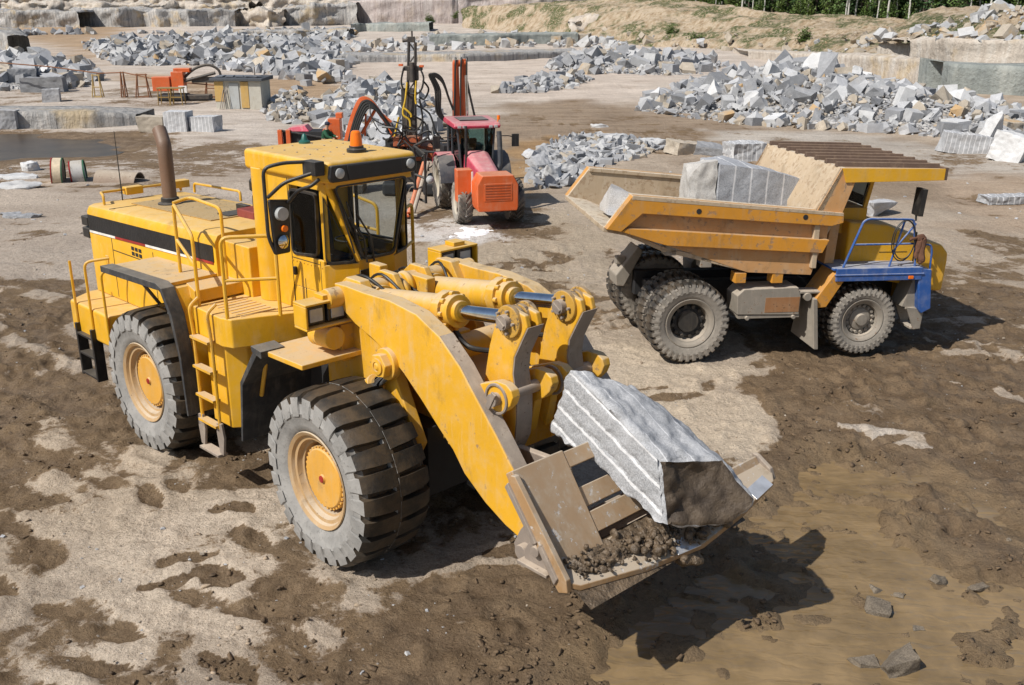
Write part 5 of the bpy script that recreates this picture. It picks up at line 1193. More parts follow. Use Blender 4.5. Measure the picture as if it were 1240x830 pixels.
# ============================================================ drill rig beside it
DY = 37.6
def dp(u, v, Y=DY): return at_y(u, v, Y)
gb = gp(498, 232); c0 = dp(498, 200); DZ = hz(c0.x, DY)
rig = empty('drill_rig', (c0.x, DY, DZ), 0, 'dark upright drill mast with arched orange boom and yellow hoses beside the red tractor', 'drill rig')
RI = Matrix.Translation(-Vector((c0.x, DY, DZ)))
def D_(name, mb, m, bevel=.01, parent=None): return mb.build(name, m, parent or rig, bevel, 2, M=RI)
DKS = paint('dark_rig_steel', (.05, .045, .042), (.22, .17, .12), .5, (.25, .10, .04), .08, .5)
top, bot = dp(499, 48), dp(497, 222)
m = MB()
for dx in (-.17, .17):
    for dy in (-.1, .1): m.tube([bot+Vector((dx, dy, 0)), top+Vector((dx*.7, dy, -.1))], .045, 8)
L = (top-bot).length
for k in range(11):
    a, b = bot.lerp(top, k/11), bot.lerp(top, (k+1)/11); s_ = 1 if k % 2 else -1
    m.tube([a+Vector((-.17*s_, -.1, 0)), b+Vector((.17*s_, -.1, 0))], .03, 6)
mast = D_('mast', m, DKS, 0)
m = MB(); m.bb(top.x-.16, top.x+.10, DY-.15, DY+.15, top.z-.1, top.z+.1); m.tube([top+Vector((-.35, 0, -.05)), top+Vector((.1, 0, 0))], .06); m.tube([top, top+Vector((0, 0, .3))], .035); D_('mast_head', m, DKS, .01, mast)
g = dp(500, 82)
m = MB(); m.bb(g.x-.32, g.x+.36, DY-.25, DY+.05, g.z-.10, g.z+.06); m.bb(g.x-.2, g.x+.2, DY-.25, DY+.1, g.z-.45, g.z-.1); m.cyl((g.x, DY-.3, g.z-.5), (g.x, DY-.3, g.z+.2), .10, n=14); D_('drill_head', m, DKS, .02, mast)
m = MB(); m.box((dp(486, 76).x, DY-.2, g.z+.10), (.16, .14, .08)); m.box((dp(511, 78).x, DY-.2, g.z+.06), (.16, .14, .08)); D_('orange_clamp', m, TORA, .01, mast)
m = MB(); a, b = dp(497, 190), dp(497, 90); m.bb(a.x-.26, a.x+.28, DY-.12, DY+.16, a.z-.2, b.z-.5); D_('feed_beam', m, DKS, .02, mast)
rg = random.Random(12)
m = MB()
for pts in ([(489,82),(486,100),(492,112),(508,112),(513,95),(508,82)], [(512,98),(519,108),(514,120),(508,118)], [(505,128),(520,138),(528,160),(537,170)], [(500,140),(515,150),(520,170),(530,180)], [(488,150),(486,175),(478,190)], [(508,120),(512,150),(506,180)]):
    m.tube(smooth_path([dp(u, v, DY-.25+rg.uniform(-.1, .1)) for u, v in pts]), .035, 7)
D_('hydraulic_hose', m, HOSE, 0)
m = MB(); a0_ = dp(498, 165)
for k in range(26):
    x_, z_ = a0_.x+rg.uniform(-.8, 1.0), a0_.z+rg.uniform(-.9, .5); p0_ = Vector((x_, DY-.55+rg.uniform(-.3, .2), z_)); p2_ = p0_+Vector((rg.uniform(-.9, .9), rg.uniform(-.3, .2), rg.uniform(-.8, .9)))
    m.tube(smooth_path([p0_, p0_.lerp(p2_, .5)+Vector((rg.uniform(-.35, .35), -.2, rg.uniform(-.4, .4))), p2_], 5), rg.uniform(.02, .04), 6)
D_('hose_bundle', m, HOSE, 0)
YH = plain('yellow_hose', (.62, .40, .03), .5)
m = MB()
for pts in ([(493,100),(491,120),(488,138),(496,146),(497,158)], [(483,142),(479,160),(475,178)], [(504,98),(503,118),(504,126)], [(488,130),(497,138),(498,142)]):
    m.tube(smooth_path([dp(u, v, DY-.32) for u, v in pts]), .038, 7)
D_('yellow_hose', m, YH, 0)
m = MB(); a = dp(498, 175)
m.bb(a.x-.75, a.x+.85, DY-.5, DY+.9, a.z-.55, a.z+.0); m.bb(a.x-.6, a.x+.4, DY-.7, DY+.4, a.z, a.z+.35); D_('rig_body', m, paint('rusty_orange_frame', (.40, .09, .03), (.3, .2, .13), .5, (.06, .05, .04), .13, .6), .04)
m = MB(); m.bb(a.x-.5, a.x+.6, DY-.85, DY-.5, a.z-.35, a.z-.1); m.bb(a.x-.9, a.x-.5, DY-.6, DY-.2, a.z-.2, a.z+.25); m.tube([(a.x+.3, DY-.6, a.z+.2), (a.x+1.4, DY-1.0, a.z+.25)], .05); m.tube([(a.x-.2, DY-.6, a.z-.15), (a.x+1.6, DY-1.2, a.z-.15)], .05); D_('hose_reel', m, DARK, .02)
m = MB()
for dx in (-.75, .75):
    m.prism([(a.x+dx-.28, DZ), (a.x+dx+.28, DZ), (a.x+dx+.28, DZ+.5), (a.x+dx-.28, DZ+.5)], DY-1.1, DY+1.3)
D_('crawler_track', m, DARK, .12)
m = MB(); m.bb(a.x-.45, a.x+.45, DY-.4, DY+.6, DZ+.4, a.z-.5); D_('turntable', m, DKS, .02)
# arched boom towards the left
AR = smooth_path([dp(478, 178), dp(474, 158), dp(462, 140), dp(449, 123), dp(438, 120), dp(430, 134), dp(424, 152), dp(419, 172)], 5)
m = MB(); m.tube(AR, .105, 4); ab = D_('arched_boom', m, TORA, .01)
m = MB()
for k in range(4): m.tube([p+Vector((.10+.05*k, -.16-.03*k, -.08-.075*k)) for p in AR], .05, 7)
D_('boom_hose', m, HOSE, 0, ab)
m = MB(); m.tube([dp(455, 132), dp(438, 162)], .06); m.tube([dp(443, 138), dp(442, 165)], .035); m.tube([dp(455, 132), dp(474, 148)], .05); D_('boom_cylinder', m, TORA, 0, ab)
m = MB(); a = dp(420, 172); m.bb(a.x-.4, a.x+.5, DY-.4, DY+.4, DZ+.2, a.z+.05); m.bb(a.x-.55, a.x+.6, DY-.5, DY+.5, DZ, DZ+.3); D_('boom_foot', m, DKS, .03)
# ---- small red machine and the worker beside it
CY = 46.
a = at_y(372, 165, CY); mz = hz(a.x, CY)
comp = empty('compressor', (a.x, CY, mz), 0, 'low red and black machine with an orange rack, half hidden behind the loader cab', 'machine')
CI = Matrix.Translation((-a.x, -CY, -mz))
def K_(name, mb, m, bevel=.02): return mb.build(name, m, comp, bevel, 2, M=CI)
z1 = at_y(360, 158, CY).z
m = MB(); m.bb(a.x-1.0, a.x+1.2, CY-.5, CY+.6, mz+.45, z1); K_('body', m, DARK)
m = MB(); m.hexa([(a.x-.9, CY-.5, z1), (a.x+.2, CY-.5, z1), (a.x+.2, CY+.5, z1), (a.x-.9, CY+.5, z1), (a.x-.7, CY-.4, z1+.16), (a.x+.0, CY-.4, z1+.26), (a.x+.0, CY+.4, z1+.26), (a.x-.7, CY+.4, z1+.16)]); K_('cover', m, TRED)
m = MB()
for u in (343, 353):
    p = at_y(u, 165, CY); m = MB(); m.bb(p.x-.10, p.x+.10, CY-.7, CY-.5, mz+.0, z1+.1); K_('leg', m, TORA)
m = MB(); m.tube([at_y(338, 158, CY-.6), at_y(395, 168, CY-.6)], .05); m.tube([at_y(395, 168, CY-.6), at_y(418, 172, CY-.6)], .06); K_('long_bar', m, BLK, 0)
m = MB(); p = at_y(405, 150, CY); m.bb(p.x-.25, p.x+.30, CY-.3, CY+.3, mz+.5, p.z+.25); m.bb(p.x+.1, p.x+.4, CY-.2, CY+.2, p.z+.25, p.z+.50); m.cyl((p.x-.3, CY-.35, p.z-.35), (p.x-.3, CY+.3, p.z-.35), .22, n=14); K_('engine', m, TORA, .03)
m = MB(); m.bb(a.x-1.1, a.x+2.0, CY-.55, CY-.4, mz, mz+.45); m.bb(a.x-1.1, a.x+2.0, CY+.45, CY+.6, mz, mz+.45); K_('skid', m, DARK)
def skin_body(name, joints, edges, root, mats, loc, rz, parent=None):
    me = bpy.data.meshes.new(name); me.from_pydata([j[0] for j in joints], edges, []); o = bpy.data.objects.new(name, me); COL.objects.link(o)
    o.modifiers.new('skin', 'SKIN')
    for i, j in enumerate(joints):
        d = me.skin_vertices[0].data[i]; d.radius = (j[1], j[2] if len(j) > 2 else j[1]); d.use_root = i == root
    sb = o.modifiers.new('sub', 'SUBSURF'); sb.levels = 2; sb.render_levels = 2
    me.materials.append(mats); o.location = loc; o.rotation_euler = (0, 0, rz); o.parent = parent
    return o
wp = at_y(392, 172, 45.2); wz = hz(wp.x, 45.2); 
wk = empty('person', (wp.x, 45.2, wz), math.radians(-12), 'worker in a green jacket, orange trousers and dark cap leaning over the red machine', 'person')
SKN = plain('skin', (.42, .25, .17), .6); GRN = plain('green_jacket', (.012, .075, .035), .85, 0, .01, 18); TRS = plain('orange_trousers', (.36, .09, .03), .85, 0, .01, 18); CAPM = plain('navy_cap', (.02, .025, .045), .85); BOOT = plain('black_boots', (.02, .018, .016), .7)
J = [((0, 0, .95), .15, .12), ((.05, 0, 1.15), .15, .12), ((.12, 0, 1.36), .18, .13), ((.17, 0, 1.48), .08, .08), ((.20, 0, 1.58), .06), ((.22, 0, 1.67), .095, .09), ((.225, 0, 1.76), .085, .08),
     ((.14, .19, 1.42), .07), ((.32, .24, 1.22), .052), ((.56, .18, 1.16), .04), ((.65, .17, 1.15), .04),
     ((.14, -.19, 1.42), .07), ((.30, -.25, 1.20), .052), ((.54, -.20, 1.12), .04), ((.63, -.19, 1.11), .04),
     ((.0, .10, .88), .10), ((.03, .12, .48), .07), ((-.03, .13, .09), .05), ((.11, .14, .05), .045),
     ((.0, -.10, .88), .10), ((.05, -.12, .48), .07), ((.0, -.13, .09), .05), ((.14, -.14, .05), .045)]
E_ = [(0, 1), (1, 2), (2, 3), (3, 4), (4, 5), (5, 6), (2, 7), (7, 8), (8, 9), (9, 10), (2, 11), (11, 12), (12, 13), (13, 14), (0, 15), (15, 16), (16, 17), (17, 18), (0, 19), (19, 20), (20, 21), (21, 22)]
skin_body('body', J, E_, 0, SKN, (0, 0, 0), 0, wk)
def sub(ids, ed, grow_, name, mat, root=0):
    mp = {k: i for i, k in enumerate(ids)}
    js = [(J[k][0], J[k][1]+grow_, (J[k][2] if len(J[k]) > 2 else J[k][1])+grow_) for k in ids]
    return skin_body(name, js, [(mp[a], mp[b]) for a, b in ed], root, mat, (0, 0, 0), 0, wk)
sub([0, 1, 2, 3, 7, 8, 9, 11, 12, 13], [(0, 1), (1, 2), (2, 3), (2, 7), (7, 8), (8, 9), (2, 11), (11, 12), (12, 13)], .022, 'jacket', GRN)
sub([0, 15, 16, 17, 19, 20, 21], [(0, 15), (15, 16), (16, 17), (0, 19), (19, 20), (20, 21)], .018, 'trousers', TRS)
for s, a_, b_ in ((1, 17, 18), (-1, 21, 22)):
    m = MB(); p, q_ = Vector(J[a_][0]), Vector(J[b_][0]); m.tube([p+Vector((-.05, 0, .05)), p+Vector((0, 0, -.02)), q_, q_+Vector((.06, 0, -.01))], [.07, .07, .055, .04], 10); m.build('boot', BOOT, wk, 0)
m = MB(); bmesh.ops.create_uvsphere(m.bm, u_segments=18, v_segments=10, radius=.125, matrix=Matrix.Translation((.22, 0, 1.755)) @ Matrix.Diagonal((1, .92, .75, 1))); m.bb(.28, .42, -.07, .07, 1.73, 1.745); m.build('cap', CAPM, wk, .004)
m = MB()
for s in (-1, 1): m.cyl((.315, s*.035, 1.70), (.32, s*.035, 1.70), .012, n=8)
m.build('eye', DARK, wk, 0)
m = MB(); m.hexa([(.30, -.015, 1.655), (.335, -.012, 1.655), (.335, .012, 1.655), (.30, .015, 1.655), (.30, -.008, 1.70), (.31, -.006, 1.70), (.31, .006, 1.70), (.30, .008, 1.70)]); m.build('nose', SKN, wk, .004)
# ============================================================ quarry: banks, faces, blocks, rubble, trees
def strip_sheet(name, rows, mat, amp=.5, seed=1, sc=.3, sub=(90, 10), kind='structure', amp_edge=.15):
    """rows: polylines (world points), lofted and roughened"""
    nu, nv = sub; P_ = []
    def samp(line, n):
        line = [Vector(p) for p in line]; L = [0]
        for a, b in zip(line[:-1], line[1:]): L.append(L[-1]+(b-a).length)
        out = []
        for i in range(n+1):
            d = L[-1]*i/n; k = 0
            while k < len(L)-2 and L[k+1] < d: k += 1
            t = (d-L[k])/max(1e-6, L[k+1]-L[k]); out.append(line[k].lerp(line[k+1], t))
        return out
    R_ = [samp(r, nu) for r in rows]; grid = []
    tot = (len(rows)-1)*nv
    for j in range(tot+1):
        k = min(j//nv, len(rows)-2); t = (j-k*nv)/nv
        grid.append([R_[k][i].lerp(R_[k+1][i], t) for i in range(nu+1)])
    V = np.array([[tuple(p) for p in r] for r in grid]); 
    du = np.gradient(V, axis=1); dv = np.gradient(V, axis=0); N = np.cross(du, dv); N /= np.linalg.norm(N, axis=-1, keepdims=True)+1e-9
    a = (V[..., 0]+V[..., 1]*.6)*sc; b = (V[..., 2]*1.6+V[..., 1]*.3-V[..., 0]*.2)*sc
    d = (fbm(a, b, seed, 6, .55)-.5)*2*amp
    d = d*np.where((np.arange(tot+1) == 0)[:, None] | (np.arange(tot+1) == tot)[:, None], amp_edge, 1)
    V = V+N*d[..., None]
    I = (np.arange(tot)[:, None]*(nu+1)+np.arange(nu)[None]).reshape(-1)
    me = np_mesh(name, V.reshape(-1, 3), np.stack([I, I+1, I+nu+2, I+nu+1], -1))
    o = bpy.data.objects.new(name, me); COL.objects.link(o); me.materials.append(mat)
    return tag(o, kind=kind)
def bank_mat():
    n = NT('earth_bank'); p = n.pos(); a = n.noise(p, .35, 8, .62); b = n.noise(n.mapp(p, (1.3, 1.3, .35), (0, 0, .3)), .8, 7, .65); c = n.noise(p, 2.6, 6, .7); g = n.noise(p, .16, 5, .6)
    col = n.ramp(b, [(.25, (.17, .115, .065)), (.42, (.38, .28, .175)), (.58, (.55, .45, .33)), (.75, (.30, .215, .13))])
    col = n.mix(n.math('MULTIPLY', n.step(.55, .72, c), .7), col, (.58, .53, .45))
    gr = n.math('MULTIPLY', n.step(.47, .56, g), n.step(.35, .55, c))
    col = n.mix(gr, col, n.mix(a, (.045, .075, .018), (.12, .13, .045)))
    n.set('Base Color', col); n.set('Roughness', .95); n.bump(n.math('ADD', b, c), .5); return n.m
BANK = bank_mat()
def W(u, v, Y): return at_y(u, v, Y)
# long slope on the right up to the forest edge, then the forest floor
b0 = [W(560,57,235), W(640,57,205), W(720,60,178), W(820,63,155), W(930,66,136), W(1030,72,122), W(1130,80,112), W(1300,90,104), W(1500,92,98)]
b1 = [W(560,38,238), W(640,40,212), W(720,38,188), W(820,40,166), W(930,44,147), W(1030,50,132), W(1130,58,120), W(1300,60,112), W(1500,60,108)]
b2 = [W(560,10,246), W(640,6,222), W(720,4,202), W(800,6,186), W(870,14,176), W(930,22,164), W(1030,28,150), W(1130,33,136), W(1300,34,126), W(1500,30,122)]
b3 = [p+Vector((6, 10, .3)) for p in b2]
strip_sheet('earth_bank', [b0, b1, b2, b3], BANK, 1.5, 3, .20, (240, 22))
GRASS = NT('forest_floor'); _p = GRASS.pos(); GRASS.set('Base Color', GRASS.mix(GRASS.noise(_p, .5, 6), (.05, .075, .02), (.13, .12, .06))); GRASS.set('Roughness', .95); GRASS.bump(GRASS.noise(_p, 3, 5), .2); GRASS = GRASS.m
far = [Vector((-40, 520, 6)), Vector((100, 480, 7)), Vector((420, 420, 7))]
strip_sheet('forest_floor', [b3, [Vector((p.x+60+i*12, p.y+130, p.z+1.5)) for i, p in enumerate(b3)]], GRASS, .6, 5, .1, (80, 20))
def face_mat(name, c1, c2, c3, streak=1.6, bands=.0, warm=(.50, .36, .17), wamt=.4):
    n = NT(name); p = n.pos(); s = n.noise(n.mapp(p, (streak, streak, .10)), 1., 6, .7); a = n.noise(p, .22, 6, .6); b = n.noise(p, 1.5, 7, .68)
    col = n.ramp(s, [(.3, c1), (.5, c2), (.68, c3)])
    col = n.mix(n.math('MULTIPLY', n.step(.52, .66, a), wamt), col, warm)
    col = n.mix(n.math('MULTIPLY', n.step(.58, .7, b), .6), col, tuple(x*.45 for x in c1))
    n.set('Base Color', col); n.set('Roughness', .92); n.bump(n.math('ADD', s, b), .25); return n.m
FGREY = face_mat('grey_quarry_face', (.13, .13, .13), (.37, .36, .35), (.52, .49, .455), 2.2, wamt=.55)
FPINK = face_mat('pink_quarry_face', (.27, .22, .21), (.44, .38, .36), (.54, .49, .47), 1.8, wamt=.15)
FPALE = face_mat('pale_quarry_face', (.34, .285, .235), (.50, .44, .375), (.60, .56, .505), 1.2, wamt=.5)
FGREEN = face_mat('greenish_quarry_face', (.16, .18, .175), (.27, .29, .275), (.40, .41, .38), .5, wamt=.12, warm=(.42, .38, .30))
def wall(name, base, tops, thick, mat, label, seed=1, amp=.25, steps=0, group=None, rough=.3):
    """a stone bench: base line of ground points, height at each, running back `thick` metres"""
    n = len(base); b = [Vector((p.x, p.y, hz(p.x, p.y)-.4 if p.y < 200 else p.z-1.5)) for p in base]
    t = [Vector((base[i].x, base[i].y+.12, tops[i])) for i in range(n)]
    bk = [p+Vector((0, thick, .02)) for p in t]; bb_ = [Vector((p.x, p.y, b[i].z)) for i, p in enumerate(bk)]
    L = sum((b[i+1]-b[i]).length for i in range(n-1)); H = max(tops[i]-b[i].z for i in range(n))
    o = strip_sheet(name, [b, t, bk, bb_], mat, amp, seed, rough, (int(min(220, max(40, L*2.5))), max(4, int(min(10, H*3)))), None, .5)
    return tag(o, label, 'cliff', group)
def G(u, v): return gp(u, v)
def top_at(u, v, Y): return at_y(u, v, Y).z
# right-hand cliff: pale left part, greenish tall part, ledge with boulders on top
bl = [W(905,72,131), W(980,84,113), W(1060,98,98), W(1140,113,86)]
wall('quarry_cliff', bl, [top_at(905,62,131), top_at(980,66,113), top_at(1060,70,98), top_at(1140,74,86)], 9, FPALE, 'pale yellowish low rock face in front of the earth bank', 4, .35, group='quarry faces')
bl = [W(1138,118,84), W(1150,121,82), W(1230,126,79), W(1330,132,77), W(1500,140,74)]
wall('quarry_cliff', bl, [top_at(1138,74,84), top_at(1150,78,82), top_at(1230,82,79), top_at(1330,84,77), top_at(1500,84,74)], 5, FGREEN, 'grey green smooth tall rock face at the right edge', 6, .18, group='quarry faces', rough=.2)
bl = [W(1100,76,97), W(1150,78,90), W(1230,80,86), W(1330,82,84), W(1500,84,82)]
wall('quarry_cliff', bl, [top_at(1100,50,97), top_at(1150,48,90), top_at(1230,48,86), top_at(1330,48,84), top_at(1500,46,82)], 8, FPALE, 'pale orange stained upper ledge above the grey green face', 9, .45, group='quarry faces')
# far left: long faces in broken steps
def farwall(u0, u1, vb, vt, Y, mat, label, seed, amp=.6, thick=25, step=26, jt=1.6):
    rg = random.Random(seed); us = [u0]
    while us[-1] < u1: us.append(min(u1, us[-1]+rg.uniform(.5, 1.6)*step))
    base, tops, h = [], [], vt
    for k, u in enumerate(us):
        t = (u-u0)/(u1-u0); b_ = vb[0]+(vb[1]-vb[0])*t; yy = Y+rg.uniform(-3, 3)
        if rg.random() < .5: h = rg.uniform(-jt, jt)
        elif k == 0: h = 0
        base.append(W(u, b_, yy)); tops.append(top_at(u, vt[0]+(vt[1]-vt[0])*t+h, yy))
    wall('quarry_cliff', base, tops, thick, mat, label, seed, amp*1.8, group='quarry faces', rough=.34)
random.seed(3)
farwall(-160, 95, (26, 27), (15, 14), 243, FGREY, 'low grey drilled rock face in the far top left corner', 11, .5)
farwall(85, 285, (27, 29), (11, 12), 252, FGREY, 'streaked grey rock face in the far left distance', 12, .5)
farwall(-160, 300, (16, 14), (5, 6), 268, FPALE, 'pale ledge above the streaked grey face', 14, 1.0, 18)
farwall(-160, 440, (8, 9), (-6, -5), 300, FPALE, 'brown and pale upper rock ledge along the far left skyline', 13, 1.6, 60, 40, 2.5)
farwall(262, 345, (30, 31), (15, 12), 258, FPALE, 'pale broken rock face left of the pinkish wall', 17, 1.2)
farwall(330, 432, (30, 30), (9, 5), 266, FGREY, 'grey stepped rock face next to the pinkish wall', 18, .9)
farwall(424, 560, (24, 26), (1, -2), 272, FPINK, 'tall pinkish grey rock wall in the far middle distance', 19, .35, jt=.5)
farwall(555, 720, (26, 27), (-3, -7), 270, FPINK, 'pinkish rock wall ending at the earth bank', 20, .8, jt=1.5)
farwall(425, 520, (40, 40), (29, 29), 225, FGREEN, 'greenish low block wall under the pinkish wall', 21, .3, 10, jt=.8)
farwall(690, 760, (40, 42), (24, 27), 196, FPALE, 'broken pale rock step in the earth bank', 22, 1.4, 6, 14, 4)
farwall(290, 420, (44, 45), (37, 37), 190, FGREY, 'long grey ledge behind the left rubble heap', 24, .5, 8, jt=1.)
def bench(px, tops, thick, mat, label, seed, amp=.10):
    base = [G(u, v) for u, v in px]; return wall('quarry_ledge', base, [top_at(u, tv, p.y) for (u, v), tv, p in zip(px, tops, base)], thick, mat, label, seed, amp, group='quarry benches', rough=.6)
bench([(-60,157),(60,157),(110,156),(165,152)], [136,136,136,139], 3.2, FGREY, 'grey drilled stone bench beyond the muddy pond', 23)
bench([(408,77),(480,76),(560,75),(700,70)], [68,67,66,62], 8, FGREY, 'long low grey bench behind the drill mast', 25, .15)
bench([(520,56),(600,56),(640,55),(700,53)], [43,42,41,40], 8, FGREEN, 'blue grey bench block beyond the long low bench', 27, .2)
bench([(-60,64),(0,66),(12,68)], [30,36,44], 6, FGREY, 'dark stepped bench at the left edge', 29, .3)
# ---- block shapes shared by every loose stone
random.seed(21)
def block_mesh(name, kind, seed):
    rg = random.Random(seed); bm = bmesh.new()
    if kind == 'cut': pts = [(sx*.5*rg.uniform(.9, 1.05), sy*.5*rg.uniform(.9, 1.05), sz*.5*rg.uniform(.88, 1.05)) for sx in (-1, 1) for sy in (-1, 1) for sz in (-1, 1)]
    elif kind == 'slab': pts = [(.5*rg.uniform(.55, 1)*math.cos(t+rg.uniform(-.2, .2)), .5*rg.uniform(.6, 1)*math.sin(t), sz*.5*rg.uniform(.7, 1)) for t in np.linspace(0, 2*PI, 8)[:-1] for sz in (-1, 1)]
    else: pts = [tuple(Vector((rg.gauss(0, 1), rg.gauss(0, 1), rg.gauss(0, 1))).normalized()*.5*rg.uniform(.8, 1.15)) for _ in range(rg.choice((9, 11, 13)))]
    if kind == 'rough':
        pts = [(sx*.5*rg.uniform(.45, 1.05), sy*.5*rg.uniform(.45, 1.05), sz*.5*rg.uniform(.4, 1.05)) for sx in (-1, 1) for sy in (-1, 1) for sz in (-1, 1)]; pts.pop(rg.randrange(8)); pts.append((rg.uniform(-.6, .6), rg.uniform(-.3, .3), rg.uniform(-.2, .3)))
    for p in pts: bm.verts.new(p)
    r = bmesh.ops.convex_hull(bm, input=bm.verts[:])
    iv = [g for g in r['geom_interior'] if isinstance(g, bmesh.types.BMVert)]
    if iv: bmesh.ops.delete(bm, geom=iv, context='VERTS')
    bmesh.ops.dissolve_limit(bm, angle_limit=.12, verts=bm.verts[:], edges=bm.edges[:])
    bmesh.ops.triangulate(bm, faces=bm.faces[:])
    if kind != 'cut' or seed % 2:
        bmesh.ops.subdivide_edges(bm, edges=bm.edges[:], cuts=1); bmesh.ops.triangulate(bm, faces=bm.faces[:])
        for v in bm.verts: v.co += mnoise.noise_vector(v.co*2.6+Vector((seed*1.7, 0, 0)))*(.045 if kind == 'cut' else .085)
    me = bpy.data.meshes.new(name); bm.to_mesh(me); bm.free(); return me
GRAN = [granite('grey_granite', light=(.47, .475, .49), dark=(.29, .295, .31), st=.15), granite('white_granite', light=(.57, .57, .575), dark=(.40, .405, .41), st=.10), granite('dark_granite', light=(.33, .335, .35), dark=(.17, .175, .185), st=.1), granite('stained_granite', light=(.50, .44, .36), dark=(.33, .28, .22), stain=(.55, .33, .12), st=.7)]
KIND = ['cut', 'slab', 'cut', 'rough', 'rough', 'rough', 'rough', 'slab', 'slab', 'rough', 'rough', 'rough']
SHAPES = [block_mesh('stone', k, 40+i) for i, k in enumerate(KIND)]
BLK_ME = {}
def shape_me(i, m):
    if (i, m) not in BLK_ME:
        me = SHAPES[i].copy(); me.materials.clear(); me.materials.append(GRAN[m]); BLK_ME[(i, m)] = me
    return BLK_ME[(i, m)]
stones = []      # (size px, shape, material, loc, scale, euler, label, group)
def pile(px, n, smin, smax, mound, label, group, seed, pw=2.2, mats=(0, 0, 0, 1, 1, 2, 2, 3), Ys=None, flat=1., peak=None, ymax=None):
    rg = random.Random(seed); P_ = [tuple(G(u, v)[:2]) for u, v in px]
    if ymax: P_ = [(x*min(1, ymax/y), min(y, ymax)) for x, y in P_]
    xs, ys = [p[0] for p in P_], [p[1] for p in P_]
    cand = np.array([(rg.uniform(min(xs), max(xs)), rg.uniform(min(ys), max(ys))) for _ in range(n*14)])
    d = sdist(cand[:, 0], cand[:, 1], P_); cand, d = cand[d > 0], d[d > 0]
    cand, d = cand[:n], d[:n]
    md = max(d.max(), 1e-3) if len(d) else 1
    H = height(cand[:, 0], cand[:, 1])
    for (x, y), dd, h in zip(cand, d, H):
        s = smin+(smax-smin)*rg.random()**pw
        mz = mound*sst(0, md*.75, dd)*(.75+.5*float(vnoise(np.array([x*.35]), np.array([y*.35]), seed)[0]))
        i = rg.randrange(len(SHAPES)); k = KIND[i]
        sc = (s*rg.uniform(.9, 1.7), s*rg.uniform(.8, 1.2), s*rg.uniform(.6, 1.0)*flat)
        if k == 'slab': sc = (sc[0]*1.3, sc[1]*1.2, sc[2]*.5)
        z = h+mz+sc[2]*.28
        tilt = .12 if (k == 'cut' and mz < .3) else .6
        e = (rg.gauss(0, tilt), rg.gauss(0, tilt), rg.uniform(0, 6.3))
        u, v, dep = proj((x, y, z)); stones.append((s*1.3/dep*FPX if -20 < u < 1260 and v > -5 else 0, i, rg.choice(mats), (x, y, z), sc, e, label, group))
    return P_, md
def mound_obj(P_, md, mound, label, seed, mat):     # the heap of chips the stones lie on
    xs, ys = [p[0] for p in P_], [p[1] for p in P_]; nx, ny = 70, 60
    gx, gy = np.meshgrid(np.linspace(min(xs)-1, max(xs)+1, nx), np.linspace(min(ys)-1, max(ys)+1, ny))
    d = sdist(gx, gy, P_); z = height(gx, gy)+mound*.88*sst(0, md*.75, d)*(.75+.5*vnoise(gx*.35, gy*.35, seed))+(fbm(gx*1.4, gy*1.4, seed, 5)-.5)*.7*sst(-.3, 1, d)-.25*sst(.4, -.4, d)-.05
    I = (np.arange(ny-1)[:, None]*nx+np.arange(nx-1)[None]).reshape(-1)
    me = np_mesh('rubble_heap', np.stack([gx, gy, z], -1).reshape(-1, 3), np.stack([I, I+1, I+nx+1, I+nx], -1)); o = bpy.data.objects.new('rubble_heap', me); COL.objects.link(o); me.materials.append(mat)
    return tag(o, label, 'rubble', None, 'stuff')
def chips_mat():
    n = NT('stone_chips'); p = n.pos(); v = n.vor(p, 2.2); w = n.vor(p, 6.); c = n.noise(p, .5, 5)
    hs = n.n('SeparateColor'); n.l(v.outputs['Color'], hs.inputs[0])
    col = n.mix(hs.outputs[0], (.26, .25, .24), (.54, .53, .52)); col = n.mix(n.math('MULTIPLY', n.step(.5, .65, c), .6), col, (.42, .34, .25))
    col = n.mix(n.math('MULTIPLY', n.step(.5, .9, v.outputs['Distance']), .6), col, (.12, .11, .10))
    n.set('Base Color', col); n.set('Roughness', .9); n.bump(n.math('ADD', n.math('MULTIPLY', v.outputs['Distance'], -1.), n.math('MULTIPLY', w.outputs['Distance'], -.4)), .35); return n.m
CHIPS = chips_mat()
def heap(px, n, smin, smax, mound, label, group, seed, clabel, **k):
    P_, md = pile(px, n, smin, smax, mound, label, group, seed, **k); mound_obj(P_, md, mound, clabel, seed, CHIPS)
heap([(768,134),(800,112),(850,98),(905,84),(950,79),(1010,86),(1075,102),(1120,115),(1200,133),(1300,140),(1300,190),(1235,184),(1165,172),(1090,163),(1000,158),(900,152),(830,143)], 6500, .16, 1.05, 1.2, 'grey block in the big rubble heap below the rock face on the right', 'blocks of the right rubble heap', 101, 'grey stone chips of the big heap on the right', ymax=104, pw=6.5)
pile([(800,112),(860,94),(940,80),(1010,88),(1075,104),(1130,130),(1200,150),(1130,160),(1000,150),(880,135)], 34, 1.1, 2.0, 1.35, 'large angular block standing out of the right rubble heap', 'large blocks of the right heap', 131, ymax=104, pw=2.)
heap([(100,52),(160,40),(240,36),(330,40),(420,52),(432,76),(390,97),(320,91),(250,80),(140,80),(115,66)], 4600, .3, 1.6, 1.1, 'grey block in the wide rubble heap left of the drill mast', 'blocks of the left rubble heap', 102, 'grey chips of the wide heap left of the drill mast', ymax=165, pw=5.)
heap([(-60,86),(0,72),(60,72),(110,82),(122,100),(90,108),(50,110),(-60,112)], 420, .35, 1.7, .7, 'grey block in the low heap at the left edge', 'blocks of the left edge heap', 103, 'chips of the low heap at the left edge')
heap([(655,84),(680,72),(735,66),(800,70),(850,73),(880,80),(850,90),(790,92),(700,90)], 700, .3, 1.5, .6, 'grey block in the flat heap in the middle distance', 'blocks of the middle heap', 104, 'chips of the flat heap in the middle distance', ymax=150)
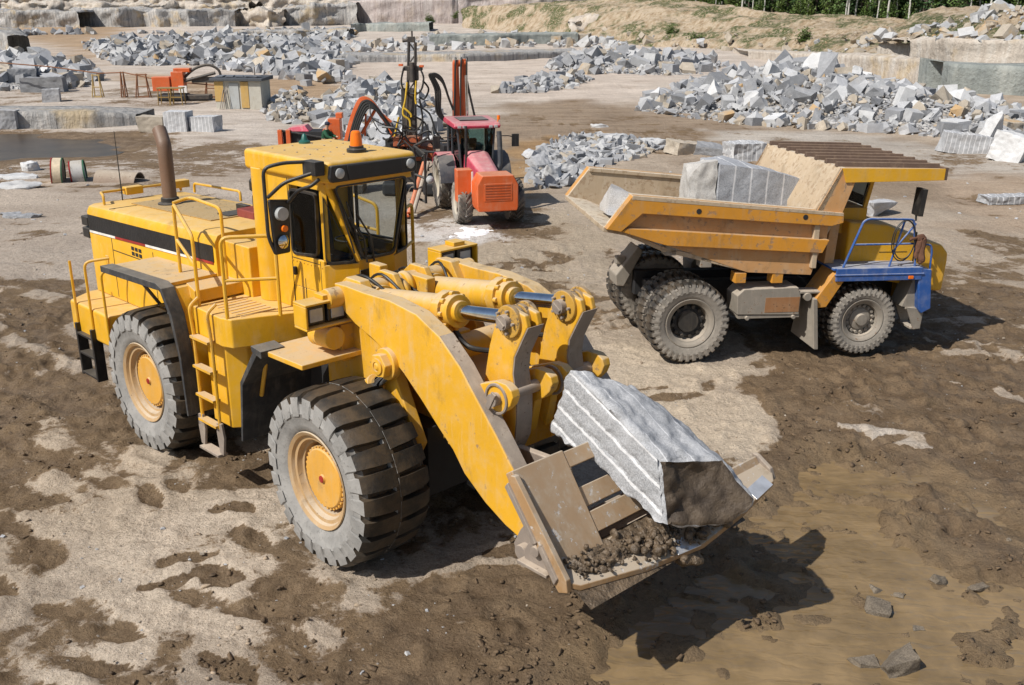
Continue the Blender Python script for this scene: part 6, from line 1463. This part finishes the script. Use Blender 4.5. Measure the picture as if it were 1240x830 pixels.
heap([(592,113),(640,99),(690,93),(720,97),(690,108),(640,114)], 260, .2, .9, .3, 'flat grey block in the small heap right of the folded boom', 'blocks of the small flat heap', 105, 'chips of the small heap right of the boom')
heap([(640,224),(645,196),(660,178),(700,166),(745,166),(800,180),(770,192),(722,204),(694,224),(660,232)], 1500, .06, .6, .14, 'grey stone in the heap between the tractor and the dump truck', 'stones of the near heap', 106, 'chips of the heap between tractor and truck', flat=.55)
heap([(385,150),(395,122),(430,110),(480,110),(520,122),(535,150),(520,178),(470,190),(420,186)], 1000, .13, 1.0, .9, 'grey block in the heap behind the drill rig', 'blocks behind the drill rig', 107, 'chips of the heap behind the drill rig')
heap([(318,128),(350,118),(385,122),(388,142),(360,152),(325,146)], 320, .1, .7, .5, 'pale stone in the small heap right of the shed', 'stones right of the shed', 108, 'dirt and chips right of the shed', mats=(0, 1, 3, 3))
pile([(-40,34),(60,28),(250,32),(430,40),(420,50),(240,40),(60,44),(-40,46)], 420, .6, 2.0, .3, 'small grey block in the far row under the streaked face', 'blocks of the far left row', 109, ymax=215)
pile([(430,56),(520,46),(640,46),(760,54),(760,60),(640,58),(520,62),(430,66)], 300, .5, 1.8, .3, 'pale block scattered before the pinkish wall', 'blocks before the pinkish wall', 110, ymax=210, mats=(0, 1, 1, 3))
pile([(340,95),(420,96),(450,104),(380,108)], 30, .4, 1.6, .2, 'grey block on the bare ground left of the mast', 'blocks left of the mast', 111)
# boulders on the upper ledge, placed on its top
rg = random.Random(31); zt = top_at(1190, 48, 88)
hp_ = [(at_y(1112, 40, 96).x, 93), (at_y(1500, 40, 84).x, 85), (at_y(1500, 40, 84).x, 106), (at_y(1112, 40, 96).x, 106)]
gx, gy = np.meshgrid(np.linspace(at_y(1100, 40, 97).x, at_y(1500, 40, 82).x, 90), np.linspace(0, 26, 40))
yf = np.interp(gx, [p.x for p in bl], [p.y for p in bl]); dep_ = gy.copy(); gy = gy+yf+.35
zz = np.interp(gx, [p.x for p in bl], [top_at(1100, 50, 97), top_at(1150, 48, 90), top_at(1230, 48, 86), top_at(1330, 48, 84), top_at(1500, 46, 82)])-.25+2.3*sst(0, 9, dep_)*sst(gx.min(), gx.min()+9, gx)*(.7+.6*fbm(gx*.22, gy*.22, 8, 3))+(fbm(gx*.9, gy*.9, 9, 5)-.5)*.9
I = (np.arange(39)[:, None]*90+np.arange(89)[None]).reshape(-1)
me = np_mesh('rubble_heap', np.stack([gx, gy, zz], -1).reshape(-1, 3), np.stack([I, I+1, I+91, I+90], -1)); o = bpy.data.objects.new('rubble_heap', me); COL.objects.link(o); me.materials.append(BANK); tag(o, 'earth and stone heap on top of the upper ledge at right', 'rubble', None, 'stuff')
for _ in range(520):
    i_, j_ = rg.randrange(2, 85), rg.randrange(1, 22); x, y, z = gx[j_, i_]+rg.uniform(-.3, .3), gy[j_, i_], zz[j_, i_]
    s = .2+1.2*rg.random()**3.5; i = rg.randrange(len(SHAPES)); u, v, dep = proj((x, y, z))
    stones.append((s*1.3/dep*FPX if u < 1260 and v > -5 else 0, i, rg.choice((1, 1, 3, 3, 0)), (x, y, z+.15*s), (s*rg.uniform(.9, 1.6), s, s*rg.uniform(.5, .9)), (rg.gauss(0, .5), rg.gauss(0, .5), rg.uniform(0, 6)), 'pale boulder on the heap above the upper ledge', 'boulders above the upper ledge'))
# stones dotted down the earth bank
for _ in range(160):
    t = rg.random(); k = rg.uniform(0, len(b1)-1.01); i0 = int(k); f = k-i0
    lo, hi = b0[i0].lerp(b0[i0+1], f), b1[i0].lerp(b1[i0+1], f); p = lo.lerp(hi, t**1.6)
    s = .3+1.2*rg.random()**2.5; i = rg.randrange(len(SHAPES)); u, v, dep = proj(p)
    stones.append((s*1.1/dep*FPX if u < 1260 else 0, i, rg.choice((1, 3, 3)), tuple(p+Vector((0, -.2, .3))), (s*1.3, s, s*.8), (rg.gauss(0, .5), rg.gauss(0, .5), rg.uniform(0, 6)), 'pale stone lying on the foot of the earth bank', 'stones on the earth bank'))
# ---- stones with a place of their own
def place(u, v, size, shape, mat, rz, label, tilt=(0, 0), sink=.1, name='granite_block', cat='stone block', mesh=None):
    p = G(u, v); me = mesh or shape_me(shape, mat); o = bpy.data.objects.new(name, me); COL.objects.link(o)
    o.location = p+Vector((0, size[1]*.5, size[2]*(.5-sink))); o.scale = size; o.rotation_euler = (tilt[0], tilt[1], rz)
    return tag(o, label, cat, 'granite blocks')
def big(u, v, size, rz, label, seed, mat=1, kind='slab', tilt=(0, 0), sink=.1, k=.06):
    """a larger stone with its own roughened mesh"""
    rg = random.Random(seed); src = block_mesh('t', kind, seed); mb = MB(); mb.bm.from_mesh(src); bpy.data.meshes.remove(src)
    for vv in mb.bm.verts: vv.co = Vector((vv.co.x*size[0], vv.co.y*size[1], vv.co.z*size[2]))
    def amp(co, n): q = co+Vector((seed*3.3, seed, 0)); return n*(k*mnoise.fractal(q*1.5, 1, 2, 4)+k*.4*mnoise.fractal(q*6, 1, 2, 3))
    rough_rock(mb, None, amp, max(size)/14, 2500)
    o = mb.build('granite_block', GRAN[mat] if isinstance(mat, int) else mat, None, 0, ang=40); p = G(u, v)
    o.location = p+Vector((0, size[1]*.45, size[2]*(.5-sink))); o.rotation_euler = (tilt[0], tilt[1], rz); return tag(o, label, 'stone block', 'granite blocks')
RIB = granite('ribbed_granite', groove=(0, .22, .10, .1), st=.12)
big(742,172, (2.6,1.1,.42), .12, 'long flat grey slab, first from the left in the row behind the truck', 51, 1)
big(795,179, (1.9,1.0,.42), -.1, 'flat pale slab second from the left in the row behind the truck', 52, 1)
big(834,188, (1.7,1.3,.60), .35, 'brown topped block in the middle of the row behind the truck', 53, 3, 'cut', (0, .1))
big(866,190, (1.7,1.0,.50), -.2, 'dark slab leaning beside the brown topped block', 54, 2, 'cut', (.1, .15))
big(905,195, (1.7,1.2,.85), .2, 'pale ribbed block just left of the truck canopy', 55, RIB, 'cut')
big(725,156, (1.2,.6,.25), .0, 'thin small pale slab above the flat slabs', 56, 1)
for u, v, s, sd, mt, lb in ((668,222,.95,61,1,'large pale boulder nearest the tractor'), (655,208,.8,62,2,'grey boulder at the left end of the near heap'), (685,214,.7,63,1,'pale boulder leaning right of the large one'), (690,226,.5,64,2,'small dark boulder in front of the near heap'), (705,196,.6,65,1,'pale boulder behind the tail of the truck'), (645,196,.8,66,0,'flat grey stone behind the tractor mirror')):
    big(u, v, (s*1.3, s, s*.8), rg.uniform(0, 3), lb, sd, mt, 'rough', (rg.gauss(0, .2), rg.gauss(0, .2)))
big(1172,186, (2.3,.9,1.0), -.12, 'ribbed block lying flat at the front of the right heap', 57, RIB, 'cut', (0, .12))
big(1208,176, (1.3,1.2,1.9), .4, 'upright pale block beside the ribbed block', 58, 1, 'rough', (.2, .2))
big(1232,196, (1.6,1.4,1.3), .8, 'pale block at the right edge below the heap', 59, 1, 'cut', (.25, .1))
big(1226,168, (1.6,1.4,1.0), .3, 'brown stained block behind the pale right edge block', 60, 3, 'cut', (.1, .1))
big(1224,247, (1.9,.8,.28), .1, 'low ribbed slab on the track at the right edge', 67, RIB, 'cut')
big(1066,262, (1.3,.8,.55), .5, 'grey block behind the truck hood', 68, 0, 'rough')
for u, s, lb, mt, sd in ((183,(1.45,1.1,.85),'tan sided cut block, left of three blocks before the shed',3,71), (214,(1.35,1.2,1.15),'tallest cut block, middle of three blocks before the shed',RIB,72), (247,(1.5,1.1,.85),'low ribbed cut block, right of three blocks before the shed',RIB,73)):
    big(u, 160, s, rg.uniform(-.25, .1), lb, sd, mt, 'cut', k=.03, sink=.03)
big(60,124, (1.2,1.0,1.0), .3, 'small cut block alone on the wet floor by the pond', 74, 0, 'cut', k=.03)
big(8,157, (1.0,1.0,1.2), .2, 'cut block against the grey bench at the left edge', 75, 0, 'cut', k=.03)
big(50,112, (3.4,1.5,1.3), .1, 'long dark block under the left edge heap', 76, 2, 'cut'); big(25,106, (2.2,1.6,1.7), .4, 'dark grey block behind the long dark block', 77, 2, 'cut')
for u, v, s, lb, sd in ((14,230,(2.2,1.3,.18),'thin pale slab flat on the ground at the left edge',81), (20,266,(1.7,.6,.14),'thin grey slab left of the loader',82), (34,208,(.9,.7,.4),'dark stone beside the thin pale slab',83), (8,262,(.9,.4,.12),'narrow stone strip at the left edge',84), (16,218,(2.6,1.0,.16),'long pale slab behind the thin pale slab',85)):
    big(u, v, s, rg.uniform(-.2, .3), lb, sd, 1 if 'pale' in lb else 2, 'slab')
# muddy stones by the puddle
MST = granite('muddy_stone', light=(.20, .165, .125), dark=(.10, .08, .058), st=.3, stain=(.12, .085, .05))
for u, v, s, lb, sd in ((1068,750,.26,'wedge of muddy stone standing in the puddle',91), (1065,722,.14,'muddy stone behind the wedge in the puddle',92), (1088,727,.13,'dark stone right of the one behind the wedge',93), (1050,815,.24,'muddy block at the bottom edge, left one of the pair',94), (1092,822,.38,'largest flat muddy stone at the bottom edge',95), (1190,722,.20,'long wet stone at the right of the puddle',96), (1140,708,.14,'small brown stone in the right of the puddle',97), (1115,768,.12,'low round stone right of the wedge',98), (1083,682,.07,'pebble in the middle of the puddle',99), (1222,655,.05,'pale pebble on the mud bank',100), (1005,722,.12,'lump of stone at the shadow end',120), (780,590,.10,'small stone by the bucket',121)):
    o = big(u, v, (s*1.5, s, s*.7), rg.uniform(-.5, .5), lb, sd, MST, 'rough', (rg.gauss(0, .2), rg.gauss(0, .2)), .22, .03); o.name = 'stone'
# ---- individuals for what shows largest, one object for the rest
stones.sort(key=lambda s: -s[0])
NIND = 232
cnt = {}
for s in stones[:NIND]:
    o = bpy.data.objects.new('granite_block', shape_me(s[1], s[2])); COL.objects.link(o); o.location, o.scale, o.rotation_euler = s[3], s[4], s[5]; tag(o, s[6], 'stone block', s[7])
rest = stones[NIND:]
def merge(items):
    VV, FF_, MI, off = [], [], [], 0
    for s in items:
        me = SHAPES[s[1]]; v = np.empty(len(me.vertices)*3); me.vertices.foreach_get('co', v); v = v.reshape(-1, 3)*np.array(s[4])
        v = v @ np.array(Euler(s[5]).to_matrix()).T+np.array(s[3]); f = np.empty(len(me.polygons)*3, int); me.polygons.foreach_get('vertices', f)
        VV.append(v); FF_.append(f.reshape(-1, 3)+off); MI.append(np.full(len(me.polygons), s[2])); off += len(v)
    return np.concatenate(VV), np.concatenate(FF_), np.concatenate(MI)
v, f, mi_ = merge(rest); me = np_mesh('rubble', v, f); me.polygons.foreach_set('use_smooth', np.zeros(len(f), bool))
for g_ in GRAN: me.materials.append(g_)
me.polygons.foreach_set('material_index', mi_.astype(np.int32)); o = bpy.data.objects.new('rubble', me); COL.objects.link(o); tag(o, 'small broken grey granite rubble spread through all the heaps', 'rubble', None, 'stuff')
# scattered chips around the machines
rg = random.Random(77); chips = []
for _ in range(1100):
    u, v_ = rg.uniform(-20, 1260), 200+630*rg.random()**1.1; p = at_z(u, v_, 0)
    s = .012+.035*rg.random()**5+(.09*rg.random()**2 if p.y > 25 else 0)
    chips.append((0, rg.randrange(len(SHAPES)), rg.choice((0, 1, 3)), (p.x, p.y, 0.), (s*1.4, s, s*.7), (rg.uniform(-.4, .4), rg.uniform(-.4, .4), rg.uniform(0, 6))))
hh = height(np.array([c[3][0] for c in chips]), np.array([c[3][1] for c in chips])); ok = sdist(np.array([c[3][0] for c in chips]), np.array([c[3][1] for c in chips]), PUD) < -.3
chips = [(c[0], c[1], c[2], (c[3][0], c[3][1], h+c[4][2]*.2), c[4], c[5]) for c, h, k in zip(chips, hh, ok) if k]
v, f, mi_ = merge(chips); me = np_mesh('pebbles', v, f); me.polygons.foreach_set('use_smooth', np.zeros(len(f), bool))
for g_ in GRAN: me.materials.append(g_)
me.polygons.foreach_set('material_index', mi_.astype(np.int32)); o = bpy.data.objects.new('pebbles', me); COL.objects.link(o); tag(o, 'small pebbles and chips strewn over the quarry floor', 'pebbles', None, 'stuff')
# white stone powder before the tractor
def patch(px, h, mat, name, label, seed, n=60):
    P_ = [tuple(G(u, v)[:2]) for u, v in px]; xs, ys = [p[0] for p in P_], [p[1] for p in P_]
    gx, gy = np.meshgrid(np.linspace(min(xs)-.3, max(xs)+.3, n), np.linspace(min(ys)-.3, max(ys)+.3, n)); d = sdist(gx, gy, P_)+(fbm(gx*2.5, gy*2.5, seed, 4)-.5)*.9
    z = height(gx, gy)-.08+(.08+h)*sst(-.05, .5, d)+(fbm(gx*5, gy*5, seed+1, 4)-.5)*.05*sst(0, .4, d)
    I = (np.arange(n-1)[:, None]*n+np.arange(n-1)[None]).reshape(-1); me = np_mesh(name, np.stack([gx, gy, z], -1).reshape(-1, 3), np.stack([I, I+1, I+n+1, I+n], -1))
    for p in me.polygons: p.use_smooth = True
    o = bpy.data.objects.new(name, me); COL.objects.link(o); me.materials.append(mat); return tag(o, label, 'powder', None, 'stuff')
POW = plain('white_powder', (.80, .80, .82), .95, 0, .02, 9, .05)
patch([(534,284),(556,275),(590,276),(604,281),(588,290),(552,291)], .05, POW, 'stone_powder', 'bright white stone powder on the ground before the tractor', 3)
# ---- shed
def near_obj(name, u, v, rz, label, cat, group=None):
    p = G(u, v); return empty(name, p, rz, label, cat, group)
shed = near_obj('shed', 296, 131, -.12, 'small site shed with pale and ochre walls and a dark flat roof', 'shed')
SW = paint('pale_shed_wall', (.48, .46, .40), (.40, .34, .26), .5, (.2, .15, .1), .08, .8); SO = paint('ochre_shed_wall', (.50, .32, .10), (.45, .38, .28), .5, (.2, .14, .08), .08, .8)
m = MB(); m.bb(-1.6, -.95, -.9, .9, 0, 1.85); m.bb(.75, 1.6, -.9, .9, 0, 1.85); m.bb(-.95, .75, -.85, .9, 0, 1.85); m.build('wall', SW, shed, .01)
for q in ((-1.62, -1.0, -.93, -.90, .5, 1.8), (.20, .74, -.93, -.86, .1, 1.8)): m = MB(); m.bb(*q); m.build('ochre_panel', SO, shed, .004)
m = MB(); m.bb(-.6, .05, -.91, -.85, .02, 1.7); m.build('door', paint('grey_door', (.40, .42, .42), (.4, .35, .3), .5, (.1, .08, .06), .06, .7), shed, .01)
m = MB(); m.hexa([(-1.85, -1.15, 1.87), (1.8, -1.15, 1.87), (1.8, 1.1, 1.87), (-1.85, 1.1, 1.87), (-1.85, -1.15, 2.02), (1.8, -1.15, 2.02), (1.8, 1.1, 2.12), (-1.85, 1.1, 2.12)])
rf_ = m.build('roof', plain('tar_roof', (.06, .065, .075), .7), shed, .01)
for k in range(5):
    m = MB(); m.box((-1.4+k*.65, -.2, 2.12), (.5, .7, .05), Euler((.05, .02*k, .2*k))); m.build('roof_sheet', plain('grey_sheet', (.16, .17, .19), .6), rf_, 0)
m = MB(); m.tube([(.8, .3, 2.05), (.8, .3, 2.7)], .05); m.build('chimney', STEEL, rf_)
for k in range(3):
    m = MB(); m.tube([(-1.2+k*.15, -1.3-.05*k, 0), (-1.0+k*.15, -.93, 1.3+.1*k)], .03); o = m.build('leaning_pole', STEEL); o.parent = None; o.matrix_world = shed.matrix_world if False else Matrix.Translation(shed.location) @ Matrix.Rotation(-.12, 4, 'Z'); tag(o, 'thin steel pole leaning on the front of the shed', 'pole', 'poles leaning on the shed')
m = MB(); m.bb(-.25, .25, -.2, .2, .1, .55); m.cyl((0, -.25, .35), (0, .25, .35), .2, n=14); m.bb(-.35, .35, -.25, .25, 0, .1); o = m.build('pump', TRED, None, .02); o.location = G(293, 131)+Vector((0, -.2, 0)); tag(o, 'small red pump standing before the shed', 'pump')
# ---- orange crawler drill on the left
cr = near_obj('crawler_drill', 225, 122, .05, 'orange crawler drill with a dark folded boom, left of the shed', 'drill machine')
m = MB(); m.bb(-2.2, -.9, -.5, .5, .7, 1.75); m.bb(-.8, .1, -.45, .45, .75, 2.1); m.bb(-.6, .6, -.4, .4, 2.05, 2.35); m.build('body', TORA, cr, .05)
m = MB(); m.bb(-1.9, .3, -.7, -.35, 0, .5); m.bb(-1.9, .3, .35, .7, 0, .5); m.build('crawler_track', DARK, cr, .15)
m = MB(); m.tube(smooth_path([(.0, 0, 1.6), (.9, 0, 2.3), (1.9, 0, 2.55), (2.6, 0, 2.2), (2.7, 0, 1.6), (2.4, 0, 1.2)]), .10, 8); m.tube(smooth_path([(0, -.2, 1.4), (1.2, -.2, 1.7), (2.4, -.2, 2.0)]), .12, 8); m.bb(.6, 2.5, -.15, .15, 1.3, 1.7); m.build('boom', DKS, cr, .01)
m = MB(); m.bb(.2, 1.9, -.5, .5, .1, .45); m.build('outrigger', DKS, cr, .05)
m = MB(); m.bb(-.3, .3, -.55, -.45, .6, 1.1); m.build('white_box', WHITE, cr, .01)
for i, u in enumerate((205, 220)):
    m = MB()
    for dx in (-.35, .35):
        for dy in (-.3, .3): m.tube([(dx*1.2, dy*1.2, 0), (dx, dy, 1.15)], .04, 6)
    m.bb(-.45, .45, -.4, .4, 1.12, 1.2); m.bb(-.4, .4, -.35, -.3, .5, .58); o = m.build('trestle', paint('mustard_frame', (.30, .19, .05), (.3, .22, .14), .5, (.1, .06, .03), .1, .7)); o.location = G(u-4, 127); tag(o, ('mustard trestle in front of the orange crawler drill, left one', 'mustard trestle in front of the orange crawler drill, right one')[i], 'trestle', 'mustard trestles')
# ---- rusty stands and the pipe they carry
RP = paint('rust', (.22, .09, .04), (.25, .16, .1), .3, (.08, .04, .02), .1, .8)
for (u, h, w, lb) in ((119, 1.7, .7, 'pale wooden stand at the left end of the rusty pipe'), (151, 1.9, .3, 'single rusty post under the pipe left of the trestle'), (174, 1.75, 1.0, 'rusty trestle with spread legs left of the crawler drill'), (258, 1.5, 1.1, 'rusty wire stand beside the shed')):
    m = MB()
    for s in (-1, 1):
        m.tube([(s*w*.5, -.25, 0), (s*w*.32, 0, h)], .05, 6); m.tube([(s*w*.5, .25, 0), (s*w*.32, 0, h)], .05, 6)
    m.tube([(-w*.45, 0, h*.96), (w*.45, 0, h*.96)], .05, 6); m.tube([(-w*.42, -.15, h*.45), (w*.42, -.15, h*.45)], .04, 6); m.bb(-w*.4, w*.4, -.2, .2, .0, .08)
    o = m.build('pipe_stand', RP if 'wood' not in lb else plain('pale_wood', (.42, .30, .13), .8)); o.location = G(u, 118); tag(o, lb, 'stand', 'pipe stands')
m = MB(); m.tube([at_y(u, v, Y_) for u, v, Y_ in ((-40,73,82),(60,81,82),(120,89,81),(150,88,80),(196,98,79),(290,106,74))], .05, 6); o = m.build('rusty_pipe', RP); tag(o, 'long thin rusty pipe running from the left edge to the shed', 'pipe')
# ---- scrap half buried behind the loader
def disc(u, v, r, w, rz, mat, nm, label, tilt=.1):
    m = MB(); m.lathe([(.03, -w/2), (r, -w/2), (r, w/2), (.03, w/2)], (0, 0, 0), 'x', 36); t = empty(nm, G(u, v)+Vector((0, 0, r*.62)), rz, label, 'reel'); t.rotation_euler = (0, tilt, rz)
    m.build('flange', mat, t, .02)
    for s in (-1, 1):
        mm = MB(); mm.lathe([(r*.96, s*w*.5), (r*1.02, s*w*.5), (r*1.02, s*w*.62), (r*.96, s*w*.62)], (0, 0, 0), 'x', 36, close=True); mm.build('rim', RED if s < 0 else plain('green_rim', (.02, .10, .05), .6), t)
    return t
disc(72, 221, .60, .34, .28, plain('cream_wood', (.60, .50, .36), .8), 'cable_reel', 'cream reel edge with red and green rims standing in the dirt', .05)
disc(96, 219, .50, .46, .32, paint('worn_white_drum', (.50, .49, .48), (.4, .36, .3), .5, (.05, .05, .05), .1, .6), 'drum', 'worn white drum half sunk right of the cream reel', -.06)
m = MB(); r, L = .52, 1.7; a = np.linspace(.15, PI-.1, 16)
m.poly([(-L/2, r*math.cos(t), r*math.sin(t)) for t in a]+[(-L/2, (r-.05)*math.cos(t), (r-.05)*math.sin(t)) for t in a[::-1]], [(L/2, r*math.cos(t), r*math.sin(t)) for t in a]+[(L/2, (r-.05)*math.cos(t), (r-.05)*math.sin(t)) for t in a[::-1]])
o = m.build('scrap_pipe', paint('brown_pipe', (.26, .19, .14), (.42, .36, .29), .6, (.1, .06, .04), .1, .7)); o.location = G(140, 221)+Vector((0, .4, -.12)); o.rotation_euler = (.25, .05, -.12); tag(o, 'bent brown half pipe lying in the dirt behind the loader', 'scrap pipe')
# ---- trees at the top right
def bark(name, c, d, band):
    n = NT(name); p = n.pos(); f = n.noise(n.mapp(p, (1, 1, band)), 5, 5, .7); n.set('Base Color', n.mix(n.step(.52, .62, f), c, d)); n.set('Roughness', .9); return n.m
BIRCH = bark('birch_bark', (.58, .56, .52), (.06, .055, .05), 4); PINEB = bark('pine_bark', (.13, .10, .075), (.06, .045, .035), .6)
def leafm(name, c):
    n = NT(name); oi = n.n('ObjectInfo'); g = n.noise(n.pos(), .8, 4); h = n.noise(n.pos(), 3.5, 3)
    col = n.mix(n.math('MULTIPLY_ADD', h, .5, n.math('MULTIPLY', g, .5)), tuple(x*.55 for x in c), tuple(x*1.35 for x in c)); n.set('Base Color', n.mix(n.math('MULTIPLY', oi.outputs['Random'], .5), col, (c[0]*1.5, c[1]*1.15, c[2]*.8))); n.set('Roughness', .7)
    n.b.inputs['Subsurface Weight'].default_value = 0
    return n.m
LEAF = [leafm('spruce_needles', (.034, .080, .022)), leafm('birch_leaves', (.11, .20, .035)), leafm('aspen_leaves', (.08, .14, .03))]
def tree_proto(kind, seed):
    rg = random.Random(seed); H = {'spruce': 13, 'birch': 14, 'bush': 3.2}[kind]
    tr = MB(); pts = [(rg.gauss(0, .05)*k, rg.gauss(0, .05)*k, H*k/8*.95) for k in range(9)]
    r0 = {'spruce': .17, 'birch': .13, 'bush': .05}[kind]; tr.tube(pts, [r0*(1-.85*k/8) for k in range(9)], 8)
    cr_ = MB(); bm = cr_.bm; tips = []
    if kind == 'spruce':
        for k in range(60):
            z = .4+(H-.6)*(k/60)**1.05; R_ = 2.0*(1-z/H)+.15; t = rg.uniform(0, 6.3); e = Vector((R_*math.cos(t), R_*math.sin(t), z-.28*R_)); tr.tube([(0, 0, z), e], [.03, .008], 4)
            for q in range(15): tips.append((Vector((0, 0, z)).lerp(e, rg.uniform(.2, 1.05))+Vector((rg.gauss(0, .22), rg.gauss(0, .22), rg.gauss(0, .14))), .30))
    elif kind == 'birch':
        for k in range(34):
            z = 3.6+(H-4.0)*(k/34); R_ = 1.9*math.sin(PI*min(.97, max(.08, (z-1.0)/(H-.6))))+.3; t = rg.uniform(0, 6.3); e = Vector((R_*math.cos(t), R_*math.sin(t), z+.5*R_)); tr.tube([(0, 0, z), e], [.035, .008], 4)
            for q in range(20): tips.append((Vector((0, 0, z)).lerp(e, rg.uniform(.35, 1.1))+Vector((rg.gauss(0, .38), rg.gauss(0, .38), rg.gauss(0, .34))), .22))
    else:
        for k in range(16):
            t = rg.uniform(0, 6.3); e = Vector((1.1*math.cos(t)*rg.random(), 1.1*math.sin(t)*rg.random(), rg.uniform(.6, H))); tr.tube([(0, 0, .1), e], [.025, .006], 4)
            for q in range(30): tips.append((Vector((0, 0, .2)).lerp(e, rg.uniform(.3, 1.1))+Vector((rg.gauss(0, .3), rg.gauss(0, .3), rg.gauss(0, .25))), .17))
    for p, s in tips:
        R3 = Euler((rg.uniform(-1, 1), rg.uniform(-1, 1), rg.uniform(0, 6.3))).to_matrix(); s *= rg.uniform(.6, 1.3)
        vs = [bm.verts.new(p+R3 @ Vector(q)*s) for q in ((-1, -.1, 0), (0, -.55, .1), (1, 0, 0), (.1, .55, .12))]; bm.faces.new(vs)
    nm = {'spruce': 'spruce_tree', 'birch': 'birch_tree', 'bush': 'bush'}[kind]
    e = empty(nm, (0, 0, 0)); tr.build('trunk' if kind != 'bush' else 'stem', PINEB if kind == 'spruce' else BIRCH if kind == 'birch' else PINEB, e); cr_.build('crown' if kind != 'bush' else 'foliage', LEAF[{'spruce': 0, 'birch': 1, 'bush': 2}[kind]], e); return e
protos = [tree_proto('spruce', 1), tree_proto('spruce', 2), tree_proto('birch', 3), tree_proto('birch', 4), tree_proto('bush', 5), tree_proto('bush', 6)]
LBL = {'spruce_tree': ('dark spruce in the forest edge above the quarry bank', 'tree', 'spruces at the forest edge'), 'birch_tree': ('slender white trunked birch in the forest edge above the bank', 'tree', 'birches at the forest edge'), 'bush': ('green bush at the foot of the forest edge', 'bush', 'bushes at the forest edge')}
rg = random.Random(5); used = set()
def edge_pt(u):                       # crest of the bank below photo column u
    for a, b in zip(b3[:-1], b3[1:]):
        ua, ub = proj(a)[0], proj(b)[0]
        if ua <= u <= ub: return a.lerp(b, (u-ua)/(ub-ua))
    return b3[-1]
def put(k, p):
    if k in used: o = copy_tree(protos[k])
    else: o = protos[k]; used.add(k)
    o.location = p; o.rotation_euler = (rg.gauss(0, .02), rg.gauss(0, .02), rg.uniform(0, 6.3)); s = rg.uniform(.8, 1.25); o.scale = (s, s, s)
    key = o.name.split('.')[0]; lb = LBL[key]; return tag(o, lb[0], lb[1], lb[2])
for row in range(6):
    for u in [rg.uniform(785, 1300) for _ in range(30 if row else 22)]:
        p = edge_pt(u); p = p+Vector((row*1.5, row*3.6+rg.uniform(-1.8, 1.8), -.1))
        put(rg.choice((2, 3, 2, 3, 0) if row < 2 else (0, 1, 2, 3, 0)) if row < 4 else rg.choice((0, 1, 0)), p)
for u in np.arange(780, 1290, 15):
    put(rg.choice((4, 5)), edge_pt(u+rg.uniform(-6, 6))+Vector((rg.uniform(-.5, .5), rg.uniform(0, 4), -.2)))
for u, v, Y_ in ((692,30,205), (668,16,222), (640,22,230), (812,38,168), (845,52,158), (1105,58,118), (980,50,140), (520,22,262), (560,18,262)):
    for q in range(3):
        o = put(rg.choice((4, 5)), at_y(u+rg.uniform(-9, 9), v+4+rg.uniform(-2, 2), Y_)); tag(o, 'low green bush growing on the face of the earth bank', 'bush', 'bushes on the earth bank')
        s = rg.uniform(.3, .75); o.scale = (s*1.6, s*1.6, s)
# clods and crumbs of mud kicked up over the floor
rg = random.Random(99); cl_ = []
wm_ = np.clip(wet, 0, 1)
for _ in range(26000):
    u, v_ = rg.uniform(-30, 1270), 255+600*rg.random(); p = at_z(u, v_, 0)
    if p.y > 34: continue
    i0 = min(len(GX)-1, int(np.searchsorted(GX, p.x))); j0 = min(len(GY)-1, int(np.searchsorted(GY, p.y))); w_ = wm_[j0, i0]
    cln = float(vnoise(np.array([p.x*.9]), np.array([p.y*.9]), 4)[0])
    if Z[j0, i0] < WATER_Z-.01 or rg.random() > (.10+.75*sst(.45, .9, w_))*cln**2*1.9: continue
    s = .012+.055*rg.random()**4
    cl_.append((0, rg.randrange(3, 7), 0 if w_ > .5 else 1, (p.x, p.y, float(Z[j0, i0])+s*.18), (s*rg.uniform(1, 2.2), s*rg.uniform(.8, 1.3), s*rg.uniform(.5, .8)), (rg.gauss(0, .3), rg.gauss(0, .3), rg.uniform(0, 6.3))))
v, f, mi_ = merge(cl_); me = np_mesh('mud_clods', v, f); me.materials.append(plain('damp_clod', (.115, .076, .043), .8, 0, .02, 20, .35)); me.materials.append(plain('dry_clod', (.34, .265, .19), .95, 0, .02, 20, .3))
me.polygons.foreach_set('material_index', mi_.astype(np.int32)); o = bpy.data.objects.new('mud_clods', me); COL.objects.link(o); tag(o, 'crumbs and clods of mud strewn over the churned floor', 'mud', None, 'stuff')
